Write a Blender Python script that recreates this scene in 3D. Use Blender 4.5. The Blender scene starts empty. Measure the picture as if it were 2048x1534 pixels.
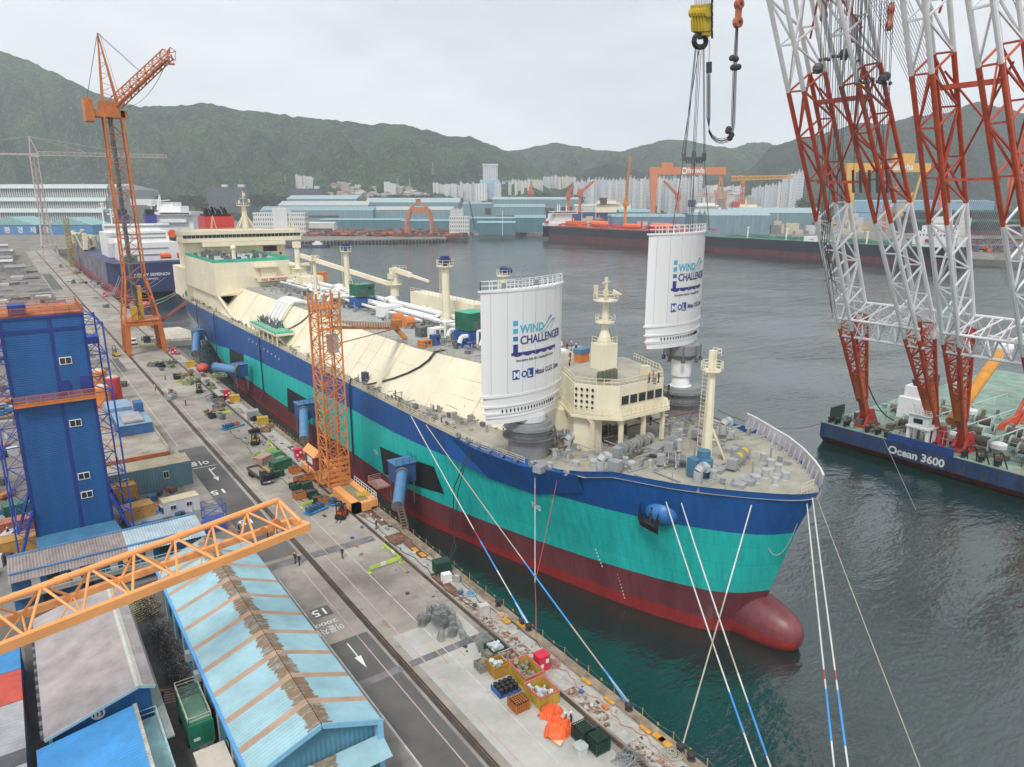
import bpy, math, random
from math import sin, cos, pi, radians, sqrt, atan2, atan, hypot
from mathutils import Vector, Matrix
S = bpy.context.scene
C = S.collection
R = random.Random(11)
# ---------------- camera (x across the quay towards the water, y along the quay, z up from the water)
FPX = 1420.0; HC = 59.0
PIT = atan((767 - 402) / FPX); YAW = radians(35.375)
cam = bpy.data.objects.new('camera', bpy.data.cameras.new('camera'))
C.objects.link(cam)
cam.location = (0, 0, HC); cam.rotation_euler = (pi / 2 - PIT, 0, -YAW)
cam.data.sensor_width = 36; cam.data.lens = 36 * FPX / 2048
cam.data.clip_start = 0.5; cam.data.clip_end = 30000
S.camera = cam
cp_, sp_, cy_, sy_ = cos(PIT), sin(PIT), cos(YAW), sin(YAW)
def ray(px, py):
    a = (px - 1024) / FPX; b = (767 - py) / FPX
    f = cp_ + b * sp_
    return (a * cy_ + f * sy_, -a * sy_ + f * cy_, -sp_ + b * cp_)
def at(px, py, z=6.0):
    d = ray(px, py); t = (z - HC) / d[2]
    return (d[0] * t, d[1] * t, z)
def aty(px, py, y):
    d = ray(px, py); t = y / d[1]
    return (d[0] * t, y, HC + d[2] * t)
def atx(px, py, x):
    d = ray(px, py); t = x / d[0]
    return (x, d[1] * t, HC + d[2] * t)
def fp(px, py, f):      # point at forward distance f
    a = (px - 1024) / FPX; b = (767 - py) / FPX
    t = f / (cp_ + b * sp_)
    r = a * t
    return (r * cy_ + f * sy_, -r * sy_ + f * cy_, HC + t * (-sp_ + b * cp_))
# ---------------- world, sun, exposure
W = bpy.data.worlds.new('World'); S.world = W; W.use_nodes = True
nt = W.node_tree; nt.nodes.clear()
def N(nt, t, **k):
    n = nt.nodes.new(t)
    for a, b in k.items():
        if a in n.inputs: n.inputs[a].default_value = b
        else: setattr(n, a, b)
    return n
sky = N(nt, 'ShaderNodeTexSky', sky_type='NISHITA', sun_disc=False, sun_elevation=radians(52), sun_rotation=radians(222))
b1 = N(nt, 'ShaderNodeBackground', Strength=0.07)
nt.links.new(sky.outputs[0], b1.inputs[0])
tc = N(nt, 'ShaderNodeTexCoord'); mp = N(nt, 'ShaderNodeMapping'); mp.inputs['Scale'].default_value = (1, 1, 3.2)
nz = N(nt, 'ShaderNodeTexNoise', Scale=2.1, Detail=7.0, Roughness=0.55)
cr = N(nt, 'ShaderNodeValToRGB')
cr.color_ramp.elements[0].position = 0.36; cr.color_ramp.elements[0].color = (0.60, 0.63, 0.66, 1)
cr.color_ramp.elements[1].position = 0.62; cr.color_ramp.elements[1].color = (0.86, 0.875, 0.885, 1)
b2 = N(nt, 'ShaderNodeBackground', Strength=0.76)
mx = N(nt, 'ShaderNodeMixShader', Fac=0.93)
wo = N(nt, 'ShaderNodeOutputWorld')
L = nt.links.new
L(tc.outputs['Generated'], mp.inputs[0]); L(mp.outputs[0], nz.inputs['Vector']); L(nz.outputs['Fac'], cr.inputs[0])
L(cr.outputs[0], b2.inputs[0]); L(b1.outputs[0], mx.inputs[1]); L(b2.outputs[0], mx.inputs[2]); L(mx.outputs[0], wo.inputs[0])
sun = bpy.data.objects.new('sun', bpy.data.lights.new('sun', 'SUN')); C.objects.link(sun)
sun.data.energy = 1.5; sun.data.angle = radians(14); sun.data.color = (1, 0.97, 0.92)
sun.rotation_euler = (radians(38), 0, radians(-48))
S.view_settings.view_transform = 'Standard'; S.view_settings.look = 'None'
S.view_settings.exposure = 0.78; S.view_settings.gamma = 1.0
S.cycles.max_bounces = 6; S.cycles.volume_bounces = 3; S.cycles.caustics_reflective = False
# ---------------- materials
MATS = {}
def mat(name, col, rough=0.6, metal=0.0, var=0.12, sc=0.4, rust=0, rcol=(0.16, 0.06, 0.025), st=1.0, bump=0, bsc=6.0, rsc=None, rs2=1.0):
    if name in MATS: return MATS[name]
    m = bpy.data.materials.new(name); m.use_nodes = True
    t = m.node_tree; p = t.nodes['Principled BSDF']
    p.inputs['Roughness'].default_value = rough; p.inputs['Metallic'].default_value = metal
    tc = N(t, 'ShaderNodeTexCoord'); mp = N(t, 'ShaderNodeMapping'); mp.inputs['Scale'].default_value = (1, 1, st)
    t.links.new(tc.outputs['Object'], mp.inputs[0])
    nz = N(t, 'ShaderNodeTexNoise', Scale=sc, Detail=6.0, Roughness=0.62)
    t.links.new(mp.outputs[0], nz.inputs['Vector'])
    c = [min(1, x * (1 - var * 1.6)) for x in col]; d = [min(1, x * (1 + var * 1.4)) for x in col]
    r = N(t, 'ShaderNodeValToRGB')
    r.color_ramp.elements[0].position = 0.32; r.color_ramp.elements[0].color = (*c, 1)
    r.color_ramp.elements[1].position = 0.68; r.color_ramp.elements[1].color = (*d, 1)
    t.links.new(nz.outputs['Fac'], r.inputs[0])
    out = r.outputs[0]
    if rust:
        n2 = N(t, 'ShaderNodeTexNoise', Scale=rsc or sc * 2.3, Detail=8.0, Roughness=0.7)
        t.links.new(mp.outputs[0], n2.inputs['Vector'])
        r2 = N(t, 'ShaderNodeValToRGB'); e = r2.color_ramp.elements
        e[0].position = 0.72 - 0.4 * rust; e[1].position = min(1, 0.80 - 0.4 * rust)
        e[0].color = (0, 0, 0, 1); e[1].color = (rs2, rs2, rs2, 1)
        t.links.new(n2.outputs['Fac'], r2.inputs[0])
        mx = N(t, 'ShaderNodeMix', data_type='RGBA')
        t.links.new(r2.outputs[0], mx.inputs[0]); t.links.new(out, mx.inputs[6]); mx.inputs[7].default_value = (*rcol, 1)
        out = mx.outputs[2]
    t.links.new(out, p.inputs['Base Color'])
    if bump:
        n3 = N(t, 'ShaderNodeTexNoise', Scale=bsc, Detail=4.0); t.links.new(mp.outputs[0], n3.inputs['Vector'])
        b = N(t, 'ShaderNodeBump', Strength=bump, Distance=0.1); t.links.new(n3.outputs['Fac'], b.inputs['Height'])
        t.links.new(b.outputs[0], p.inputs['Normal'])
    MATS[name] = m
    return m
# ---------------- mesh builder
class MB:
    def __init__(s): s.v = []; s.f = []; s.m = []; s.k = 0
    def add(s, vs, fs):
        o = len(s.v); s.v += [tuple(v) for v in vs]; s.f += [tuple(i + o for i in f) for f in fs]; s.m += [s.k] * len(fs); return s
    def poly(s, *p): return s.add(p, [tuple(range(len(p)))])
    def box(s, x0, x1, y0, y1, z0, z1):
        v = [(x, y, z) for z in (z0, z1) for y in (y0, y1) for x in (x0, x1)]
        return s.add(v, [(0, 2, 3, 1), (4, 5, 7, 6), (0, 1, 5, 4), (2, 6, 7, 3), (0, 4, 6, 2), (1, 3, 7, 5)])
    def cb(s, c, d, rz=0.0, rx=0.0):   # centred box, rotated
        M = Matrix.Rotation(rz, 3, 'Z') @ Matrix.Rotation(rx, 3, 'X')
        v = [Vector(c) + M @ Vector((x * d[0] / 2, y * d[1] / 2, z * d[2] / 2)) for z in (-1, 1) for y in (-1, 1) for x in (-1, 1)]
        return s.add(v, [(0, 2, 3, 1), (4, 5, 7, 6), (0, 1, 5, 4), (2, 6, 7, 3), (0, 4, 6, 2), (1, 3, 7, 5)])
    def tube(s, p, q, r, r2=None, n=6, cap=True):
        p = Vector(p); q = Vector(q); r2 = r if r2 is None else r2
        a = q - p
        if a.length < 1e-6: return s
        a.normalize(); u = a.cross(Vector((0, 0, 1)))
        if u.length < 1e-3: u = Vector((1, 0, 0))
        u.normalize(); w = a.cross(u); vs = []
        for c, rr in ((p, r), (q, r2)):
            for i in range(n):
                t = 2 * pi * (i + 0.5) / n; vs.append(c + u * (rr * cos(t)) + w * (rr * sin(t)))
        fs = [(i, (i + 1) % n, n + (i + 1) % n, n + i) for i in range(n)]
        if cap: fs += [tuple(range(n - 1, -1, -1)), tuple(range(n, 2 * n))]
        return s.add(vs, fs)
    def path(s, pts, r, n=6):
        for i in range(len(pts) - 1): s.tube(pts[i], pts[i + 1], r, n=n)
        return s
    def beam(s, p, q, w, h): # rectangular, h vertical-ish
        p = Vector(p); q = Vector(q); a = (q - p).normalized(); u = a.cross(Vector((0, 0, 1)))
        if u.length < 1e-3: u = Vector((1, 0, 0))
        u.normalize(); k = u.cross(a); vs = [c + u * (i * w / 2) + k * (j * h / 2) for c in (p, q) for i, j in ((-1, -1), (1, -1), (1, 1), (-1, 1))]
        return s.add(vs, [(0, 1, 2, 3), (7, 6, 5, 4), (0, 4, 5, 1), (1, 5, 6, 2), (2, 6, 7, 3), (3, 7, 4, 0)])
    def lathe(s, c, prof, n=16, ax='z'):
        vs = []
        for r, z in prof:
            for i in range(n):
                t = 2 * pi * i / n
                if ax == 'z': vs.append((c[0] + r * cos(t), c[1] + r * sin(t), c[2] + z))
                elif ax == 'x': vs.append((c[0] + z, c[1] + r * cos(t), c[2] + r * sin(t)))
                else: vs.append((c[0] + r * cos(t), c[1] + z, c[2] - r * sin(t)))
        fs = []
        for j in range(len(prof) - 1):
            for i in range(n): fs.append((j * n + i, j * n + (i + 1) % n, (j + 1) * n + (i + 1) % n, (j + 1) * n + i))
        fs += [tuple(range(n - 1, -1, -1)), tuple(range((len(prof) - 1) * n, len(prof) * n))]
        return s.add(vs, fs)
    def prism(s, pts, z0, z1, m=None):
        n = len(pts); vs = [(x, y, z0) for x, y in pts] + [(x, y, z1) for x, y in pts]
        return s.add(vs, [tuple(range(n - 1, -1, -1)), tuple(range(n, 2 * n))] + [(i, (i + 1) % n, n + (i + 1) % n, n + i) for i in range(n)])
    def ext(s, pts, d):     # extrude 3-D polygon by vector d
        n = len(pts); vs = [Vector(p) for p in pts] + [Vector(p) + Vector(d) for p in pts]
        return s.add(vs, [tuple(range(n - 1, -1, -1)), tuple(range(n, 2 * n))] + [(i, (i + 1) % n, n + (i + 1) % n, n + i) for i in range(n)])
    def grid(s, rows):      # list of rows of points
        m = len(rows[0]); return s.add([p for r in rows for p in r], [(j * m + i, j * m + i + 1, (j + 1) * m + i + 1, (j + 1) * m + i) for j in range(len(rows) - 1) for i in range(m - 1)])
    def rail(s, pts, h=1.1, step=2.0, r=0.05, k=2):
        for i in range(len(pts) - 1):
            a = Vector(pts[i]); b = Vector(pts[i + 1]); n = max(1, int((b - a).length / step))
            for j in range(0 if i == 0 else 1, n + 1):
                c = a.lerp(b, j / n); s.tube(c, c + Vector((0, 0, h)), r, n=4, cap=False)
            for j in range(1, k + 1):
                o = Vector((0, 0, h * j / k)); s.tube(a + o, b + o, r, n=4, cap=False)
        return s
    def ball(s, c, r, n=10, zs=1.0):
        return s.lathe(c, [(max(0.01, r * sin(pi * j / (n // 2 + 2))), -r * zs * cos(pi * j / (n // 2 + 2))) for j in range(n // 2 + 3)], n)
def lat(mb, p, q, w0, w1, h0, h1, n, rc, rb, up=(0, 0, 1), nc=6, faces=(0, 1, 2, 3), hz=True, x2=False):
    """four-chord lattice from p to q; w along side vector, h along the normal"""
    p = Vector(p); q = Vector(q); a = (q - p).normalized(); u = a.cross(Vector(up)).normalized(); k = u.cross(a)
    P = []
    for i in range(n + 1):
        t = i / n; c = p.lerp(q, t); w = w0 + (w1 - w0) * t; h = h0 + (h1 - h0) * t
        P.append([c + u * (sx * w / 2) + k * (sy * h / 2) for sx, sy in ((-1, -1), (1, -1), (1, 1), (-1, 1))])
    for j in range(4): mb.tube(P[0][j], P[-1][j], rc, n=nc)
    for i in range(n):
        for j in faces:
            j2 = (j + 1) % 4
            if hz: mb.tube(P[i + 1][j], P[i + 1][j2], rb, n=4, cap=False)
            if x2:
                mb.tube(P[i][j], P[i + 1][j2], rb, n=4, cap=False); mb.tube(P[i][j2], P[i + 1][j], rb, n=4, cap=False)
            elif (i + j) % 2: mb.tube(P[i][j], P[i + 1][j2], rb, n=4, cap=False)
            else: mb.tube(P[i][j2], P[i + 1][j], rb, n=4, cap=False)
    return P
# ---------------- things, parts, tags
def obj(name, mb, mats, parent=None, smooth=False, inv=True):
    me = bpy.data.meshes.new(name); me.from_pydata(mb.v, [], mb.f); me.update()
    for m in (mats if isinstance(mats, (list, tuple)) else [mats]): me.materials.append(m)
    me.polygons.foreach_set('material_index', mb.m)
    if smooth: me.polygons.foreach_set('use_smooth', [True] * len(mb.f))
    o = bpy.data.objects.new(name, me); C.objects.link(o)
    if parent:
        o.parent = parent
        if inv:
            t = parent
            M = t.matrix_basis.copy()
            if t.parent: M = t.parent.matrix_basis @ t.matrix_parent_inverse @ M
            o.matrix_parent_inverse = M.inverted()
    return o
def tag(o, label, cat, group=None):
    o['label'] = label; o['category'] = cat
    if group: o['group'] = group
    return o
def T(name, label, cat, loc, group=None, rz=0.0):
    o = bpy.data.objects.new(name, None); C.objects.link(o); o.empty_display_size = 0.3
    o.matrix_basis = Matrix.Translation(Vector(loc)) @ Matrix.Rotation(rz, 4, 'Z')
    return tag(o, label, cat, group)
def struct(name, mb, m, kind='structure'):
    o = obj(name, mb, m); o['kind'] = kind; return o
KIDS = {}
def dup(src, loc, rz=0.0, label=None, sc=None):
    M = Matrix.Translation(Vector(loc)) @ Matrix.Rotation(rz, 4, 'Z')
    if sc: M = M @ Matrix.Diagonal((*sc, 1))
    def rec(o, par):
        c = o.copy(); C.objects.link(c)
        if par: c.parent = par
        for ch in o.children: rec(ch, c)
        return c
    r = rec(src, None); r.matrix_basis = M
    if label: r['label'] = label
    return r
def settle(o, loc, rz=0.0, sc=None):
    o.matrix_basis = Matrix.Translation(Vector(loc)) @ Matrix.Rotation(rz, 4, 'Z') @ (Matrix.Diagonal((*sc, 1)) if sc else Matrix.Identity(4))
FONTS = {}
def text(body, size, loc, right, up, m, parent=None, name='lettering', bold=0.0, align='LEFT', sx=1.0, sh=0.0, wrap=None):
    cu = bpy.data.curves.new('t', 'FONT'); cu.body = body; cu.size = size; cu.align_x = align; cu.offset = bold * size; cu.extrude = 0.01; cu.shear = sh; cu.resolution_u = 3
    o = bpy.data.objects.new('t', cu); C.objects.link(o)
    me = bpy.data.meshes.new_from_object(o); C.objects.unlink(o); bpy.data.objects.remove(o)
    r = Vector(right).normalized(); u = Vector(up).normalized(); n = r.cross(u)
    for v in me.vertices:
        p = v.co
        if wrap: v.co = wrap(p.x * sx, p.y, p.z)
        else: v.co = Vector(loc) + r * (p.x * sx) + u * p.y + n * p.z
    me.materials.clear(); me.materials.append(m); me.name = name
    ob = bpy.data.objects.new(name, me); C.objects.link(ob)
    if parent:
        ob.parent = parent; M = parent.matrix_basis.copy()
        if parent.parent: M = parent.parent.matrix_basis @ parent.matrix_parent_inverse @ M
        ob.matrix_parent_inverse = M.inverted()
    return ob
ORD = ('first second third fourth fifth sixth seventh eighth ninth tenth eleventh twelfth thirteenth fourteenth fifteenth sixteenth seventeenth eighteenth nineteenth twentieth '
       'twenty-first twenty-second twenty-third twenty-fourth twenty-fifth twenty-sixth twenty-seventh twenty-eighth twenty-ninth thirtieth thirty-first thirty-second thirty-third thirty-fourth').split()
for a in ('forty', 'fifty', 'sixty', 'seventy'):
    while len(ORD) < {'forty': 39, 'fifty': 49, 'sixty': 59, 'seventy': 69}[a]: ORD.append(ORD[len(ORD) % 10 + 0] if 0 else {'forty': 'thirty', 'fifty': 'forty', 'sixty': 'fifty', 'seventy': 'sixty'}[a] + '-' + ORD[len(ORD) % 10])
    ORD.append(a.replace('ty', 'tieth'))
# ================= setting =================
def mwater():
    m = bpy.data.materials.new('water'); m.use_nodes = True; t = m.node_tree; p = t.nodes['Principled BSDF']
    p.inputs['Base Color'].default_value = (0.006, 0.028, 0.025, 1); p.inputs['Roughness'].default_value = 0.12; p.inputs['IOR'].default_value = 1.85; p.inputs['Specular IOR Level'].default_value = 0.75
    tc = N(t, 'ShaderNodeTexCoord'); h = None
    for sc, dist, rot, st in ((0.05, 1.1, 0.5, 2.0), (0.22, 0.42, 0.9, 2.2), (0.9, 0.13, 0.7, 1.8)):
        mp = N(t, 'ShaderNodeMapping'); mp.inputs['Scale'].default_value = (sc, sc * st, sc); mp.inputs['Rotation'].default_value = (0, 0, rot)
        n = N(t, 'ShaderNodeTexNoise', Scale=1.0, Detail=4.0, Roughness=0.55, Distortion=0.4)
        t.links.new(tc.outputs['Object'], mp.inputs[0]); t.links.new(mp.outputs[0], n.inputs['Vector'])
        q = N(t, 'ShaderNodeMath', operation='MULTIPLY'); q.inputs[1].default_value = dist; t.links.new(n.outputs['Fac'], q.inputs[0])
        if h: a = N(t, 'ShaderNodeMath', operation='ADD'); t.links.new(h.outputs[0], a.inputs[0]); t.links.new(q.outputs[0], a.inputs[1]); h = a
        else: h = q
    b = N(t, 'ShaderNodeBump', Strength=0.5, Distance=1.0); t.links.new(h.outputs[0], b.inputs['Height']); t.links.new(b.outputs[0], p.inputs['Normal'])
    lo = N(t, 'ShaderNodeTexNoise', Scale=0.018, Detail=3.0); t.links.new(tc.outputs['Object'], lo.inputs['Vector']); rr_ = N(t, 'ShaderNodeMapRange'); rr_.inputs[1].default_value = .38; rr_.inputs[2].default_value = .62; rr_.inputs[3].default_value = .3; rr_.inputs[4].default_value = .8; t.links.new(lo.outputs['Fac'], rr_.inputs[0]); t.links.new(rr_.outputs[0], b.inputs['Strength'])
    return m
mb = MB().poly((-2600, -700, 0), (7300, -700, 0), (7300, 3000, 0), (-2600, 3000, 0))
struct('water', mb, mwater())
concrete = mat('concrete', (0.315, 0.283, 0.245), 0.9, var=0.26, sc=0.10, rust=0.36, rcol=(0.21, 0.185, 0.155), rsc=0.35, bump=0.2, rs2=0.8)
conc_l = mat('concrete_pale', (0.42, 0.415, 0.38), 0.88, var=0.12, sc=0.25, rust=0.2, rcol=(0.30, 0.30, 0.29), rsc=0.5)
asph = mat('asphalt', (0.115, 0.110, 0.105), 0.92, var=0.16, sc=0.15, bump=0.2)
asph_w = mat('worn_asphalt', (0.20, 0.185, 0.165), 0.92, var=0.25, sc=0.2)
gravel = mat('yard_ground', (0.20, 0.18, 0.155), 0.95, var=0.25, sc=0.09, rust=0.3, rcol=(0.14, 0.12, 0.10), rsc=0.12)
ldm = mat('land', (0.16, 0.16, 0.14), 0.95, var=0.3, sc=0.01)
pts = [(48.5, -400), (48.5, 965), (338, 984), (536, 922), (560, 960), (640, 1110), (752, 1090), (752, -700), (7300, -700), (7300, 6600), (-3100, 6600), (-3100, -400)]
mb = MB(); mb.prism(pts, -3, 5.97)
struct('ground', mb, gravel)
mb = MB().box(22.0, 48.49, -60, 955, 5.0, 6.0); struct('quay', mb, concrete)
def sheet(name, x0, x1, y0, y1, z, m): return struct(name, MB().poly((x0, y0, z), (x1, y0, z), (x1, y1, z), (x0, y1, z)), m)
sheet('road', 26.0, 31.0, -40, 75.6, 6.008, asph); sheet('road', 22.2, 25.8, -40, 96, 6.008, asph_w)
sheet('road', 25.4, 30.9, 101, 162.5, 6.008, asph)
sheet('road', 25.2, 28, 252, 276, 6.008, asph); sheet('road', 22.8, 28.4, 520, 640, 6.008, asph)
mb = MB()
for y0, y1 in ((98, 100), (65.8, 67)):
    mb.poly((25.9, y0, 6.014), (31.3, y0, 6.014), (31.3, y1, 6.014), (25.9, y1, 6.014)); mb.poly((32.4, y0, 6.014), (42.7, y0, 6.014), (42.7, y1, 6.014), (32.4, y1, 6.014))
struct('pavement', mb, mat('strip_paving', (0.17, 0.16, 0.17), 0.9, var=0.2, sc=0.6))
mb = MB()
mb.poly((33.2, 72.6, 6.008), (33.2, -40, 6.008), (42.6, -40, 6.008), (42.6, 72.6, 6.008)); struct('pavement', mb, conc_l)
# grooves with rails
steel_d = mat('dark_steel', (0.06, 0.055, 0.05), 0.6, 0.3, var=0.3, sc=0.5)
rustd = mat('rail_rust', (0.13, 0.085, 0.06), 0.8, var=0.3, sc=0.4)
for nm, x, w in (('crane_rail', 31.8, 0.9), ('crane_rail', 43.65, 0.62)):
    t = T(nm, 'twin-grooved crane rail on the landward side of the quay' if x < 40 else 'single crane rail beside the slabs at the water edge', 'crane rail', (x, 0, 6), 'crane rails set in the quay')
    mb = MB().poly((x - w / 2, -45, 6.02), (x + w / 2, -45, 6.02), (x + w / 2, 950, 6.02), (x - w / 2, 950, 6.02)); obj('groove', mb, rustd, t)
    mb = MB().box(x - 0.05, x + 0.05, -45, 950, 6.021, 6.09)
    mb.poly((x - w / 2 + .06, -45, 6.024), (x - .12, -45, 6.024), (x - .12, 950, 6.024), (x - w / 2 + .06, 950, 6.024))
    if w > .7: mb.box(x + 0.26, x + 0.36, -45, 950, 6.021, 6.08)
    obj('rail', mb, steel_d, t)
# painted lines
lw = mat('line_white', (0.55, 0.54, 0.50), 0.8, var=0.15, sc=1, rust=0.35, rcol=(0.30, 0.28, 0.26), rsc=0.6)
lp = mat('line_pink', (0.50, 0.36, 0.36), 0.85, var=0.1, sc=1, rust=0.4, rcol=(0.33, 0.30, 0.28), rsc=0.4)
ly = mat('line_yellow', (0.45, 0.36, 0.12), 0.85, var=0.2)
mb = MB()
def ln(x, w, y0, y1, z=6.026): mb.poly((x - w / 2, y0, z), (x + w / 2, y0, z), (x + w / 2, y1, z), (x - w / 2, y1, z))
ln(26.0, .14, -40, 95); ln(37.2, .11, -40, 122); ln(22.6, .12, -40, 56); ln(26, .12, 165, 520); ln(33.3, .1, 120, 280); ln(30.9, .08, 110, 300)
mb.poly((25.6, 148.4, 6.03), (30.2, 148.4, 6.03), (30.2, 148.7, 6.03), (25.6, 148.7, 6.03))
mb.poly((32.6, 271, 6.03), (43, 271, 6.03), (43, 271.5, 6.03), (32.6, 271.5, 6.03))
mb.k = 1
ln(29.65, .14, -40, 98); ln(34.1, .16, -40, 98); ln(34.6, .12, 98, 122); ln(42.0, .1, 60, 98)
mb.k = 2; ln(36.2, .12, 64, 69); ln(38.6, .12, 64, 69)
struct('road_marking', mb, [lw, lp, ly])
wm = mat('paint_white', (0.72, 0.72, 0.70), 0.7, var=0.05)
mk = MB()
mk.box(26.7, 29.2, 81.9, 84.4, 6.012, 6.016); struct('road_marking', mk, asph)
for body, sz, x, y in (('15', 2.3, 28.9, 82.3), ('15', 3.2, 28.6, 132), ('15', 2.8, 29.0, 116)):
    o = text(body, sz, (x, y + sz * .7, 6.035), (-1, 0, 0), (0, -1, 0), wm, name='road_marking', bold=.01); o['kind'] = 'structure'
for body, sz, x, y, s in (('2000', 1.0, 29.0, 80.6, 1.5), ('이륜차용', 1.7, 29.2, 79.2, .66), ('이륜', 3.0, 29.4, 152.4, .8)):
    o = text(body, sz, (x, y, 6.035), (-1, 0, 0), (0, -1, 0), wm, name='road_marking', bold=.012, sx=s); o['kind'] = 'structure'
mb = MB(); z = 6.034
mb.poly((27.9, 74.6, z), (27.9, 71.4, z), (28.06, 71.4, z), (28.06, 74.6, z)); mb.poly((27.55, 71.4, z), (27.98, 68.8, z), (28.4, 71.4, z))
mb.poly((28.2, 147, z), (28.2, 141, z), (28.5, 141, z), (28.5, 147, z)); mb.poly((27.8, 141.4, z), (28.35, 139, z), (28.9, 141.4, z)); mb.poly((28.5, 145.6, z), (29.6, 146.6, z), (29.6, 147, z), (28.5, 146.2, z))
struct('road_marking', mb, wm)
# slabs and plates along the edge
slab = mat('slab_concrete', (0.40, 0.39, 0.35), 0.9, var=0.14, sc=0.8, rust=.2, rcol=(.27, .24, .2), rsc=.8)
rplate = mat('rust_plate', (0.17, 0.085, 0.055), 0.8, var=0.4, sc=0.5, bump=.2)
mixp = mat('rust_mottled', (0.40, 0.38, 0.34), 0.85, var=0.2, sc=1.2, rust=0.62, rcol=(0.19, 0.085, 0.05), rsc=1.6)
mb = MB(); y = -5.0
for i in range(60):
    l = R.uniform(3.5, 8); 
    for x0, x1 in ((44.25, 45.65), (45.7, 47.1)):
        mb.k = R.choice((0, 0, 1, 2, 2)) if x0 < 45 else R.choice((0, 0, 0, 1))
        mb.box(x0, x1, y + .04, y + l - .04, 5.9, 6.012 + .004 * (mb.k))
    y += l
struct('quay', mb, [slab, rplate, mixp])
edge = mat('edge_timber', (0.27, 0.21, 0.15), 0.9, var=0.3, sc=0.7, rust=.3, rcol=(0.13, 0.08, 0.05))
struct('kerb', MB().box(47.35, 48.48, -60, 950, 5.9, 6.14), edge)
# ================= hills =================
def mhill(name, c1, c2, c3, sc):
    m = bpy.data.materials.new(name); m.use_nodes = True; t = m.node_tree; p = t.nodes['Principled BSDF']; p.inputs['Roughness'].default_value = 0.95
    p.inputs['Specular IOR Level'].default_value = 0.1
    tc = N(t, 'ShaderNodeTexCoord')
    a = N(t, 'ShaderNodeTexNoise', Scale=sc, Detail=9.0, Roughness=0.7); b = N(t, 'ShaderNodeTexNoise', Scale=sc * 9, Detail=6.0, Roughness=0.75)
    v = N(t, 'ShaderNodeTexVoronoi', Scale=sc * 26)
    for n in (a, b, v): t.links.new(tc.outputs['Object'], n.inputs['Vector'])
    r = N(t, 'ShaderNodeValToRGB'); e = r.color_ramp.elements; e[0].position = .42; e[0].color = (*c1, 1); e[1].position = .59; e[1].color = (*c2, 1)
    ad = N(t, 'ShaderNodeMix', data_type='FLOAT'); ad.inputs[0].default_value = .5
    t.links.new(a.outputs['Fac'], ad.inputs[2]); t.links.new(b.outputs['Fac'], ad.inputs[3]); t.links.new(ad.outputs[0], r.inputs[0])
    r2 = N(t, 'ShaderNodeValToRGB'); r2.color_ramp.elements[0].position = .55; r2.color_ramp.elements[1].position = .72; t.links.new(b.outputs['Fac'], r2.inputs[0])
    mx = N(t, 'ShaderNodeMix', data_type='RGBA'); t.links.new(r2.outputs[0], mx.inputs[0]); t.links.new(r.outputs[0], mx.inputs[6]); mx.inputs[7].default_value = (*c3, 1)
    t.links.new(mx.outputs[2], p.inputs['Base Color'])
    bp = N(t, 'ShaderNodeBump', Strength=1.0, Distance=16.0); s = N(t, 'ShaderNodeMath', operation='SUBTRACT'); t.links.new(b.outputs['Fac'], s.inputs[0]); t.links.new(v.outputs['Distance'], s.inputs[1])
    t.links.new(s.outputs[0], bp.inputs['Height']); t.links.new(bp.outputs[0], p.inputs['Normal'])
    return m
from mathutils import noise as MN
def hill(sil, D0, D1, base_py, m, back=900, nx=240, ny=34, amp=1.0, pw=.85):
    """terrain whose crest stands at distance D1 and carries the height profile sil; foot at D0"""
    x0, x1 = sil[0][0], sil[-1][0]; rows = []
    def crest(px):
        for (a, ya), (b, yb) in zip(sil, sil[1:]):
            if a <= px <= b:
                t = (px - a) / (b - a); t = t * t * (3 - 2 * t) * .5 + t * .5; return ya + (yb - ya) * t
        return sil[-1][1]
    for j in range(ny + 8):
        row = []
        for i in range(nx + 1):
            px = x0 + (x1 - x0) * i / nx
            q = fp(px, crest(px), D1); zr = q[2]
            if j <= ny:
                t = j / ny; D = D0 + (D1 - D0) * t; h = 5 + (zr - 5) * (t ** pw)
            else:
                t = (j - ny) / 8; D = D1 + back * t; h = zr * (1 - t) - 30 * t
            g = fp(px, crest(px), D); x, y = g[0], g[1]
            w = sin(pi * min(1, max(0, j / ny))) if j <= ny else 0
            n1 = MN.fractal(Vector((x / 420, y / 420, 0)), 1.0, 2.0, 5); n2 = abs(MN.noise(Vector((x / 260 + 9, y / 300, 3))))
            sp_ = 1 - 2.2 * abs(MN.noise(Vector((px / 85 + D / 1500, D / 900, 1.7)))); sp2 = 1 - 2 * abs(MN.noise(Vector((px / 34 + D / 700, D / 420, 4.1))))
            h += amp * w * (n1 * 60 + sp_ * 95 + sp2 * 34 - 60) * min(1, zr / 330)
            h += MN.noise(Vector((x / 26, y / 26, 5))) * (5.5 if j <= ny and j > 1 else 0) + MN.noise(Vector((x / 11, y / 11, 7))) * 2.5
            row.append((x, y, max(h, 2 if j else 2)))
        rows.append(row)
    mb = MB(); mb.grid(rows)
    struct('hills', mb, m)
hm1 = mhill('forest_near', (0.018, 0.044, 0.024), (0.085, 0.15, 0.052), (0.20, 0.25, 0.09), 0.006)
hm2 = mhill('forest_dark', (0.014, 0.032, 0.018), (0.055, 0.090, 0.038), (0.11, 0.14, 0.06), 0.007)
hill([(-500, -40), (-250, 10), (0, 102), (50, 118), (100, 141), (150, 165), (200, 190), (250, 208), (285, 214), (310, 212), (345, 212), (380, 209), (405, 206), (440, 211), (480, 221), (520, 223), (560, 229), (600, 233), (640, 238), (700, 243), (740, 250), (765, 246), (800, 248), (850, 259), (900, 272), (940, 273), (980, 289), (1015, 303), (1060, 330), (1120, 372), (1180, 398)], 2000, 3000, 400, hm1, nx=330, pw=1.45)
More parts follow.
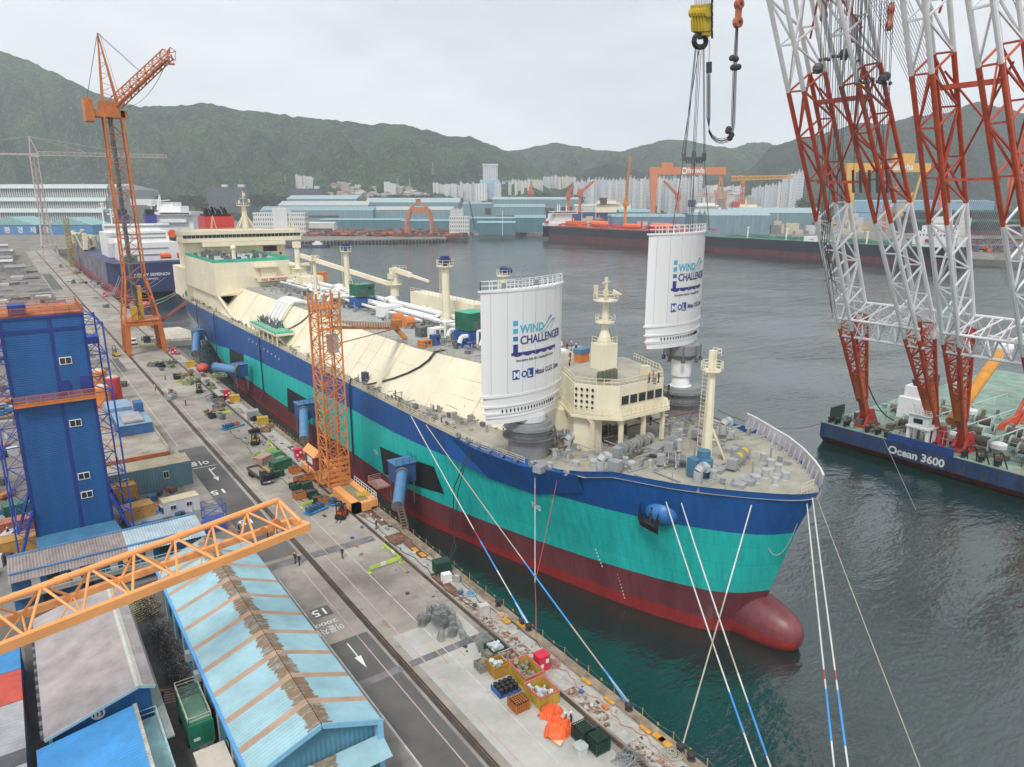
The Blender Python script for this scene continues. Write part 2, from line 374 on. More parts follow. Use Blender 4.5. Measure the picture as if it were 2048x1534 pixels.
hill([(850, 330), (930, 315), (1000, 303), (1040, 300), (1080, 290), (1115, 285), (1150, 292), (1200, 301), (1240, 303), (1290, 290), (1330, 279), (1370, 280), (1430, 292), (1465, 296), (1500, 286), (1525, 284), (1560, 292), (1620, 300), (1700, 300)], 2900, 3900, 400, hm1, nx=170)
hill([(1050, 402), (1090, 388), (1120, 374), (1150, 352), (1180, 336), (1215, 328), (1245, 331), (1290, 345), (1340, 360), (1400, 366), (1450, 358), (1500, 338), (1545, 292), (1600, 277), (1640, 269), (1670, 260), (1700, 250), (1732, 245), (1765, 248), (1800, 240), (1824, 233), (1860, 230), (1908, 224), (1938, 208), (1954, 204), (1985, 210), (2019, 218), (2048, 226), (2150, 232), (2400, 200), (2700, 180)], 2250, 2900, 400, hm2, nx=260, pw=1.3)
# ================= town and sheds beyond the water =================
def mwin(name, wall, win, nu, nv, mort=0.13, off=0.0, var=0.08):
    """wall with a regular grid of windows, in the object's own unit coordinates"""
    m = bpy.data.materials.new(name); m.use_nodes = True; t = m.node_tree; p = t.nodes['Principled BSDF']; p.inputs['Roughness'].default_value = .7
    tc = N(t, 'ShaderNodeTexCoord'); sp = N(t, 'ShaderNodeSeparateXYZ'); t.links.new(tc.outputs['Object'], sp.inputs[0])
    a = N(t, 'ShaderNodeMath', operation='ADD'); t.links.new(sp.outputs[0], a.inputs[0]); t.links.new(sp.outputs[1], a.inputs[1])
    u = N(t, 'ShaderNodeMath', operation='MULTIPLY'); u.inputs[1].default_value = nu; t.links.new(a.outputs[0], u.inputs[0])
    v = N(t, 'ShaderNodeMath', operation='MULTIPLY'); v.inputs[1].default_value = nv; t.links.new(sp.outputs[2], v.inputs[0])
    c = N(t, 'ShaderNodeCombineXYZ'); t.links.new(u.outputs[0], c.inputs[0]); t.links.new(v.outputs[0], c.inputs[1])
    b = N(t, 'ShaderNodeTexBrick', offset=off, squash=1.0); b.inputs['Scale'].default_value = 1; b.inputs['Brick Width'].default_value = 1; b.inputs['Row Height'].default_value = 1
    b.inputs['Mortar Size'].default_value = mort; b.inputs['Mortar Smooth'].default_value = 0.05
    b.inputs['Color1'].default_value = (*win, 1); b.inputs['Color2'].default_value = tuple([x * 1.5 for x in win] + [1]); b.inputs['Mortar'].default_value = (*wall, 1)
    t.links.new(c.outputs[0], b.inputs['Vector'])
    t.links.new(b.outputs['Color'], p.inputs['Base Color']); MATS[name] = m
    return m
apt = [mwin('apartment_white', (0.74, 0.73, 0.70), (0.16, 0.18, 0.20), 4, 16, .22), mwin('apartment_cream', (0.68, 0.65, 0.58), (0.17, 0.18, 0.19), 3, 14, .26), mwin('apartment_grey', (0.66, 0.68, 0.70), (0.13, 0.15, 0.19), 5, 18, .2)]
wroof = mat('roof_pale', (0.55, 0.54, 0.52), .8)
def aptproto(k):
    mb = MB()
    if k == 0: mb.box(-.5, .5, -.5, .5, -1, 1); mb.k = 1; mb.box(-.35, .35, -.4, .4, 1.0, 1.03)
    elif k == 1: mb.box(-.5, -.05, -.5, .35, -1, 1); mb.box(-.04, .5, -.3, .5, -1, .96); mb.k = 1; mb.box(-.35, -.1, -.2, .2, 1.0, 1.09); mb.box(.1, .3, -.1, .3, .96, 1.04)
    else: mb.box(-.5, -.17, -.5, .5, -1, .97); mb.box(-.165, .165, -.35, .5, -1, 1.0); mb.box(.17, .5, -.5, .5, -1, .95); mb.k = 1; mb.box(-.1, .1, -.2, .2, 1, 1.09); mb.box(-.42, -.3, -.2, .2, .97, 1.03)
    return mb
protos = []
used = set()
CL = [ # name, px0, px1, y_top0, y_top1, y_bot, distance, count, kind, jitter
 ('of the tall group above the dark office', 593, 655, 351, 357, 380, 2350, 9, 0, 4, 'white'),
 ('of the low row among small houses', 675, 722, 364, 370, 380, 2400, 8, 1, 2, 'cream'),
 ('of the short row before the pylons', 769, 811, 364, 371, 390, 2350, 7, 0, 3, 'white'),
 ('of the row left of the tallest tower', 866, 962, 369, 366, 393, 2350, 16, 0, 5, 'white'),
 ('of the row right of the tallest tower', 1004, 1086, 362, 359, 390, 2500, 13, 1, 3, 'cream'),
 ('of the far row behind the green knoll', 1086, 1152, 353, 353, 372, 2800, 9, 1, 3, 'cream'),
 ('of the dense row beneath the small hill', 1146, 1250, 362, 358, 402, 2300, 15, 2, 5, 'white'),
 ('of the dense row behind the orange gantry', 1256, 1402, 358, 354, 404, 2350, 20, 2, 7, 'white'),
 ('of the low group beside the orange gantry', 1408, 1486, 374, 372, 402, 2300, 9, 0, 5, 'pale'),
 ('of the stepped row under the yellow crane', 1502, 1566, 376, 366, 402, 2250, 10, 2, 4, 'grey'),
 ('of the high group by the red legs', 1562, 1604, 355, 343, 398, 2280, 6, 2, 4, 'grey'),
]
plist = [None, None, None]
for nm, p0, p1, ya, yb, ybot, D, n, kd, jit, colr in CL:
    rr = random.Random(int(p0)); w = (p1 - p0) / n
    for i in range(n):
        k = kd if rr.random() < .6 else rr.randrange(3)
        px = p0 + w * (i + .5); t = i / max(1, n - 1); yt = ya + (yb - ya) * t + rr.uniform(-jit, jit) * .6
        d = D + rr.uniform(-60, 60); g = fp(px, ybot, d); h = fp(px, yt, d)[2] - g[2]; ww = w * rr.uniform(.84, 1.0) / FPX * d
        lab = '%s apartment tower, %s from left %s' % (colr, ORD[i], nm)
        sc = (ww, ww * .7, h); rz = -YAW + rr.uniform(-.12, .12)
        if plist[k] is None:
            o = obj('apartment_tower', aptproto(k), [apt[k], wroof]); tag(o, lab, 'apartment tower', 'apartment towers of the town'); plist[k] = o; settle(o, g, rz, sc)
        else: o = dup(plist[k], g, rz, lab, sc)
# the tallest tower
w1 = mwin('tower_glass', (0.62, 0.60, 0.60), (0.20, 0.24, 0.28), 8, 14, .16); w2 = mwin('tower_base_glass', (0.36, 0.50, 0.60), (0.20, 0.30, 0.38), 9, 14, .12)
g = fp(981, 398, 2100); ht = fp(981, 331, 2100)[2] - g[2]; hm = fp(981, 360, 2100)[2] - g[2]; wd = 28 / FPX * 2100
t = T('tall_tower', 'tallest tower of the town, white upper block on a wider pale blue base', 'tower', g, rz=-YAW)
def unit(name, mt, x0, x1, y0, y1, z0, z1, root):
    mb = MB().box(-.5, .5, -.5, .5, 0, 1); o = obj(name, mb, mt, root, inv=False)
    o.matrix_basis = Matrix.Translation(((x0 + x1) / 2, (y0 + y1) / 2, z0)) @ Matrix.Diagonal((x1 - x0, y1 - y0, z1 - z0, 1)); return o
unit('upper_block', w1, -wd * .5, wd * .5, -15, 15, hm, ht, t); unit('base_block', w2, -wd * .7, wd * .65, -20, 20, 0, hm, t)
unit('annex', apt[0], -wd * .95, wd * -.2, -35, -21, -5, hm * .8, t); unit('annex', apt[2], wd * .3, wd * .75, -32, -21, -5, hm * .85, t)
unit('roof_cornice', wroof, -wd * .54, wd * .54, -16, 16, ht, ht + 4, t)
# small houses on the slope
hw = [mwin('house_wall_' + s, c, (0.16, 0.15, 0.14), 3, 3, .3) for s, c in (('white', (0.55, 0.52, 0.47)), ('pink', (0.50, 0.38, 0.32)), ('tan', (0.45, 0.38, 0.28)))]
hp = []
rr = random.Random(5)
for i in range(58):
    px = rr.uniform(650, 850) if i < 44 else rr.uniform(1400, 1500); yb = (379 + (px - 650) * .07 + rr.uniform(-9, 14)) if i < 44 else rr.uniform(384, 403); d = 2150 + (400 - yb) * 10
    g = fp(px, yb, d); s = rr.uniform(14, 26); k = i % 3
    lab = 'small %s house, %s of the low houses scattered %s' % (('white', 'pinkish', 'tan')[k], ORD[i if i < 44 else i - 44], 'between the apartment rows' if i < 44 else 'right of the orange gantry')
    if len(hp) < 3:
        mb = MB().box(-.5, .5, -.5, .5, -.6, .7); mb.k = 1; mb.ext([(-.53, -.53, .7), (.53, -.53, .7), (0, -.53, 1.0)], (0, 1.06, 0))
        o = obj('hillside_house', mb, [hw[k], mat('house_roof' + str(k), ((.35, .2, .15), (.4, .4, .38), (.28, .3, .33))[k], .8)]); tag(o, lab, 'house', 'small houses between the apartments'); hp.append(o); settle(o, g, rr.uniform(0, 3), (s, s, s * .8))
    else: dup(hp[k], g, rr.uniform(0, 3), lab, (s, s, s * .8))
# -------- sheds
def mcorr(name, col, sc=3.0, var=.1, rust=0, rcol=(.3, .2, .12), axis=0, rough=.5, st=.1, contrast=.25):
    """painted sheet metal with pressed ribs"""
    m = mat(name, col, rough, 0.1, var=var, sc=.25, rust=rust, rcol=rcol, st=st); t = m.node_tree; p = t.nodes['Principled BSDF']
    tc = N(t, 'ShaderNodeTexCoord'); sp = N(t, 'ShaderNodeSeparateXYZ'); t.links.new(tc.outputs['Object'], sp.inputs[0])
    if axis == 2: a = N(t, 'ShaderNodeMath', operation='ADD'); t.links.new(sp.outputs[0], a.inputs[0]); t.links.new(sp.outputs[1], a.inputs[1]); o = a.outputs[0]
    else: o = sp.outputs[{0: 0, 1: 1, 3: 2}[axis]]
    q = N(t, 'ShaderNodeMath', operation='MULTIPLY'); q.inputs[1].default_value = sc * 2 * pi; t.links.new(o, q.inputs[0])
    s = N(t, 'ShaderNodeMath', operation='SINE'); t.links.new(q.outputs[0], s.inputs[0])
    b = N(t, 'ShaderNodeBump', Strength=contrast * 2, Distance=.06); t.links.new(s.outputs[0], b.inputs['Height']); t.links.new(b.outputs[0], p.inputs['Normal'])
    return m
tealw = mcorr('teal_cladding', (0.17, 0.27, 0.30), .4, axis=2); tealr = mcorr('teal_roof', (0.22, 0.34, 0.37), .3, axis=0, var=.15); teald = mcorr('deep_teal_cladding', (0.08, 0.18, 0.22), .4, axis=2)
tealr2 = mcorr('pale_teal_roof', (0.32, 0.42, 0.44), .3, axis=0, var=.1); greyr = mcorr('grey_shed_roof', (0.42, 0.44, 0.43), .3, axis=0, var=.15); brightr = mcorr('aqua_roof', (0.20, 0.38, 0.44), .3, axis=0)
dk = mat('dark_band', (0.05, 0.06, 0.065), .5)
def shed(name, lab, p0, p1, yt, yb, D, dep, wall, roof, ridge=.12, bays=1, band=None, grp='long teal halls of the far shipyard', doors=0, cat='shed', zb=5.9, along=False):
    a = fp(p0, yt, D); b = fp(p1, yt, D); w = hypot(b[0] - a[0], b[1] - a[1]); g = (a[0], a[1], zb); h = max(6, (a[2] + b[2]) / 2 - zb)
    rz = atan2(b[1] - a[1], b[0] - a[0]); t = T(name, lab, cat, g, grp, rz)
    mb = MB().box(0, w, 0, dep, 0, h); obj('wall', mb, wall, t, inv=False)
    mb = MB()
    if along:   # gables face the camera
        bw = w / bays
        for i in range(bays):
            x = bw * i; r = bw * ridge
            mb.ext([(x - .3, -1, h + .05), (x + bw + .3, -1, h + .05), (x + bw / 2, -1, h + r)], (0, dep + 2, 0))
    else:
        dd = dep / bays
        for i in range(bays):
            y = dd * i; r = dd * ridge
            mb.ext([(-1, y - .6, h + .05), (-1, y + dd / 2, h + r), (-1, y + dd + .6, h + .05)], (w + 2, 0, 0))
    obj('roof', mb, roof, t, inv=False)
    if band:
        for x0, x1, z0, z1 in band: obj('window_band', MB().box(w * x0, w * x1, -.35, -.02, h * z0, h * z1), dk, t, inv=False)
    for i in range(doors):
        x = w * (i + .5) / doors; obj('door', MB().box(x - w / doors * .28, x + w / doors * .28, -.3, -.02, 0.05, h * .7), dk, t, inv=False)
    return t
# big white louvred factory on the left
t = shed('assembly_hall', 'huge pale assembly hall with stepped rows of ribs at the left edge', -60, 204, 378, 445, 1500, 240, mcorr('pale_hall_wall', (0.30, 0.34, 0.33), .2, axis=2), wroof, .05, grp=None)
w = (t.children[0].dimensions.x if 0 else 264 / FPX * 1500 * 1.02)
for i, (z0, z1, o) in enumerate(((.80, 1.02, -4), (.50, .72, -16), (.22, .46, -30))):
    h = 84
    mb = MB(); mb.box(-3, w, o, o + 26, h * z1 - 7, h * z1); mb.poly((-3, o - 7, h * z1 - 8), (w, o - 7, h * z1 - 8), (w, o, h * z1), (-3, o, h * z1)); obj('roof_step', mb, mat('hall_roof', (.46, .52, .51), .6), t, inv=False)
    mb = MB(); n = 62
    for j in range(n): x = w * j / n; mb.box(x, x + w / n * .42, o - 1.5, o + 1, h * z0 - 6, h * z1 - 8)
    obj('rib_panel', mb, mat('hall_rib', (.55, .57, .55), .7), t, inv=False)
    obj('window_band', MB().box(-3, w, o - .3, o + 1.5, h * z0 - 7, h * z1 - 8.2), mat('hall_dark', (.15, .16, .16), .6), t, inv=False)
bluew = mat('blue_cladding', (0.055, 0.20, 0.42), .6, var=.1, sc=.3)
for p0, p1, lab in ((-30, 71, 'blue warehouse with white lettering and aqua roof at the left edge'), (92, 184, 'blue warehouse with aqua roof behind the yellow ladder tower')):
    t = shed('warehouse', lab, p0, p1, 450, 470, 1180, 60, bluew, mat('aqua_gable', (.22, .40, .40), .7), .16, grp='pair of blue warehouses', along=True)
    if p0 < 0:
        for k, ch in enumerate('환경재활'):
            o = text(ch, 11, (30 + 21 * k, -.4, 3.4), (1, 0, 0), (0, 0, 1), wm, t, bold=.02); o.matrix_parent_inverse = Matrix.Identity(4)
SH = [ # p0,p1,ytop,D,depth,wall,roof,ridge,bays,bands,label
 (573, 712, 398, 1750, 90, tealw, tealr2, .10, 1, [(.1, .95, .25, .3)], 'teal hall with pale roof behind the white office block'),
 (556, 735, 411, 1640, 70, tealw, greyr, .14, 1, [(.03, .96, .5, .62)], 'grey-roofed hall with a dark strip, left of the bay'),
 (520, 745, 421, 1560, 60, tealw, tealr, .14, 1, [(.1, .7, .55, .7)], 'lower grey-teal hall in front of the grey-roofed hall'),
 (730, 918, 405, 1700, 90, tealw, tealr2, .12, 1, [(.05, .2, .5, .65), (.85, .95, .6, .75)], 'long teal hall behind the orange floating crane'),
 (740, 905, 420, 1580, 60, tealw, greyr, .12, 1, None, 'pale grey-roofed hall behind the orange floating crane'),
 (925, 985, 408, 1650, 80, tealw, tealr, .05, 1, [(.75, .95, .5, .8)], 'square teal hall right of the white pilot house'),
 (985, 1158, 399, 1600, 70, tealw, tealr2, .08, 1, [(.08, .72, .55, .68), (.78, .98, .5, .72)], 'tall teal hall with two dark window strips left of the orange tanker'),
 (988, 1090, 414, 1500, 60, tealw, tealr, .10, 1, [(.02, .98, .4, .58)], 'middle teal hall below the tall window-strip hall'),
 (640, 800, 440, 1330, 60, teald, brightr, .10, 3, None, 'low saw-roofed teal workshop left of the floating crane'),
 (800, 905, 442, 1330, 60, teald, brightr, .10, 3, None, 'low saw-roofed teal workshop behind the floating crane'),
 (905, 1080, 437, 1320, 50, teald, tealr, .10, 2, None, 'deep teal workshop between pilot house and tanker'),
 (955, 1030, 446, 1180, 30, teald, brightr, .10, 1, None, 'small bright-roofed shed on the quay by the light mast'),
 (1030, 1120, 436, 1260, 50, teald, tealr, .10, 1, None, 'deep teal shed at the tanker stern'),
 (590, 668, 447, 1230, 25, mat('white_shed_wall', (.6, .58, .53), .8), wroof, .1, 1, [(.05, .95, .15, .5)], 'white open-front shed behind the red steel yard'),
 (1150, 1235, 412, 1500, 60, mat('offwhite_hall', (.55, .54, .48), .8), wroof, .06, 1, [(.1, .9, .2, .6)], 'off-white hall behind the tanker funnel'),
 (1225, 1370, 434, 1210, 60, mat('blue_low_wall', (.12, .20, .28), .7), tealr, .30, 4, None, 'blue and teal saw-roofed hall behind the first tanker'),
 (1415, 1540, 431, 1180, 60, mcorr('ribbed_blue_wall', (.17, .26, .31), .16, axis=2, contrast=.9), tealr2, .30, 2, None, 'ribbed blue hall behind the second tanker'),
 (1470, 1640, 426, 1250, 60, tealw, tealr2, .28, 2, None, 'pale teal hall left of the yellow gantry'),
 (1380, 1440, 430, 1260, 40, tealw, tealr, .12, 1, None, 'small teal hall behind the white sail'),
 (1240, 1300, 424, 1300, 40, tealw, brightr, .12, 1, None, 'small aqua-roofed hall beneath the orange gantry'),
 (1700, 1990, 403, 2050, 80, mat('blue_far_wall', (.16, .32, .44), .7), brightr, .05, 1, [(0, 1, .4, .44)], 'long blue hall beneath the dark hill on the right'),
]
for p0, p1, yt, D, dep, wa, ro, ri, ba, bd, lab in SH: shed('shipyard_hall', lab, p0, p1, yt, 0, D, dep, wa, ro, ri, ba, bd)
darkh = mwin('dark_louvre', (0.085, 0.095, 0.11), (0.05, 0.055, 0.065), 14, 8, .08)
for p0, p1, yt, lab in ((412, 494, 374, 'dark grey office block with rooftop boxes on the wooded slope'), (580, 642, 377, 'dark striped office block under the apartment towers')):
    a = fp(p0, yt, 2000); b = fp(p1, yt, 2000); t = T('office_block', lab, 'office block', (a[0], a[1], 30), 'dark office blocks', atan2(b[1] - a[1], b[0] - a[0])); w = hypot(b[0] - a[0], b[1] - a[1])
    unit('wall', darkh, 0, w, 0, 40, 0, a[2] - 30, t); unit('rooftop_box', wroof, w * .35, w * .48, 8, 20, a[2] - 30, a[2] - 23, t); unit('rooftop_box', wroof, w * .75, w * .9, 8, 20, a[2] - 30, a[2] - 23, t)
# white office block behind the bridge, pilot house
wo = mwin('office_windows', (.62, .62, .60), (.13, .14, .16), 9, 5, .26)
a = fp(505, 425, 1150); b = fp(609, 425, 1150); t = T('office_block', 'white office block with ribbon windows behind the ship bridge', 'office block', (a[0], a[1], 5.9), None, atan2(b[1] - a[1], b[0] - a[0])); w = hypot(b[0] - a[0], b[1] - a[1])
unit('wing', wo, 0, w * .4, 0, 20, 0, a[2] - 6, t); unit('wing', wo, w * .66, w, 0, 20, 0, a[2] - 6, t); unit('stair_tower', mat('white_wall', (.66, .66, .64), .7), w * .39, w * .67, -3, 22, 0, a[2] + 1, t)
a = fp(898, 427, 1120); b = fp(938, 427, 1120); t = T('office_block', 'white pilot house with stepped floors beside the long teal hall', 'office block', (a[0], a[1], 5.9), None, atan2(b[1] - a[1], b[0] - a[0])); w = hypot(b[0] - a[0], b[1] - a[1])
unit('ground_floor', wo, 0, w, 0, 20, 0, a[2] - 10, t); unit('upper_floor', wo, 2, w * .7, 2, 16, a[2] - 10, a[2] + 1, t)
# -------- steel yard on the far pier (countless red sections) and piles
rr = random.Random(3)
mb = MB()
for i in range(900):
    px = rr.uniform(608, 935); D = rr.uniform(1130, 1290) - (px - 608) * .1; g = fp(px, 460, D); mb.k = rr.choice((0, 0, 0, 1, 2, 3))
    mb.cb((g[0], g[1], 6 + rr.uniform(.6, 5)), (rr.uniform(3, 14), rr.uniform(2, 5), rr.uniform(1, 5)), rz=rr.uniform(-.2, .2) - YAW)
for i in range(600):
    px = rr.uniform(1850, 2200); D = rr.uniform(760, 900); g = fp(px, 480, D); mb.k = rr.choice((0, 1, 2, 2, 3))
    if g[0] > 756: mb.cb((g[0], g[1], 6 + rr.uniform(.6, 5)), (rr.uniform(2, 9), rr.uniform(2, 5), rr.uniform(1, 5)), rz=rr.uniform(0, 3))
redst = mat('red_oxide', (0.20, 0.055, 0.045), .8, var=.3); orst = mat('orange_paint_far', (0.48, 0.14, 0.04), .7); brst = mat('brown_scrap', (.12, .08, .06), .9); grst = mat('grey_scrap', (.25, .22, .2), .9)
struct('steel_stock', mb, [redst, orst, brst, grst], 'stuff')
pf = None
for i in range(44):
    px = 646 + (893 - 646) * i / 43; g = at(px, 484 - (px - 646) * .03, 5); e0 = Vector((338, 984, 0)); e1 = Vector((536, 922, 0)); t = i / 43
    x, y = 338 + (536 - 338) * (t * 1.0), 984 + (922 - 984) * t
    lab = 'black fender pile on the far pier, %s from its left end' % ORD[i]
    if pf is None: pf = obj('fender_pile', MB().box(-1.3, 1.3, -2.2, -.1, -3, 4.6).box(-1.0, 1.0, -2.6, -2.2, .4, 3.8), mat('black_rubber', (.02, .02, .02), .8)); tag(pf, lab, 'fender', 'fender piles along the far pier'); settle(pf, (x, y, 0), atan2(-62, 198))
    else: dup(pf, (x, y, 0), atan2(-62, 198), lab)
mb = MB(); rr = random.Random(41)
for i in range(420):
    px = rr.uniform(1165, 1720); D = rr.uniform(1190, 1600); g = fp(px, 440, D); mb.k = rr.choice((0, 0, 1, 1, 2, 3, 4)); h = rr.uniform(4, 26) * rr.random() + 3; mb.cb((g[0], g[1], 6 + h / 2), (rr.uniform(3, 22), rr.uniform(3, 8), h), rz=-YAW + rr.uniform(-.1, .1))
    if i % 3 == 0: mb.tube((g[0], g[1], 6), (g[0], g[1], 12 + h * 1.4), .8, .5, 5)
struct('dock_works', mb, [mat('dock_white', (.50, .50, .48), .7), mat('dock_cream', (.50, .44, .33), .7), mat('dock_grey', (.18, .19, .2), .7), mat('dock_rust', (.30, .10, .05), .7), mat('dock_dark', (.04, .045, .05), .7)], 'stuff')
# -------- far tree belt and knoll trees
def crown_mb(seed, n=240, r=1.0):
    q = random.Random(seed); mb = MB()
    for i in range(n):
        th = q.uniform(0, 2 * pi); ph = math.acos(q.uniform(-1, 1)); rad = r * q.uniform(.55, 1.08) * (1 + .25 * sin(3 * th + seed))
        c = Vector((rad * sin(ph) * cos(th), rad * sin(ph) * sin(th), rad * cos(ph) * .85)); s = r * q.uniform(.12, .26)
        a = Vector((q.uniform(-1, 1), q.uniform(-1, 1), q.uniform(-1, 1))).normalized(); b = a.cross(Vector((q.random(), q.random(), q.random()))).normalized()
        mb.poly(c + a * s, c + b * s, c - a * s, c - b * s)
    return mb
leaf = [mat('leaf_a', (.030, .055, .022), .9, var=.4, sc=1.5), mat('leaf_b', (.045, .070, .028), .9, var=.4, sc=1.5)]
bark = mat('bark', (.07, .05, .04), .9)
tp = []
for k in range(2):
    t = T('broadleaf_tree', 'x', 'tree', (0, 0, 0), 'trees of the belt behind the halls')
    obj('crown', crown_mb(k + 3).add([], []), leaf[k], t, inv=False).matrix_basis = Matrix.Translation((0, 0, 1.5))
    obj('trunk', MB().tube((0, 0, 0), (0, 0, 1.2), .1, .06).tube((0, 0, .8), (.4, .1, 1.5), .05, .03), bark, t, inv=False); tp.append(t)
q = random.Random(8)
TR = [(300, 410, 392, 402, 1750, 24), (500, 590, 388, 404, 1850, 16), (745, 865, 391, 397, 1900, 30), (865, 920, 395, 400, 1880, 12), (1060, 1160, 388, 396, 1900, 14), (1600, 1700, 395, 402, 1800, 8)]
cnt = 0
for p0, p1, ya, yb, D, n in TR:
    for i in range(n):
        px = p0 + (p1 - p0) * (i + .5) / n + q.uniform(-2, 2); g = fp(px, q.uniform(ya, yb), D + q.uniform(-60, 60)); s = q.uniform(9, 15)
        lab = '%s tree of the belt %s' % (ORD[i], {300: 'behind the white ship superstructures', 500: 'around the dark office blocks', 745: 'between the halls and the pylons', 865: 'left of the tallest tower', 1060: 'on the small knoll', 1600: 'left of the yellow gantry'}[p0])
        if cnt < 2: settle(tp[cnt], (g[0], g[1], max(5, g[2] - s * 2.2)), 0, (s, s, s)); tp[cnt]['label'] = lab
        else: dup(tp[cnt % 2], (g[0], g[1], max(5, g[2] - s * 2.2)), q.uniform(0, 6), lab, (s, s, s))
        cnt += 1
# pylons on the slope
py0 = None
for px, yt, yb, i in ((796, 355, 392, 0), (820, 357, 390, 1), (572, 350, 385, 2), (866, 325, 350, 3)):
    g = fp(px, yb, 2300); h = fp(px, yt, 2300)[2] - g[2]; lab = 'thin lattice power pylon, %s from the left on the wooded slope' % ORD[(1, 2, 0, 3)[i]]
    if py0 is None:
        mb = MB(); lat(mb, (0, 0, 0), (0, 0, 1), .16, .03, .16, .03, 7, .008, .005, up=(1, 0, 0))
        for z in (.7, .8, .9): mb.tube((-.12, 0, z), (.12, 0, z), .008, n=4)
        py0 = obj('power_pylon', mb, mat('galvanised', (.35, .36, .37), .5, .4)); tag(py0, lab, 'pylon', 'power pylons on the slope'); settle(py0, g, .3, (h, h, h))
    else: dup(py0, g, .3, lab, (h, h, h))
# ================= the gas carrier =================
def itp(T_, x):
    if x <= T_[0][0]: return T_[0][1]
    for (a, ya), (b, yb) in zip(T_, T_[1:]):
        if x <= b: return ya + (yb - ya) * (x - a) / (b - a)
    return T_[-1][1]
def seams(m, bw=11.0, bh=2.9, k=.80, stk=.16):
    t = m.node_tree; p = t.nodes['Principled BSDF']; old = p.inputs['Base Color'].links[0].from_socket
    tc = N(t, 'ShaderNodeTexCoord'); sp = N(t, 'ShaderNodeSeparateXYZ'); t.links.new(tc.outputs['Object'], sp.inputs[0]); c = N(t, 'ShaderNodeCombineXYZ'); t.links.new(sp.outputs[1], c.inputs[0]); t.links.new(sp.outputs[2], c.inputs[1])
    b = N(t, 'ShaderNodeTexBrick', offset=.5); b.inputs['Scale'].default_value = 1; b.inputs['Brick Width'].default_value = bw; b.inputs['Row Height'].default_value = bh; b.inputs['Mortar Size'].default_value = .05; b.inputs['Color1'].default_value = (1, 1, 1, 1); b.inputs['Color2'].default_value = (.93, .93, .93, 1); b.inputs['Mortar'].default_value = (k, k, k, 1)
    t.links.new(c.outputs[0], b.inputs['Vector']); mp = N(t, 'ShaderNodeMapping'); mp.inputs['Scale'].default_value = (1, 1.6, .07); t.links.new(tc.outputs['Object'], mp.inputs[0]); n = N(t, 'ShaderNodeTexNoise', Scale=.8, Detail=6.0, Roughness=.7); t.links.new(mp.outputs[0], n.inputs['Vector'])
    r = N(t, 'ShaderNodeMapRange'); r.inputs[1].default_value = .35; r.inputs[2].default_value = .75; r.inputs[3].default_value = 1.05; r.inputs[4].default_value = 1 - stk * 2; t.links.new(n.outputs['Fac'], r.inputs[0])
    m1 = N(t, 'ShaderNodeMix', data_type='RGBA', blend_type='MULTIPLY'); m1.inputs[0].default_value = 1; t.links.new(old, m1.inputs[6]); t.links.new(b.outputs['Color'], m1.inputs[7])
    m2 = N(t, 'ShaderNodeMix', data_type='RGBA', blend_type='MULTIPLY'); m2.inputs[0].default_value = 1; t.links.new(m1.outputs[2], m2.inputs[6]); t.links.new(r.outputs[0], m2.inputs[7]); t.links.new(m2.outputs[2], p.inputs['Base Color'])
    bp = N(t, 'ShaderNodeBump', Strength=.35, Distance=.05); t.links.new(n.outputs['Fac'], bp.inputs['Height']); t.links.new(bp.outputs[0], p.inputs['Normal']); return m
def paint(name, c, rough=.42, var=.08, rust=.12, rcol=(.12, .06, .04), st=.25, sc=.12): return seams(mat(name, c, rough, var=var, sc=sc, rust=rust, rcol=rcol, st=st, rsc=.5, rs2=.55))
h_red = paint('hull_bright_red', (.36, .035, .035)); h_mar = paint('hull_maroon', (.20, .05, .06), var=.2); h_teal = paint('hull_teal', (.022, .57, .52), rust=.07, rcol=(.03, .38, .32)); h_blue = paint('hull_blue', (.012, .105, .36), rust=.10, rcol=(.015, .07, .22))
cream = mat('cream_paint', (.80, .73, .55), .5, var=.05, sc=.15, rust=.10, rcol=(.55, .42, .25), st=.3, rsc=.4, rs2=.6); seams(cream, 6.0, 2.6, .93, .02); creamd = mat('cream_trim', (.70, .62, .44), .5, var=.06)
deckm = mat('deck_beige', (.36, .345, .285), .8, var=.14, sc=.3, rust=.22, rcol=(.24, .21, .17), rsc=.6); deckg = mat('deck_grey', (.34, .345, .32), .8, var=.12, sc=.3, rust=.15, rcol=(.24, .23, .21), rsc=.7)
whitep = mat('white_paint', (.78, .78, .77), .4, var=.04); greyp = mat('grey_paint', (.30, .31, .32), .5, var=.1); greyd = mat('grey_dark_paint', (.14, .145, .15), .55, var=.2); black = mat('black_paint', (.018, .018, .02), .5)
glass = mat('dark_glass', (.03, .04, .045), .12, var=.3); redp = mat('red_paint', (.52, .045, .04), .45, var=.06); greenp = mat('green_paint', (.02, .14, .085), .5, var=.15); tealn = mat('green_netting', (.05, .42, .28), .7, var=.2)
orange = mat('orange_paint', (.62, .20, .05), .5, var=.1, rust=.1, rcol=(.3, .09, .04)); blue = mat('blue_paint', (.03, .10, .34), .5, var=.12); silver = mat('galvanised_steel', (.42, .43, .44), .4, .5, var=.2)
XC = 80.0
ship = T('gas_carrier', 'huge gas carrier with blue, teal and red hull and cream decks beside the quay', 'ship', (XC, 195, 0))
DK = [(45.7, 0), (46.3, 1.8), (47.5, 3.7), (50.9, 7.0), (54.5, 10), (58.8, 12.9), (67.8, 17.2), (80, 21.3), (90, 22.6), (105, 23), (300, 23), (320, 22), (335, 19.5), (342, 17)]
WL = [(45.7, 0), (47.5, 3.8), (50.3, 6.6), (58, 9.5), (67, 12.2), (89, 17.6), (103, 20.6), (117, 22.9), (130, 23), (235, 23), (262, 19.5), (285, 12), (305, 5), (322, 1.5), (342, .8)]
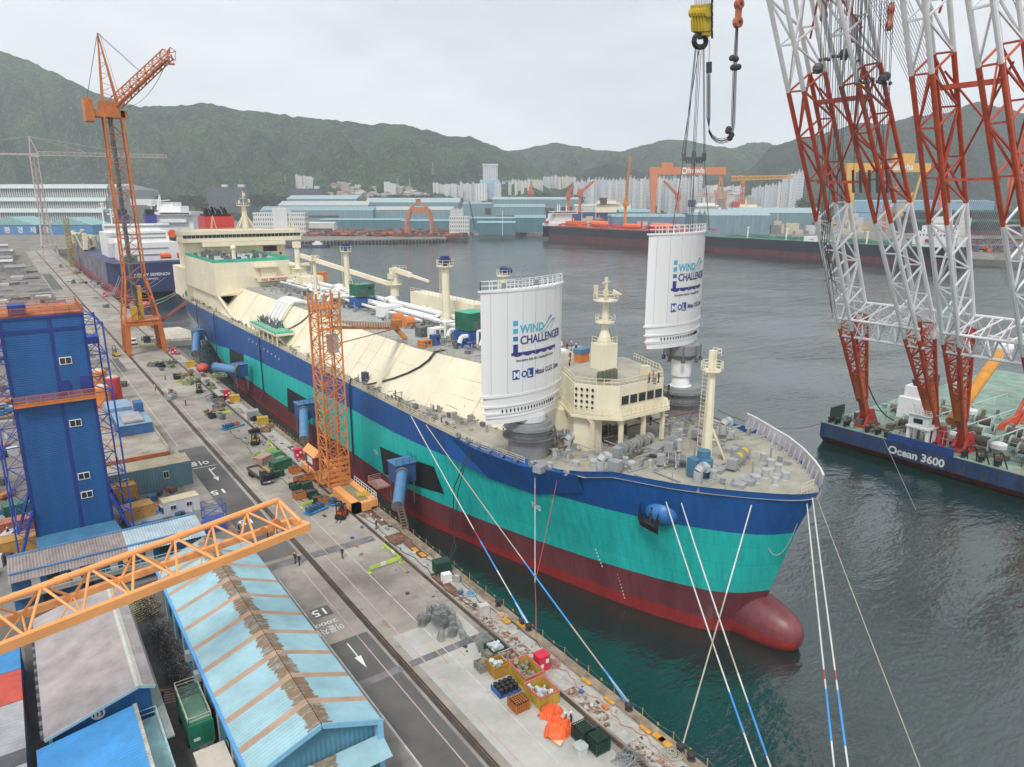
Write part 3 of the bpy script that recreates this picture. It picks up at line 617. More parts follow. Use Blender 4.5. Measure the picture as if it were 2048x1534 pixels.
STM = [(-3, 54), (0, 53), (5, 51.8), (7, 51.1), (16.7, 48.3), (23.3, 45.7)]
def dz(Y): return itp([(66, 23.3), (73, 21.6), (80, 21.0)], Y)
def rt(Y): return itp([(48, 6.9), (80, 6.0), (120, 5.2), (240, 5.2), (289, 3.8), (342, 3.4)], Y)
def bt(Y): return itp([(46, 16.7), (80, 16.4), (120, 15.6), (165, 15.2), (217, 13.3), (242, 11.6), (289, 6.6), (305, 4.4), (342, 4.2)], Y)
def hb(Y, z):
    w, d = itp(WL, Y), itp(DK, Y); k = max(0, min(1, z / 22)); p = 1.55 if Y < 130 else (.32 if Y > 230 else 1)
    return w + (d - w) * k ** p
def hbx(Y, z):
    y = Y
    for _ in range(6): y = Y - (itp(STM, z) - 45.7) * max(0, 1 - (y - 45.7) / 70)
    return hb(y, z)
ST = [45.7, 46.0, 46.5, 47.2, 48.2, 49.5, 51, 53, 55.5, 58.5, 62, 66, 70, 75, 80, 86, 92, 98, 105, 112, 120, 130] + [130 + 6 * i for i in range(1, 34)] + [338, 342]
def hull_mesh():
    mb = MB()
    for sd in (-1, 1):
        cols = []
        for Y in ST:
            zs = [-3.0, 0.0, itp([(60, 2.1), (112, 1.0), (250, .8)], Y), rt(Y), rt(Y) * .6 + bt(Y) * .4, bt(Y), bt(Y) * .5 + dz(Y) * .5, dz(Y)]
            c = []
            for z in zs:
                yy = Y + (itp(STM, z) - 45.7) * max(0, 1 - (Y - 45.7) / 70); c.append((XC + sd * hb(Y, z), yy, z))
            cols.append(c)
        for i in range(len(ST) - 1):
            for j in range(7):
                q = [cols[i][j], cols[i + 1][j], cols[i + 1][j + 1], cols[i][j + 1]]
                if sd > 0: q.reverse()
                mb.k = (0, 0, 1, 2, 2, 3, 3)[j]; mb.poly(*q)
    mb.k = 3
    Y = 342; zs = [0, 4.2, 12, 21]
    for a, b in zip(zs, zs[1:]): mb.poly((XC - hb(Y, a), Y, a), (XC - hb(Y, b), Y, b), (XC + hb(Y, b), Y, b), (XC + hb(Y, a), Y, a))
    return mb
o = obj('hull', hull_mesh(), [h_red, h_mar, h_teal, h_blue], ship, smooth=True)
m_ = o.modifiers.new('e', 'EDGE_SPLIT'); m_.split_angle = radians(35)
# weld the copied verts so shading is smooth
import bmesh
def weld(o, d=.002):
    b = bmesh.new(); b.from_mesh(o.data); bmesh.ops.remove_doubles(b, verts=b.verts, dist=d); b.to_mesh(o.data); b.free()
weld(o)
mb = MB(); n = 20
rows = []
for i in range(n + 1):
    t = pi * i / n; yy = 60 - 14.2 * cos(t); r = sin(t) ** .7 if 0 < i < n else .01; rows.append([(XC + 3.9 * r * cos(2 * pi * k / 20), yy, 1.9 + 4.5 * r * sin(2 * pi * k / 20)) for k in range(21)])
mb.grid(rows); mb.m = [0 if sum(mb.v[v][2] for v in f) / 4 < 1.9 else 1 for f in mb.f]
o = obj('bulbous_bow', mb, [h_red, h_mar], ship, smooth=True); weld(o)
# decks
mb = MB(); pt = [(Y, itp(DK, Y)) for Y in ST]
for (a, wa), (b, wb) in zip(pt, pt[1:]):
    za, zb = dz(a) - (.9 if a < 74 else 0.02), dz(b) - (.9 if b < 74 else .02)
    mb.poly((XC - wa, a, za), (XC + wa, a, za), (XC + wb, b, zb), (XC - wb, b, zb))
obj('main_deck', mb, deckm, ship)
# bulwark round the far bow, with stays
mb = MB(); bw = [(XC + itp(DK, y) - .1, y) for y in (47, 48.5, 50.9, 54.5, 58.8, 63, 67.8, 70)]
for (xa, ya), (xb, yb) in zip(bw, bw[1:]): mb.ext([(xa, ya, 22.3), (xb, yb, 22.3), (xb + .25, yb, 24.5), (xa + .25, ya, 24.5)], (-.15, .05, 0))
for k in range(15):
    y = 48.6 + k * 1.45; x = XC + itp(DK, y) - .2; mb.ext([(x, y, 22.4), (x - .9, y + .1, 22.4), (x - .1, y, 24.3)], (0, .1, 0))
obj('bulwark', mb, mat('bulwark_lilac', (.46, .45, .49), .5), ship); obj('bulwark_rim', MB().path([(x + .2, y, 24.55) for x, y in bw], .13, 6), whitep, ship)
mb = MB()
for sd in (-1,): mb.rail([(XC + sd * (itp(DK, y) - .35), y, dz(y)) for y in (80, 90, 105, 130)], 1.1, 1.7, .045, 3); mb.rail([(XC + sd * 22.7, 130, 21), (XC + sd * 22.7, 300, 21), (XC + sd * 19.3, 335, 21), (XC + sd * 17, 341, 21), (XC + 17, 341, 21)], 1.1, 2.2, .045, 3)
mb.rail([(XC + 21, 80, 21), (XC + 22.7, 105, 21), (XC + 22.7, 300, 21), (XC + 19.3, 335, 21)], 1.1, 3, .045, 3); mb.rail([(XC - 1.2, 47.3, 22.5), (XC + 1.6, 47.4, 22.5)], 1.6, .6, .05, 3)
obj('deck_railing', mb, creamd, ship)
mb = MB()
for i in range(9): p = (XC - itp(DK, 96 - i * 2.9) - .05, 96 - i * 2.9, 21.55); obj('fairlead', MB().lathe((p[0], p[1], p[2]), [(.5, -.1), (.5, .35)], 10, 'x'), [silver], ship)
# sponson under the near sail
mb = MB(); xs = lambda y: XC - itp(DK, y)
mb.add([(xs(100), 100, 20.9), (xs(90) - .55, 90, 20.9), (xs(80) - .5, 80, 21.0), (xs(71) - .1, 71, 21.6), (xs(100) + .1, 100, 16.8), (XC - hb(90, 15.5) - .1, 90, 15.4), (XC - hb(80, 15.5), 80, 15.6), (XC - hb(71, 18), 71, 18.6)], [(0, 1, 5, 4), (1, 2, 6, 5), (2, 3, 7, 6), (0, 3, 2, 1)])
obj('sponson', mb, h_blue, ship)
# black fender panels painted on the side
blkp = mat('black_panel', (.022, .022, .026), .6, var=.2)
for pts in ([(760, 893), (857, 936), (870, 993), (767, 947)], [(574, 775), (617, 800), (621, 840), (576, 822)], [(458, 697), (487, 709), (488, 762), (459, 745)], [(381, 655), (396, 664), (397, 682), (384, 674)]):
    q = [atx(a, b, XC - 23.04) for a, b in pts]
    V4 = [Vector(c) for c in q]; rows = []
    for i in range(13):
        rows.append([])
        for j in range(13): c = V4[0].lerp(V4[1], j / 12).lerp(V4[3].lerp(V4[2], j / 12), i / 12); rows[-1].append((XC - hbx(c.y, c.z) - .09, c.y, c.z))
    obj('fender_panel', MB().grid(rows), blkp, ship)
# hull marks
wmk = mat('mark_white', (.62, .66, .64), .7)
for body, px, py, s in (('TUG', 1018, 1026, 1.15), ('TUG', 750, 905, 1.1)):
    p = atx(px, py, XC - 22.9); text(body, s, (p[0] - .25 if px < 900 else XC - hb(p[1], p[2]) - .35, p[1], p[2]), (0, -1, 0), (0, 0, 1), wmk, ship, bold=.02)
mb = MB()
for i in range(9): p = atx(498 + i * 7.5, 678 + i * 5, XC - 23.06); mb.cb(p, (.04, .5, .5))
obj('draught_mark', mb, wmk, ship)
mb = MB()
for i in range(14): z = 1.2 + i * .55; y = 68 + (2.2 if i > 7 else 0) + i * .12; mb.cb((XC - hbx(y, z) - .03, y, z), (.04, .25, .22))
obj('draught_mark', mb, wmk, ship)
# anchor pocket and anchor
ap = at(1385, 1000, 18.2)
ya = 61.5; xa = XC - hb(ya - 3.2, 17.2)
t = obj('anchor_bolster', MB().ball((xa + .6, ya - .2, 18.0), 2.6, 14, .8), mat('anchor_blue', (.03, .17, .44), .4), ship, smooth=True)
mb = MB(); a0 = Vector((xa - 2.1, ya - .3, 17.1))
mb.tube(a0, a0 + Vector((.6, .1, 1.8)), .28); mb.ext([a0 + Vector(v) for v in ((-.3, -1.6, -.4), (-.2, 1.9, -.4), (0, 1.6, .6), (0, 0, -.1), (0, -1.3, .6))], (.35, 0, -1.0)); mb.ext([a0 + Vector(v) for v in ((-.4, -1.9, -.3), (-.4, -1.0, -.6), (-.3, -1.7, 2.0))], (.3, .2, 0)); mb.ext([a0 + Vector(v) for v in ((-.4, 1.9, -.3), (-.4, 1.0, -.6), (-.3, 1.7, 2.0))], (.3, .2, 0))
obj('anchor', mb, black, ship)
# trunk
TR_ = [(88, 13.5, 6), (96, 14.4, 7.8), (110, 16.8, 10.6), (128, 20.4, 13.5), (252, 20.6, 13.5), (300, 20.6, 13.5)]
ZT = 29.8
mb = MB(); mt_ = MB()
for sd in (-1, 1):
    for (a, b0, t0), (b, b1, t1) in zip(TR_, TR_[1:]): mb.poly(*[(XC + sd * b0, a, 21), (XC + sd * t0, a, ZT), (XC + sd * t1, b, ZT), (XC + sd * b1, b, 21)][::sd])
mb.poly((XC - 13.5, 88, 21), (XC + 13.5, 88, 21), (XC + 6, 88, ZT), (XC - 6, 88, ZT))
obj('trunk', mb, cream, ship)
mb = MB()
for (a, b0, t0), (b, b1, t1) in zip(TR_, TR_[1:]): mb.poly((XC - t0, a, ZT + .01), (XC + t0, a, ZT + .01), (XC + t1, b, ZT + .01), (XC - t1, b, ZT + .01))
obj('trunk_deck', mb, deckg, ship)
def slope(Y, s, off=0.05, sd=-1):
    b = itp([(a, b_) for a, b_, c_ in TR_], Y); t = itp([(a, c_) for a, b_, c_ in TR_], Y); nx, nzz = .78, .62
    return Vector((XC + sd * (b + (t - b) * s) + sd * off * nx, Y, 21 + (ZT - 21) * s + off * nzz))
mb = MB()
for Y, w, h in ((132.5, 1.3, .5), (168, 1.2, .4), (212, 1.2, .5), (186, 1.2, .5), (236, 1.5, .5), (104, .5, .2)):
    mb = MB(); mb.add([slope(Y - w / 2, 0, 0), slope(Y + w / 2, 0, 0), slope(Y + w / 2, 1, 0), slope(Y - w / 2, 1, 0), slope(Y - w / 2, 0, h), slope(Y + w / 2, 0, h), slope(Y + w / 2, 1, h), slope(Y - w / 2, 1, h)], [(0, 1, 5, 4), (1, 2, 6, 5), (2, 3, 7, 6), (3, 0, 4, 7), (4, 5, 6, 7)]); obj('trunk_rib', mb, cream, ship)
mb = MB()
for Y in (116, 121.5, 141.5, 147, 153, 176, 193, 199): mb.path([slope(Y, 0, .03), slope(Y, 1, .03)], .035, 4)
for s in (.33, .66): mb.path([slope(y, s, .02) for y in (92, 110, 128, 180)], .02, 4)
mb.rail([slope(y, 1, 0) + Vector((.2, 0, 0)) for y in (98, 110, 128, 250)], 1.1, 2, .045, 2)
obj('trunk_seam', mb, mat('seam_rust', (.42, .33, .2), .7), ship)
# cables over the slope and down the side
cab = mat('black_cable', (.03, .03, .032), .6)
def cable(name, lab, pts, r=.07, m=None, grp=None):
    return tag(obj(name, MB().path(pts, r, 5), m or cab), lab, name.replace('_', ' '), grp)
def cat(a, b, sag, n=10):
    a = Vector(a); b = Vector(b); return [a.lerp(b, i / n) - Vector((0, 0, sag * 4 * (i / n) * (1 - i / n))) for i in range(n + 1)]
for Y0, Y1, yd, nm in ((121, 137, 140, 'near the orange lift tower'), (187, 207, 205, 'below the green manifold platform'), (252, 262, 258, 'under the big cream house'), (283, 285, 284, 'farthest aft, near the stern')):
    mb = MB()
    for k in range(3):
        P_ = [Vector((XC - 10 - k * .3, Y0 + k * .5, ZT + .4)), slope(Y0 + k * .3, 1, .3)] + [slope(Y0 + (Y1 - Y0) * (t / 6) ** 2 + k * .25, 1 - t / 6, .25) for t in range(1, 7)] if Y0 < 250 else [Vector((XC - 21, Y0, 21.8))]
        P_ += [Vector((XC - 22.7, yd + k * .2, 22.2)), Vector((XC - 23.25, yd + k * .22, 20.5)), Vector((XC - 23.25, yd + k * .25, 5)), Vector((XC - 25, yd + k * .3, 2.5))]; mb.path(P_, .085, 5)
    tag(obj('cable', mb, cab), 'bundle of dark cables hanging down the hull side ' + nm, 'cable', 'cable bundles over the hull side')
# ---- pipes on the trunk
wp = MB()
for x, y0, y1, z, r in ((82, 100, 250, 31.6, .55), (83.6, 100, 250, 31.7, .45), (85.2, 104, 250, 32.4, .7), (79.8, 150, 246, 31.2, .4), (87.4, 110, 250, 31.8, .5)):
    P_ = [(x, y0, z)]; y = y0
    while y < y1 - 12:
        y += R.uniform(9, 20); P_.append((x, y, z)); 
        if R.random() < .5: d = R.choice((-1, 1)) * R.uniform(1, 2.2); P_ += [(x + d, y + .3, z + .4), (x + d, y + 3, z + .4), (x, y + 3.3, z)]; y += 3.3
    P_.append((x, y1, z)); wp.path(P_, r, 8)
for Y, dx in ((112, 0), (117, 1), (122, -1), (130, 1), (196, 0), (203, 0)):
    P_ = [(74.5 + dx, Y, 31), (75 + dx, Y, 32.2), (81, Y, 32.2), (82, Y + 1, 31.6)]; wp.path(P_, .5, 8)
    wp.path([(76, Y + 2, 30.3), (76, Y + 2, 33.6), (79, Y + 2, 33.6), (79, Y + 2, 30.2)], .28, 6)
obj('cargo_pipe', wp, whitep, ship, smooth=False)
def clutter(mb, x0, x1, y0, y1, z, n, smax=1.2, tubes=.5, mats=3, q=R):
    for i in range(n):
        mb.k = q.randrange(mats); x = q.uniform(x0, x1); y = q.uniform(y0, y1); h = q.uniform(.3, smax * 1.4)
        if q.random() < tubes:
            a = q.choice(((q.uniform(1, 4), 0, 0), (0, q.uniform(1, 5), 0), (0, 0, q.uniform(.6, 2.2)))); p = Vector((x, y, z + q.uniform(.1, 1.9) * (a[2] == 0))); mb.tube(p, p + Vector(a), q.uniform(.05, .14), n=5)
        else: mb.cb((x, y, z + h / 2), (q.uniform(.2, smax), q.uniform(.2, smax), h), rz=q.choice((0, 0, .3)))
mb = MB(); clutter(mb, 76, 90, 100, 250, ZT, 700, 1.1, .75); clutter(mb, 70, 93, 190, 250, ZT, 300, 1.1, .75); clutter(mb, 72, 90, 105, 140, ZT, 260, 1.0, .7)
obj('pipe_rack', mb, [greyp, greyd, silver], ship)['kind'] = 'stuff'
mb = MB(); clutter(mb, 57.8, 59.2, 100, 300, 21, 150, .9, .4); clutter(mb, 58.5, 63, 270, 335, 21, 160, 1.3, .5); clutter(mb, 58, 66, 96, 112, 21, 40, 1, .5)
clutter(mb, 57.6, 60, 108, 122, 21, 20, 1.0, .3)
obj('side_deck_fittings', mb, [greyp, greyd, deckm], ship)['kind'] = 'stuff'
# manifold: four curved white pipes and platform
for k in range(4):
    Y = 203 - k * 3.0 + 8; a = slope(Y, 1, .8) + Vector((2.5, 0, .6)); b = slope(Y, .93, 1.5); c = slope(Y - .5, .30, 1.2)
    obj('manifold_pipe', MB().path([a + Vector((2, 0, -.6)), a, a.lerp(b, .5) + Vector((0, 0, .45)), b, c, c + Vector((-.8, 0, -.5))], .62, 10), whitep, ship)
mb = MB().box(56.7, 61.6, 189, 213, 24.5, 24.8); mb.k = 1
for y in range(189, 214, 4): mb.cb((57, y, 22.9), (.3, .3, 3.4)); mb.tube((57, y, 24), (59, y, 21.5), .12)
mb.box(56.6, 57.1, 188.8, 213.2, 23.9, 24.49); mb.box(56.6, 61.6, 188.6, 189.1, 23.9, 24.49)
mb.rail([(61, 189, 24.8), (56.8, 189, 24.8), (56.8, 213, 24.8), (61, 213, 24.8)], 1.1, 2, .05); mb.k = 2; clutter_mb = mb
for k in range(90): x, y = R.uniform(58.5, 61.8), R.uniform(195, 212); mb.tube((x, y, 24.8), (x + R.uniform(-1, 1), y + R.uniform(-.6, .6), 24.8 + R.uniform(.5, 2.2)), .12, n=5)
obj('manifold_platform', mb, [tealn, cream, greyd], ship)
# ---- masts on the trunk
def mast(px, py_base, py_top, zb, r0, r1, lab_top, head, x=None, y=None, stays=True, plat=1.7):
    b = at(px, py_base, zb); tpz = aty(px, py_top, b[1])[2]; g = obj('vent_mast', MB().tube(b, (b[0], b[1], tpz), r0, r1, 10).lathe((b[0], b[1], zb), [(r0 * 2.2, 0), (r0 * 1.1, 2)], 8), cream, ship)
    mb = MB().lathe((b[0], b[1], tpz), [(plat, 0), (plat, .2)], 10); mb.rail([(b[0] + plat * cos(a * pi / 4), b[1] + plat * sin(a * pi / 4), tpz + .2) for a in range(9)], 1.3, 2, .05); obj('platform', mb, cream, g)
    mb = MB().rail([(b[0] - r0 - .4, b[1], zb)], 1); mb.tube((b[0] - r0 - .5, b[1] - .3, zb), (b[0] - r1 - .5, b[1] - .3, tpz), .05, n=4); mb.tube((b[0] - r0 - .5, b[1] + .3, zb), (b[0] - r1 - .5, b[1] + .3, tpz), .05, n=4)
    for k in range(int((tpz - zb) / .6)): mb.tube((b[0] - r0 - .5, b[1] - .3, zb + k * .6), (b[0] - r0 - .5, b[1] + .3, zb + k * .6), .03, n=4)
    if stays: mb.tube((b[0], b[1], zb + (tpz - zb) * .7), (b[0] + 2.6, b[1] - 2, zb), .14); mb.tube((b[0], b[1], zb + (tpz - zb) * .7), (b[0] + 2.6, b[1] + 2, zb), .14)
    obj('ladder', mb, creamd, g)
    mb = MB()
    if head == 1: mb.cb((b[0], b[1], tpz + 1.3), (1.9, 1.9, 1.2)); mb.cb((b[0], b[1], tpz + 2.2), (1.4, 1.4, .5)); mb.lathe((b[0], b[1], tpz), [(.5, 0), (.5, .8)], 8)
    elif head == 2: mb.lathe((b[0] - .8, b[1], tpz + 1.5), [(.3, 0), (.9, .2), (.9, 1.5), (.4, 1.8)], 10, 'x'); mb.lathe((b[0] + .9, b[1] - .5, tpz + 1.3), [(.7, 0), (.7, 1.0)], 8, 'x')
    else:
        for k in range(5): mb.tube((b[0] + R.uniform(-.8, .8), b[1] + R.uniform(-.8, .8), tpz), (b[0] + R.uniform(-.9, .9), b[1] + R.uniform(-.9, .9), tpz + R.uniform(1, 2)), .22)
    obj('mast_head', mb, mat('navy_gear', (.03, .06, .16), .5) if head else creamd, g)
mast(633, 597, 521, ZT, .55, .45, '', 0); mast(697, 602, 503, ZT, .95, .75, '', 1); mast(893, 658, 533, ZT, .95, .9, '', 1, plat=2.0); mast(1007, 640, 552, ZT, .9, .8, '', 2)
# deck crane
b = at(790, 592, ZT); mb = MB().tube(b, (b[0], b[1], 36.4), 1.4, 1.15, 10).cb((b[0], b[1], 37.4), (2.2, 2.4, 2.4)).cb((b[0] - 1.6, b[1] - .6, 36.2), (1.4, 1.4, 1.6)).lathe((b[0], b[1], 33.4), [(2.4, 0), (2.4, .2)], 10)
mb.rail([(b[0] + 2.4 * cos(a * pi / 4), b[1] + 2.4 * sin(a * pi / 4), 33.6) for a in range(9)], 1.1, 2, .05); mb.rail([(b[0] - 1, b[1] - 1, 38.6), (b[0] + 2.5, b[1] - 3.5, 38.4)], 1, 1, .05)
g = obj('provision_crane', mb, cream, ship); tip = aty(858, 563, b[1] - 16); mb = MB(); a0 = Vector((b[0], b[1], 38.2)); e0 = Vector(tip)
mb.beam(a0, a0.lerp(e0, .5), .9, 1.5); mb.beam(a0.lerp(e0, .5), e0, .6, .7); obj('jib', mb, cream, g)
# second crane by the accommodation, with its long jib lying forward
b = (82.5, 243, ZT); g = obj('hose_crane', MB().tube(b, (b[0], b[1], 44), 1.0, .8, 10).cb((b[0], b[1], 44.6), (2.2, 2.2, 2.0)).lathe((b[0], b[1], 36.5), [(2.0, 0), (2.0, .2)], 10).cb((b[0], b[1], 31), (3, 3, 2.4)), cream, ship)
obj('jib', MB().beam((b[0] + 1, b[1], 41), (100, 206, 33.2), 1.0, 1.3).beam((b[0] + 1, b[1], 38), (b[0] + 6, 238, 39.5), .4, .4), cream, g)
# white tank house and store
p = at(834, 640, ZT); mb = MB().box(88.5, 93.2, 140, 172, ZT, 35.4); mb.rail([(88.6, 172, 35.4), (88.6, 140, 35.4), (93, 140, 35.4)], 1.1, 2, .05); obj('motor_room', mb, cream, ship)
# ---- accommodation and bridge
hx0, hx1 = 62, 98
mb = MB().box(66, 97, 300, 326, 21, 43.4).box(60, 84, 304, 322, 21, 42).box(58.5, 100, 306, 330, 21, 33).box(57.8, 66, 300, 309, 38, 43.5)
mb.box(64, 96, 296, 299.9, 41.8, 43.4)
g = obj('deckhouse', mb, cream, ship)
mb = MB()
for z in (37.5, 34, 30.5):
    for x in (80, 86, 90, 94.5): obj('window', MB().box(x, x + .9, 299.9, 299.97, z, z + .9), glass, g)
obj('window', MB().box(88, 93.5, 299.8, 299.97, 39, 41.2), glass, g)
br = obj('bridge', MB().box(57, 103, 297, 308.5, 43.5, 45.0).box(57, 103, 297, 308.5, 46.3, 47.7).box(57.3, 102.7, 297.6, 308.2, 45.0, 46.3).box(66, 94, 309, 322, 43.4, 47.5), cream, ship)
for k in range(30): x = 57.5 + k * 1.52; obj('window', MB().box(x, x + 1.3, 297.4, 297.58, 45.1, 46.25), glass, br)
mb = MB().rail([(57.2, 308, 47.7), (57.2, 297.2, 47.7), (102.8, 297.2, 47.7), (102.8, 308, 47.7)], 1.1, 1.5, .06, 3); obj('railing', mb, creamd, br)
mb = MB()   # radar mast on the bridge
mb.tube((85, 312, 47.5), (85, 312, 57), 1.3, .9, 10)
for a in range(4): mb.tube((85, 312, 54.5), (85 + 5 * cos(a * pi / 2 + .7), 312 + 4 * sin(a * pi / 2 + .7), 47.6), .2)
mb.lathe((85, 312, 57), [(2.8, 0), (2.8, .3)], 10).lathe((85, 312, 60), [(1.5, 0), (1.5, .2)], 8); mb.tube((85, 312, 57), (85, 312, 63), .25); mb.rail([(85 + 2.8 * cos(a * pi / 3), 312 + 2.8 * sin(a * pi / 3), 57.3) for a in range(7)], 1.2, 2, .06)
for x, y, z in ((83, 311, 58), (87, 311, 58.5), (85, 310, 61)): mb.cb((x, y, z + .6), (.7, .7, 1.4))
for x in (69, 100): mb.tube((x, 303, 47.7), (x + 1.2, 303, 53.5), .12); mb.tube((x + 2.4, 303, 47.7), (x + 1.2, 303, 53.5), .12); mb.tube((x + 1.2, 306, 47.7), (x + 1.2, 303, 53.5), .12)
obj('radar_mast', mb, creamd, ship)
fu = obj('funnel', MB().prism([(72.8, 328), (84.6, 328), (84.6, 341), (72.8, 341)], 21, 52.6), [redp], ship)
mb = MB()
for k in range(8): x = 73.9 + k * 1.3; mb.tube((x, 331 + (k % 2) * 2, 52.6), (x - .2, 331 + (k % 2) * 2, 54.6), .62); mb.tube((x - .2, 331 + (k % 2) * 2, 54.6), (x - .9, 332.5, 56.6 - (k % 3) * .5), .5)
mb.box(73.5, 84, 329, 340, 52.6, 53.6); obj('exhaust_pipe', mb, black, fu)
# big cream box forward of the house
bb = obj('forward_house', MB().box(58, 83.6, 255, 303, 27.4, 38.7).box(84, 92, 262, 296, ZT, 36).box(66, 90, 258, 300, ZT, 27.5).box(59.3, 96, 258, 300, 21, 27.3), cream, ship)
mb = MB().ext([(58.2, 255.2, 27.5), (58.2, 262, 27.5), (59.6, 245, 21.2), (59.6, 243.6, 21.2)], (.7, 0, 0)).beam((58.6, 255.6, 27.8), (67, 252, ZT - .2), .7, .7).ext([(59, 258, 27.4), (67, 258, 27.4), (64, 258, 22)], (0, .5, 0)); obj('bracket', mb, cream, bb)
mb = MB(); P_ = [(58, 303, 38.7), (58, 255, 38.7), (83.6, 255, 38.7), (83.6, 303, 38.7)]
for a, c in zip(P_, P_[1:]): a = Vector(a); c = Vector(c); mb.ext([a, c, c + Vector((0, 0, 1.15)), a + Vector((0, 0, 1.15))], (.05, .05, 0))
obj('safety_net', mb, tealn, bb)
mb = MB(); mb.poly((58.3, 255.3, 38.72), (83.3, 255.3, 38.72), (83.3, 302.7, 38.72), (58.3, 302.7, 38.72)); mb.k = 1; clutter(mb, 59, 82, 262, 300, 38.75, 40, 1.8, .3, 1); mb.m = [0] + [1] * (len(mb.m) - 1); mb.k = 2; mb.box(66, 70, 266, 268, 38.75, 39.6); obj('roof_deck', mb, [mat('roof_greygreen', (.38, .42, .38), .8), greyd, blue], bb)
obj('davit', MB().tube((66.5, 262, 38.7), (66.5, 262, 42.5), .7, .55, 10).ball((66.5, 262, 43.2), 1.0, 8), cream, bb)
mb = MB().box(71, 90, 252.3, 254.9, 33.0, 33.4).box(73, 78, 253.4, 254.95, 33.4, 36.6).box(84, 89, 253.4, 254.95, 33.4, 36.6).box(71, 79, 252.2, 254.9, 36.6, 37.2).box(83, 90, 252.2, 254.9, 36.6, 37.2).box(71, 84, 252.1, 252.3, 31.9, 33.1); mb.rail([(71, 252.4, 33.4), (90, 252.4, 33.4)], 1.1, 1.5, .05, 3); obj('balcony', mb, cream, bb)
text('NO SMOKING', 1.25, (72.4, 252.03, 32.1), (1, 0, 0), (0, 0, 1), redp, bb, bold=.02, sx=1.15)
obj('store', MB().box(81.5, 88.5, 236, 241.5, ZT, 34.2), cream, ship); obj('store', MB().box(84, 91, 250, 254, ZT, 32.4), cream, ship)
mb = MB().ball((59.8, 308, 23.2), 2.0, 12); obj('green_dome', mb, mat('green_dome', (.03, .25, .17), .5), ship, smooth=True)
# ---- forecastle house
wh = obj('wheelhouse', MB().prism([(69.0, 80.6), (70.8, 77.6), (73.4, 75.2), (82.9, 75.2), (86, 79), (88.5, 90), (73.4, 90)], 27.2, 31.9), cream, ship)
mb = MB().prism([(72.6, 90), (68.2, 80.4), (70.1, 76.8), (73, 74), (83.4, 74.0), (87.2, 78), (89, 90)], 26.75, 27.19); mb.rail([(72.7, 89, 27.2), (68.3, 80.4, 27.2), (70.2, 76.9, 27.2), (73.1, 74.1, 27.2), (83.3, 74.1, 27.2)], 1.1, .9, .06, 3)
mb.prism([(73.2, 90), (69.2, 80.8), (70.8, 78), (72.6, 78), (75, 90)], 21, 26.74).box(69.2, 86, 84, 90, 21, 26.74)
for x, y in ((73.6, 74.8), (78.4, 74.8), (82.9, 75.0), (70.2, 77.6)): mb.cb((x, y, 24.2), (.55, .55, 5.1)); mb.ext([(x - .9, y, 26.7), (x + .9, y, 26.7), (x, y, 25.6)], (0, .3, 0))
obj('gallery', mb, cream, wh)
for k in range(5): x = 73.8 + k * 1.82; y = 75.17; o = obj('window', MB().box(x - .1, x + 1.55, y - .05, y, 28.75, 30.35), creamd, wh); obj('pane', MB().box(x, x + 1.45, y - .09, y - .055, 28.85, 30.2), glass, o)
mb = MB()
for r in range(4):
    for c in range(4): p = Vector((69.12 + c * .46, 80.2 - c * .74, 31.1 - r * .95)); mb.lathe(p, [(.24, -.14), (.24, -.02)], 8, 'x')
obj('porthole', mb, black, wh)
mb = MB(); P_ = [(73.3, 89.5, 31.9), (69.1, 80.6, 31.9), (70.9, 77.7, 31.9), (73.4, 75.3, 31.9), (82.8, 75.3, 31.9), (85.9, 79, 31.9), (89, 88, 31.9)]; mb.rail(P_, 1.0, 1.0, .06, 2)
mb.box(81.5, 82.8, 78, 79, 31.9, 33.3); obj('roof_railing', mb, creamd, wh)
mb = MB().prism([(73.5, 89.8), (69.2, 80.6), (70.9, 77.7), (73.5, 75.4), (82.8, 75.4), (85.8, 79), (88.3, 89.8)], 31.9, 31.94); obj('roof_deck', mb, deckm, wh)
mb = MB().prism([(72, 90.01), (88.6, 90.01), (90, 104), (76, 106)], ZT + .05, 31.5); obj('roof_deck', mb, deckm, wh)
mb = MB()
for k in range(5): mb.lathe((72.4 + k * .85, 78.6 + k * .1, 31.95), [(.5, 0), (.52, .9), (.4, 1.6), (.1, 1.7)], 8)
obj('hose_rack', mb, mat('hose_cover', (.12, .13, .08), .8), wh)
rm = obj('signal_mast', MB().box(77.9, 81.1, 84, 87, 31.9, 36.2).tube((79.5, 85.5, 36.2), (79.5, 85.5, 38.4), 1.3, .62, 8).tube((79.5, 85.5, 38.4), (79.5, 85.5, 43.2), .62, .5, 8), cream, ship)
mb = MB()
for z, r in ((39.6, 1.6), (43.2, 2.0)): mb.lathe((79.5, 85.5, z), [(r, 0), (r, .2)], 10); mb.rail([(79.5 + r * cos(a * pi / 4), 85.5 + r * sin(a * pi / 4), z + .2) for a in range(9)], 1.1, 1.4, .05)
mb.rail([(78, 86.9, 36.2), (78, 84.1, 36.2), (81, 84.1, 36.2)], 1.1, 1, .05); obj('platform', mb, cream, rm)
mb = MB().tube((79.5, 85.5, 43.2), (79.5, 85.5, 47), .3).cb((79.5, 85.5, 46.2), (2.6, .3, .25), rz=.4).cb((79, 85, 44.6), (.6, .6, 1)).tube((80.5, 85, 44.6), (81.6, 84, 44.2), .5, .1).cb((78, 86.3, 45.0), (.5, .5, 1.6)); obj('radar', mb, creamd, rm)
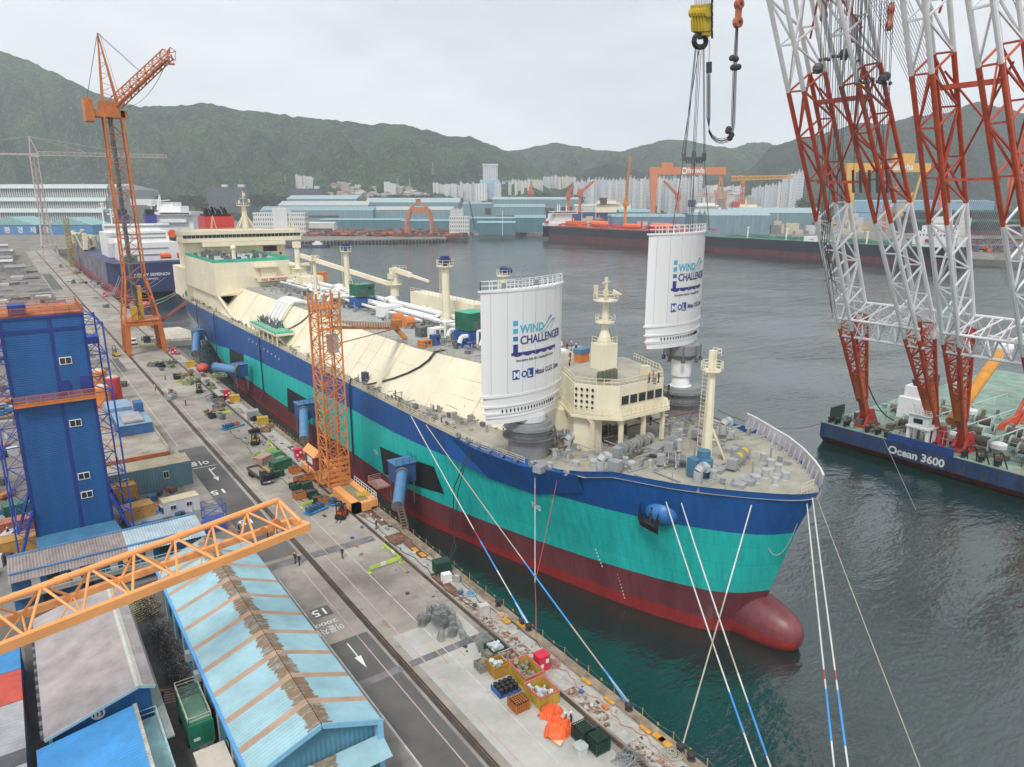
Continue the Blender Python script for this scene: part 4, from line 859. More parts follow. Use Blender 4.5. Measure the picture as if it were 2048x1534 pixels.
# foremast
fm = obj('foremast', MB().tube((80, 63.6, 22.4), (80, 63.6, 35.8), .85, .55, 8), cream, ship)
mb = MB().lathe((80, 63.6, 35.6), [(1.4, 0), (1.4, .2)], 8); mb.rail([(80 + 1.5 * cos(a * pi / 4), 63.6 + 1.5 * sin(a * pi / 4), 35.8) for a in range(9)], 1.2, 1.2, .05, 3); mb.box(79.6, 80.4, 63.2, 64, 35.8, 38.6); mb.rail([(79.3, 62.8, 37.8), (80.8, 62.8, 37.8), (80.8, 64.3, 37.8)], 1, 1, .05); obj('platform', mb, cream, fm)
mb = MB()
for y in (63.1, 64.2): mb.tube((78.6, y, 22.4), (78.9, y, 36), .05, n=4)
for k in range(22): mb.tube((78.6, 63.1, 22.8 + k * .6), (78.6, 64.2, 22.8 + k * .6), .04, n=4); mb.tube((78.6, 63.1, 22.8 + k * .6), (79.4, 63.6, 22.8 + k * .6), .03, n=4)
mb.tube((80, 63.6, 28.5), (81.6, 61.4, 22.4), .18); mb.tube((80, 63.6, 28.5), (82.2, 65, 22.4), .18); mb.tube((80, 63.4, 25.4), (81, 62.4, 25.4), .12); obj('ladder', mb, creamd, fm)
# winches, fairleads, ventilators
yel = mat('yellow_rope', (.60, .42, .02), .7, var=.1)
def winch(px, py, l, rz, drums, m=greyp, rope=None):
    p = at(px, py, 22.45); c = Vector((p[0], p[1], 23.7 if p[1] < 72 else 22.7)); M = Matrix.Rotation(rz, 3, 'Z'); mb = MB(); rb = MB()
    def P3(x, y, z): return c + M @ Vector((x, y, z))
    mb.tube(P3(-l / 2, 0, 0), P3(l / 2, 0, 0), .22, n=8)
    for k in range(drums):
        x = -l / 2 + l * (k + .6) / drums; w = l / drums * .33
        for s in (-w, w): mb.tube(P3(x + s - .06, 0, 0), P3(x + s + .06, 0, 0), .95, n=14)
        rb.tube(P3(x - w, 0, 0), P3(x + w, 0, 0), .66, n=12)
    for x in (-l / 2, 0, l / 2): mb.beam(P3(x, -.8, -1.1), P3(x, .1, .1), .18, .35); mb.beam(P3(x, .8, -1.1), P3(x, -.1, .1), .18, .35)
    mb.cb(P3(-l / 2 - .6, 0, -.2), (1.2, 1.3, 1.4), rz)
    w_ = obj('mooring_winch', mb, m, ship); obj('rope_drum', rb, rope or mat('rope_grey', (.22, .20, .17), .9, var=.2), w_)
winch(1215, 862, 6.5, -.55, 4, m=greyp, rope=greyd); winch(1270, 903, 7.5, .15, 4); winch(1345, 898, 3.2, .5, 2, rope=greyd); winch(1478, 928, 5.0, .35, 2, rope=yel); winch(1128, 872, 3.4, -.5, 2, rope=greyd); winch(1352, 935, 3.0, -.9, 2, rope=greyd); winch(1405, 860, 3.5, .3, 2, rope=greyd)
mb = MB()
for px, py, r, h in [(1110, 905, .45, 1.3), (1137, 905, .4, 1.2), (1152, 925, .5, 1), (1190, 925, .7, 1.2), (1250, 882, .45, 1.6), (1276, 880, .45, 1.6), (1250, 937, .4, 1.1), (1262, 945, .5, 1), (1330, 838, .5, 1.5), (1345, 842, .45, 1.4), (1410, 885, .9, 1.0), (1540, 940, .5, 1), (1555, 952, .45, 1.1), (1570, 965, .5, .9), (1525, 930, .45, 1.2), (1510, 970, .6, .8), (1355, 905, .55, 1.5), (1360, 875, .4, 2.2), (1445, 870, .55, 1.0), (1460, 880, .5, 1), (1300, 940, .3, .9), (1100, 925, .4, .8), (1530, 960, .5, 1.0), (1425, 965, .5, 1.2), (1550, 975, .4, .8)]:
    p = at(px, py, 22.0); z = 22.4 if p[1] < 72 else 21; obj('mooring_bitt', MB().lathe((p[0], p[1], z), [(r * 1.2, 0), (r, .15), (r, h), (r * 1.15, h + .05), (r * 1.1, h + .25)], 10), mat('grey_light', (.42, .43, .44), .5), ship)
mb = MB()
for px, py in ((1200, 945), (1395, 968), (1150, 870), (1445, 870), (1135, 885)):
    p = at(px, py, 22.2); z = 22.4 if p[1] < 72 else 21; obj('ventilator', MB().path([(p[0], p[1], z), (p[0], p[1], z + 1.6), (p[0] + .5, p[1] - .1, z + 2.2), (p[0] + 1.2, p[1] - .2, z + 2.1), (p[0] + 1.4, p[1] - .2, z + 1.5)], .62, 10), mat('grey_light', (.42, .43, .44), .5), ship)
mb = MB()
for px, py, w, l, h in [(1310, 905, 2.6, 2, .8), (1085, 925, 3, 1.4, 1.0), (1500, 968, 2.6, 1.6, .7), (1460, 905, 2, 2, .6), (1230, 945, 1.6, 1.6, 1.6), (1440, 945, 2.4, 1.2, .5), (1482, 972, 3, 1.6, .5)]:
    p = at(px, py, 22.2); z = 22.4 if p[1] < 72 else 21; mb.cb((p[0], p[1], z + h / 2), (w, l, h), .3)
clutter(mb, 66, 92, 54, 72, 22.4, 70, .8, .6, 1); clutter(mb, 64, 76, 72, 84, 21, 60, .9, .5, 1); clutter(mb, 84, 96, 66, 84, 22, 60, 1, .5, 1)
obj('deck_fittings', mb, greyp, ship)['kind'] = 'stuff'
p = at(1405, 950, 22.4); obj('crane_stump', MB().lathe(p, [(1.3, 0), (1.3, 2.4), (.9, 2.6), (.9, 3.6)], 12).cb((p[0] - 1.4, p[1] + .3, 23.8), (1.4, 1.6, 2.6)), mat('steel_blue', (.06, .17, .27), .5), ship)
mb = MB(); q0 = Vector(at(1085, 905, 21.6)); mb.path([q0, Vector(at(1180, 880, 22.0)), Vector(at(1250, 855, 23)), Vector(at(1330, 835, 23.4)), Vector(at(1400, 822, 23.4)), Vector(at(1450, 845, 22.5))], .14, 6)
tag(obj('hose', mb, mat('brown_hose', (.16, .07, .06), .7)), 'long brown hose bundle running across the bow deck between both sails', 'hose')
# sail pedestals
pg = mat('pedestal_grey', (.22, .225, .24), .5, var=.1)
for cx, cy, z0, z1 in ((62.6, 83.6, 21, 25.4), (96.8, 83.2, 21, 25.8)):
    mb = MB().lathe((cx, cy, z0), [(3.3, 0), (3.2, z1 - z0), (3.9, z1 - z0 + .05), (3.9, z1 - z0 + .5), (3.4, z1 - z0 + .55), (3.3, z1 - z0 + 1.1)], 24); o = obj('sail_pedestal', mb, pg, ship, smooth=False)
    mb = MB().lathe((cx, cy, z0 + 3.0), [(3.3, 0), (4.1, .02), (4.1, .2), (3.3, .25)], 24); mb.rail([(cx + 4.1 * cos(a * pi / 8), cy + 4.1 * sin(a * pi / 8), z0 + 3.2) for a in range(17)], 1.0, 3, .05); obj('walkway', mb, greyd, o)
# ================= the two hard sails =================
swh = mat('sail_white', (.76, .76, .765), .45, var=.035, sc=.2, st=.1)
navy = mat('logo_navy', (.035, .04, .20), .5, var=.02); cyan = mat('logo_cyan', (.07, .42, .58), .5, var=.02); cyan2 = mat('logo_midblue', (.02, .20, .34), .5, var=.02); olb = mat('logo_blue', (.02, .06, .30), .5, var=.02)
def front_arc(s, k=1.0):    # s in 0..1 along the near face, local x/y
    A, B = Vector((-8.6, .4)), Vector((8.4, 3.2)); p = A.lerp(B, s); b = 3.0 * (sin(pi * s) ** .72) * (1 - .18 * (s - .5)); d = Vector((.16, -.98)); return p + d * b * k
def outline(k=1.0, g=0.0, n=28):
    F_ = [front_arc(i / n) for i in range(n + 1)]; Bk = [Vector((-8.6, .4)).lerp(Vector((8.4, 3.2)), 1 - i / 12) + Vector((.16, -.98)) * (1.2 * sin(pi * i / 12)) for i in range(1, 12)]
    P_ = F_ + Bk; c = Vector((-.2, 0.0)); return [(c + (p - c) * k) for p in P_]
def make_sail(name, lab, cx, cy, zb, tiers_z, top, mastz):
    t = T(name, lab, 'sail', (cx, cy, zb)); O = Vector((cx, cy, 0))
    def ring(mb, k, z0, z1): mb.prism([(O.x + p.x, O.y + p.y) for p in outline(k)], z0, z1)
    mb = MB(); ring(mb, 1, tiers_z[0], top); obj('main_panel', mb, swh, t)
    mb = MB(); ring(mb, 1.05, top, top + .28); obj('rim', mb, swh, t); mb = MB(); ring(mb, 1.035, tiers_z[0] - .35, tiers_z[0]); obj('rim', mb, swh, t)
    for k, a, b in ((.975, tiers_z[1], tiers_z[0] - .36), (.95, tiers_z[2], tiers_z[1] - .26), (.925, zb, tiers_z[2] - .2)): mb = MB(); ring(mb, k, a, b); ring(mb, k * 1.045, a - .25 if a > zb + 1 else a + .9, a if a > zb + 1 else a + 1.1); obj('telescopic_tier', mb, swh, t)
    mb = MB().rail([(O.x + p.x, O.y + p.y, top + .28) for p in outline(1.0, n=14)] + [(O.x + outline(1)[0].x, O.y + outline(1)[0].y, top + .28)], 1.25, 1.2, .06, 2); obj('railing', mb, swh, t)
    mb = MB()
    for s in (.06, .19, .33, .47, .62, .77, .9): p = front_arc(s, 1.003); mb.cb((O.x + p.x, O.y + p.y - .01, (top + tiers_z[0]) / 2), (.05, .05, top - tiers_z[0] - .1))
    for k, sz in ((.955, tiers_z[2] + .7),):
        for i in range(40): p = outline(.99)[4 + i % 22]; mb.cb((O.x + p.x, O.y + p.y, tiers_z[2] + .25), (.12, .12, .5))
    obj('panel_joint', mb, mat('joint_grey', (.52, .53, .54), .6), t)
    # arc-length map for decals
    tab = [front_arc(i / 200) for i in range(201)]; L_ = [0]
    for a, b in zip(tab, tab[1:]): L_.append(L_[-1] + (b - a).length)
    def wrapper(x0, z0):
        def f(x, y, z):
            d = x0 + x; i = 0
            while i < 199 and L_[i + 1] < d: i += 1
            u = (d - L_[i]) / max(1e-6, L_[i + 1] - L_[i]); p = tab[i].lerp(tab[min(200, i + 1)], u); tg = (tab[min(200, i + 1)] - tab[i]).normalized(); nn = Vector((tg.y, -tg.x))
            return Vector((O.x + p.x + nn.x * (.04 + z * .5), O.y + p.y + nn.y * (.04 + z * .5), z0 + y))
        return f
    H_ = top - tiers_z[0]; zl = tiers_z[0] + H_ * .50; x0 = 4.7
    def txt(s, size, x, z, m, **k): text(s, size, (0, 0, 0), (1, 0, 0), (0, 0, 1), m, t, wrap=wrapper(x0 + x, z), **k)
    txt('WIND', 1.75, 1.25, zl + 1.4, cyan, bold=.022, sx=.98); txt('CHALLENGER', 1.75, 1.25, zl - .22, navy, bold=.022, sx=.93)
    def shape(pts, m):
        f = wrapper(x0, zl); mb = MB(); k = len(pts) // 2
        V_ = [f(x, y, 0) for x, y in pts]; mb.add(V_, [(i, i + 1, len(pts) - 2 - i, len(pts) - 1 - i) for i in range(k - 1)]); obj('emblem', mb, m, t)
    for z0, z1, m in ((2.55, 3.3, cyan), (1.45, 2.15, cyan), (.35, 1.0, cyan2), (-1.6, -.15, navy)): shape([(.1, z0), (.5, z0), (.9, z0), (.9, z1), (.5, z1), (.1, z1)], m)
    n = 40; xs_ = [-.2 + 9.9 * i / n for i in range(n + 1)]
    shape([(x, -1.35 + .0 * x) for x in xs_] + [(x, -1.72 - .28 * abs(sin(x * 1.75))) for x in reversed(xs_)], navy)
    for off, a, x1, x2, m, w in ((2.75, .42, 5.0, 8.3, navy, .26), (2.2, .40, 5.0, 9.0, cyan, .30), (2.35, .28, 7.6, 9.6, cyan, .24)):
        xs2 = [x1 + (x2 - x1) * i / 16 for i in range(17)]; g = lambda x: off - 1.0 + 1.25 * (x - x1) / (x2 - x1) + a * .8 * sin((x - x1) / (x2 - x1) * pi * 1.6 - pi * .95); q_ = lambda x: w * (.15 + .85 * (x - x1) / (x2 - x1))
        shape([(x, g(x) + q_(x) / 2) for x in xs2] + [(x, g(x) - q_(x) / 2) for x in reversed(xs2)], m)
    txt('Innovative Sails for a Sustainable Future', .62, .6, zl - 2.75, mat('logo_dark', (.08, .08, .10), .6), sx=.83, bold=.01)
    zm = tiers_z[0] + H_ * .14
    for x, ch, bg in ((0, 'M', 1), (1.35, 'O', 0), (2.6, 'L', 1)):
        if bg: f = wrapper(x0 + x, zm); obj('emblem', MB().add([f(a, b, -.03) for a, b in ((0, 0), (.6, 0), (1.2, 0), (1.2, 1.45), (.6, 1.45), (0, 1.45))], [(0, 1, 4, 5), (1, 2, 3, 4)]), olb, t)
        txt(ch, 1.35, x + .12, zm + .25, swh if bg else olb, bold=.03)
    txt('Mitsui O.S.K. Lines', 1.12, 4.1, zm + .3, mat('logo_dark_blue', (.04, .05, .14), .5), bold=.02, sx=.80)
    return t, O
s1, O1 = make_sail('hard_sail', 'white hard sail with blue logo standing on the near bow pedestal', 62.4, 83.0, 27.2, (31.6, 30.0, 28.9), 46.6, 25.4)
obj('mast_collar', MB().lathe((62.6, 83.6, 26.6), [(2.6, 0), (2.4, .9)], 20), mat('joint_grey', (.52, .53, .54), .6), s1)
mb = MB().tube((60.5, 83, 46.9), (60.5, 83, 49.4), .1).tube((59.4, 83, 48.7), (61.6, 83, 48.7), .06)
for x in (59.4, 60.5, 61.6): mb.tube((x, 83, 48.7), (x, 83, 49.6), .05); mb.cb((x, 83, 49.6), (.3, .3, .12))
mb.cb((56.8, 82, 47.5), (.7, .2, .8)); mb.cb((62.3, 81.6, 47.7), (.7, .2, .8)); obj('wind_sensor', mb, greyp, s1)
s2, O2 = make_sail('hard_sail', 'white hard sail with blue logo hanging from the floating crane', 95.2, 83.0, 34.6, (38.7, 37.1, 36.0), 53.6, 25.4)
mb = MB().lathe((96.4, 83.4, 31.9), [(2.1, 0), (3.0, .9), (3.0, 2.6), (2.2, 2.7)], 20); obj('slewing_base', mb, pg, s2)
mb = MB().lathe((96.4, 83.4, 26.5), [(1.95, 0), (1.95, .4), (1.7, .5), (1.35, 2.2), (1.75, 2.3), (1.75, 5.5)], 20); obj('mast_foot', mb, whitep, s2)
mb = MB()
for a in range(8): x, y = 96.4 + 3.2 * cos(a * pi / 4), 83.4 + 3.2 * sin(a * pi / 4); mb.tube((x, y, 31.7), (x, y, 34.6), .12); mb.cb((x, y, 32), (.5, .5, .8))
obj('hoist_bracket', mb, greyd, s2)
# ---- loose things standing on the ship
def hutch(name, lab, cat_, px, py, z, w, l, h, m, rz=0, win=None, roof=None, grp=None):
    p = at(px, py, z); t = T(name, lab, cat_, p, grp, rz); obj('body', MB().box(-w / 2, w / 2, -l / 2, l / 2, 0, h).box(-w / 2 - .05, w / 2 + .05, -l / 2 - .05, -l / 2 + .1, 0, h + .02).box(-w / 2 - .05, w / 2 + .05, l / 2 - .1, l / 2 + .05, 0, h + .02), m, t, inv=False)
    if roof: obj('roof', MB().box(-w / 2 - .1, w / 2 + .1, -l / 2 - .1, l / 2 + .1, h + .025, h + .16), roof, t, inv=False)
    obj('door', MB().box(-w * .3, -w * .05, -l / 2 - .09, -l / 2 - .06, .1, min(h - .3, 2.0)), greyd, t, inv=False)
    obj('window', MB().box(w * .1, w * .35, -l / 2 - .09, -l / 2 - .06, h * .5, h * .8), glass, t, inv=False); return t
hutch('deck_container', 'blue container on the trunk deck under the dark green cabin', 'container', 726, 616, ZT, 5.4, 4.6, 3.0, blue, .15)
t = hutch('equipment_cabin', 'dark green cabin with pale green roof standing on the blue container', 'cabin', 726, 616, ZT, 5.0, 4.4, 3.2, greenp, .15, roof=mat('green_roof', (.10, .30, .20), .6)); t.location.z = ZT + 3.5
mb = MB(); lat(mb, (0, 0, -.3), (0, 0, 4), 5.4, 5.4, 4.8, 4.8, 2, .07, .05, up=(1, 0, 0)); obj('frame', mb, greyd, t, inv=False)
hutch('deck_container', 'white container beside the blue one on the trunk deck', 'container', 779, 632, ZT, 5.4, 4.2, 2.9, whitep, .15)
hutch('deck_container', 'blue container on the trunk deck just left of the near sail', 'container', 944, 690, ZT, 5.2, 5, 3.2, blue, .15)
t = hutch('equipment_cabin', 'green caged cabin above the blue container beside the near sail', 'cabin', 944, 690, ZT, 5.0, 4.6, 3.6, greenp, .15, roof=mat('green_roof2', (.05, .42, .28), .6)); t.location.z = ZT + 3.4
t = hutch('generator_set', 'small orange generator at the trunk edge above the cable bundle', 'generator', 850, 695, ZT, 2.4, 1.6, 1.6, orange, .2)
hutch('tool_box', 'navy gear box at the deck edge above the second cable drop', 'box', 731, 768, 21, 1.1, 1.2, 2.6, mat('navy_gear', (.03, .06, .16), .5)); hutch('tool_box', 'white open box beside the mast on the trunk', 'box', 873, 675, ZT, 3.0, 2.4, 2.2, whitep, .1)
hutch('tool_box', 'blue cabinet next to the orange generator on the trunk', 'box', 870, 690, ZT, 1.6, 1.4, 2.2, blue); hutch('tool_box', 'grey caged machine box between orange tanks and white box', 'box', 850, 672, ZT, 3.8, 2.0, 2.2, greyd, .2)
for px, py, lab in ((797, 648, 'orange drum reel at the end of the gangway boom'), (818, 655, 'red-orange buoy tank beside the white pipes'), (645, 570, 'orange upright box tank behind the first vent mast')):
    p = at(px, py, ZT); mb = MB(); (mb.lathe((p[0] - 1.2, p[1], p[2] + 1.4), [(.5, 0), (1.4, .1), (1.4, 2.2), (.5, 2.4)], 12, 'x') if px != 645 else mb.box(p[0] - 1.5, p[0] + 1.5, p[1] - 1, p[1] + 1, ZT, ZT + 4.4).box(p[0] - 1.6, p[0] + 1.6, p[1] - 1.1, p[1] + 1.1, ZT + 4.4, ZT + 4.6)); mb.cb((p[0], p[1], p[2] + .15), (2.6, 1.8, .3)); tag(obj('tank', mb, orange), lab, 'tank')
# ================= floating crane =================
K_ = .62
bargeb = mat('barge_blue', (.02, .05, .13), .6, var=.25, sc=.4, rust=.46, rcol=(.09, .055, .045), st=.2, rsc=.7); barger = mat('barge_red', (.23, .055, .035), .7, var=.3, sc=.5, rust=.3, rcol=(.1, .04, .03))
bdeck = mat('barge_deck', (.22, .33, .27), .7, var=.2, sc=.25, rust=.40, rcol=(.30, .25, .18), rsc=.3); cred = mat('crane_red', (.54, .085, .035), .5, var=.14, sc=.6); cwh = mat('crane_white', (.86, .86, .87), .45, var=.04); wire = mat('steel_wire', (.10, .10, .105), .5, .5); wirep = mat('pale_wire', (.34, .35, .36), .5, .4)
corg = mat('crane_orange_box', (.70, .22, .06), .5, var=.12)
fc = T('floating_crane', 'huge floating crane with red and white lattice booms on a blue barge', 'floating crane', (190, 68, 3))
X0, X1, Y0, Y1 = 162.0, 262.0, 18.0, 94.0
mb = MB(); mb.ext([(X0, Y0, 1.7), (X0, Y0, 5.2), (X1, Y0, 5.2), (X1, Y0, 1.7)], (0, Y1 - Y0, 0)); mb.k = 1; mb.ext([(X0 + .02, Y0, 1.68), (X0 + 2.5, Y0, -.6), (X1, Y0, -.6), (X1, Y0, 1.68)], (0, Y1 - Y0, 0)); obj('hull', mb, [bargeb, barger], fc)
obj('deck', MB().poly((X0, Y0, 5.22), (X1, Y0, 5.22), (X1, Y1, 5.22), (X0, Y1, 5.22)), bdeck, fc)
text('Ocean 3600', 2.5, (X0 - .03, 76.8, 2.3), (0, -1, 0), (0, 0, 1), wmk, fc, bold=.03, sx=1.0)
obj('name_board', MB().box(X0 - .02, X0 + .3, 63, 77.4, 5.2, 6.9), mat('board_blue', (.02, .06, .22), .5), fc)
def axis_pt(foot, z, lean): # centre of the front face of a leg at height z
    return Vector((foot[0] - K_ * (z - 6), foot[1] + lean * (z - 6), z))
legs = [((168.3, 86.2), -.035, 'a'), ((168.3, 69.4), .055, 'a'), ((168.3, 63.9), -.035, 'b'), ((168.3, 47.6), .055, 'b')]
ax = Vector((-K_, 0, 1)).normalized(); nrm = Vector((1, 0, K_)).normalized()
booms = []
for i, (ft, lean, g) in enumerate(legs):
    lb = obj('boom_leg', MB(), cred, fc); 
    def leg(mb, za, zb, wa, wb, ha, hb_, n, rc, rb, c0=None):
        A = axis_pt(ft, za, lean) + nrm * (ha / 2); B = axis_pt(ft, zb, lean) + nrm * (hb_ / 2)
        return lat(mb, A, B, wa, wb, ha, hb_, n, rc, rb, up=(1, 0, K_), nc=8)
    m1 = MB(); m1.k = 0
    leg(m1, 12, 31, 1.3, 3.0, 1.5, 6.3, 8, .42, .19)
    a = axis_pt(ft, 6.5, lean) + nrm * .7; b = axis_pt(ft, 13, lean) + nrm * .9; c = axis_pt(ft, 19, lean) + nrm * 1.6
    m1.beam(a, b, 1.5, 1.6); m1.k = 1; m1.beam(b, c - nrm * .3, 1.75, 2.6)
    m1.k = 2; leg(m1, 31, 55, 3.0, 3.0, 6.3, 7.2, 4, .42, .21)
    m1.k = 0; leg(m1, 55, 78.5, 3.0, 3.1, 7.2, 7.2, 3, .42, .21)
    m1.k = 2; leg(m1, 78.5, 122, 3.1, 3.1, 7.2, 7.2, 6, .42, .21)
    me = lb.data; me.from_pydata(m1.v, [], m1.f); me.materials.clear()
    for q in (cred, corg, cwh): me.materials.append(q)
    me.polygons.foreach_set('material_index', m1.m); booms.append(lb)
    x, y = ft; mb = MB()
    for s in (-1, 1): mb.ext([(x - 2.6, y + s * 1.5, 5.23), (x + 3.6, y + s * 1.5, 5.23), (x + 1.2, y + s * 1.2, 9.6), (x - .4, y + s * 1.2, 9.6)], (0, -s * .55, 0))
    mb.box(x - 2.8, x + 3.8, y - 1.9, y + 1.9, 5.225, 5.7); mb.tube((x + .1, y - 1.5, 8.2), (x + .1, y + 1.5, 8.2), .6, n=10); obj('boom_pivot', mb, redp, fc)
# horizontal white cross trusses
for (a, b) in ((0, 1), (2, 3)):
    fa, la, _ = legs[a]; fb, lb_, _ = legs[b]; mb = MB()
    for z, w in ((33.5, .32), (29.3, .32)):
        A = axis_pt(fa, z, la) + Vector((0, 2.2, 0)); B = axis_pt(fb, z, lb_) + Vector((0, -2.2, 0)); mb.tube(A, B, w, n=8); mb.tube(A + nrm * 6.4, B + nrm * 6.4, w, n=8)
    n = 4
    for f in (0, 6.4):
        for k in range(n):
            t0, t1, tm = k / n, (k + 1) / n, (k + .5) / n
            lo = lambda t: (axis_pt(fa, 29.3, la)).lerp(axis_pt(fb, 29.3, lb_), t) + nrm * f
            hi = lambda t: (axis_pt(fa, 33.5, la)).lerp(axis_pt(fb, 33.5, lb_), t) + nrm * f
            mb.tube(lo(t0), hi(tm), .21, n=5); mb.tube(hi(tm), lo(t1), .21, n=5)
            if f == 0: mb.tube(hi(t0), hi(t1) + nrm * 6.4, .19, n=5); mb.tube(lo(t1), lo(t0) + nrm * 6.4, .19, n=5); mb.tube(lo(tm), hi(tm) + nrm * 6.4, .12, n=5); mb.tube(hi(tm), hi(tm) + nrm * 6.4, .14, n=5)
    A = axis_pt(fa, 30.3, la); B = axis_pt(fb, 30.3, lb_); mb.rail([A + Vector((-.6, 1.5, .3)), B + Vector((-.6, -1.5, .3))], 1.1, 1.6, .05)
    for sgn, c in ((1, B),): 
        for k in range(14): t = k / 14 * pi; mb.tube(c + Vector((1.5, -3.4, 1)), c + Vector((1.5 + 3.2 * cos(t), -3.4 + .3, 1 + 3.6 * sin(t))), .07, n=4)
    obj('cross_truss', mb, cwh, fc)
    mb = MB(); A = axis_pt(fa, 79.5, la); B = axis_pt(fb, 79.5, lb_); mb.beam(A + nrm * 5 - ax * 6, B + nrm * 5 - ax * 6, .7, .8); mb.beam(A + nrm * 0 - ax * 20, B - ax * 20, .5, .5)
    obj('cross_beam', mb, cred, fc)
    # upper X bracing between the two legs
    mb = MB()
    for za, zb in ((62, 76), (34, 52), (52, 62)) if False else ((60, 76), (84, 100)):
        mb.tube(axis_pt(fa, za, la) + nrm * 7, axis_pt(fb, zb, lb_) + nrm * 7, .2, n=5); mb.tube(axis_pt(fb, za, lb_) + nrm * 7, axis_pt(fa, zb, la) + nrm * 7, .2, n=5)
    obj('cross_bracing', mb, cred, fc)
# back stays
mb = MB()
for j, (fx, fy, la_) in enumerate(((168.3, 78, 0), (168.3, 55.5, 0))):
    top = Vector((168.3 - K_ * 116 + 7, fy, 122)); 
    for k in range(14): mb.tube(top + Vector((0, -3.5 + k * .55, 0)), (245 + k * .4, fy - 3.5 + k * .55, 20), .055, n=4, cap=False)
obj('back_stay', mb, wirep, fc)
mb = MB(); mb.tube((176, 58, 6), (190, 72, 25.5), .2); 
p0 = atx(1905, 850, 176); 
A = Vector(aty(1930, 805, 66)); B = Vector(aty(2005, 700, 66)); D_ = (B - A)
mb = MB().tube(A - D_ * .35, B, 1.25, n=14); obj('a_frame_strut', mb, mat('strut_orange', (.62, .27, .03), .45, var=.1), fc)
obj('strut_head', MB().ball(B + Vector((.3, 0, .6)), 2.1, 12).cb(B, (2.6, 2.6, 1.6)), cwh, fc)
E2 = Vector(aty(1350 * 0 + 1990, 790, 84))
mb = MB(); a = Vector(at(2030, 860, 5.3)); lat(mb, a, a + Vector((16, -6, 34)), 1.5, 4, 1.5, 4, 6, .4, .16); mb.ext([(a.x - 4, a.y + 3, 5.3), (a.x + 3, a.y - 3, 5.3), (a.x + 1, a.y - 1, 10)], (2, 1, 0)); obj('a_frame', mb, cred, fc)
# wheelhouse of the barge
p = at(1848, 905, 5.2); hx, hy = 164.8, 71.4
mb = MB()
for dx in (-1.4, 1.8):
    for dy in (-2.1, 2.1): mb.cb((hx + dx, hy + dy, 7.3), (.9, .6, 4.2))
mb.prism([(hx - 2.2, hy - 2.6), (hx + 2.6, hy - 2.6), (hx + 2.6, hy + 2.6), (hx - 2.2, hy + 2.6)], 9.3, 9.7).prism([(hx - 2.0, hy - 2.2), (hx + 2.2, hy - 2.2), (hx + 2.2, hy + 2.2), (hx - 2.0, hy + 2.2)], 9.7, 12.4)
mb.prism([(hx - 2.4, hy - 2.5), (hx + 2.5, hy - 2.5), (hx + 2.5, hy + 2.5), (hx - 2.4, hy + 2.5)], 12.4, 12.6); mb.rail([(hx - 2.3, hy + 2.4, 12.6), (hx - 2.3, hy - 2.4, 12.6), (hx + 2.4, hy - 2.4, 12.6)], 1.2, .8, .06, 3)
for k in range(8): mb.tube((hx + R.uniform(-2, 2), hy + R.uniform(-2, 2), 12.6), (hx + R.uniform(-2, 2), hy + R.uniform(-2, 2), 14.6), .07, n=4)
mb.rail([(hx + 2.4, hy - 2.6, 5.3), (hx + 3, hy - 6, 5.3)], 3.5, 1, .06)
o = obj('control_house', mb, cwh, fc); obj('window', MB().box(hx - 2.06, hx - 2.01, hy - .9, hy + 1.1, 10.5, 11.6).box(hx - .6, hx + .8, hy - 2.26, hy - 2.21, 10.5, 11.6), glass, o)
hx2, hy2 = 184, 82; mb = MB().box(hx2 - 3, hx2 + 3, hy2 - 3, hy2 + 3, 5.3, 11).box(hx2 - 2.5, hx2 + 2, hy2 - 2, hy2 + 2, 11, 14); o = obj('control_house', mb, cwh, fc); obj('funnel', MB().tube((hx2 - 1, hy2, 14), (hx2 - 1.6, hy2 + .5, 15.6), .6).tube((hx2 + .2, hy2, 14), (hx2 - .4, hy2 + .5, 15.6), .6), black, o)
# deck machinery
gm = mat('machine_green', (.30, .40, .37), .6, var=.2); dr = mat('rope_drum_brown', (.10, .07, .06), .8)
for k, (x, y, s) in enumerate(((173, 62, 1.3), (176, 74, 1.1), (180, 66, 1.1), (186, 60, 1.1), (190, 68, 1.2), (178, 56, 1.2), (186, 52, 1.3), (196, 60, 1.1), (195, 52, 1.2), (174, 53, 1.2), (181, 78, 1.1), (172, 78, 1.0))):
    mb = MB().cb((x + 1.6 * s, y, 5.7), (6 * s, 3.4 * s, .9)).cb((x + 3.2 * s, y, 6.6), (1.8 * s, 2.4 * s, 1.7)).tube((x, y - 1.8 * s, 6.9), (x, y - 1.5 * s, 6.9), 1.35 * s, n=14).tube((x, y + 1.5 * s, 6.9), (x, y + 1.8 * s, 6.9), 1.35 * s, n=14)
    w_ = obj('deck_winch', mb, gm, fc); obj('rope_drum', MB().tube((x, y - 1.5 * s, 6.9), (x, y + 1.5 * s, 6.9), .95 * s, n=12), dr, w_)
mb = MB()
for y in (59, 67, 75): mb.rail([(168, y, 5.3), (215, y - 2, 5.3)], 3.6, 6, .13, 1)
obj('pipe_gallery', mb, mat('gallery_green', (.50, .60, .57), .5), fc)
mb = MB()
for x0, y0, x1, y1 in ((164, 78, 176, 76), (164, 75.5, 176, 73.5)): mb.rail([(x0, y0, 5.3), (x1, y1, 5.3)], 1.2, 1.5, .07, 3)
obj('access_ladder', mb, cwh, fc)
for x, y in ((172, 68), (172.5, 58.5), (196, 74), (188, 56)): obj('mushroom_vent', MB().lathe((x, y, 5.25), [(.7, 0), (.7, 1.2), (1.7, 1.25), (1.7, 2.2), (1.2, 2.4)], 14), cwh, fc)
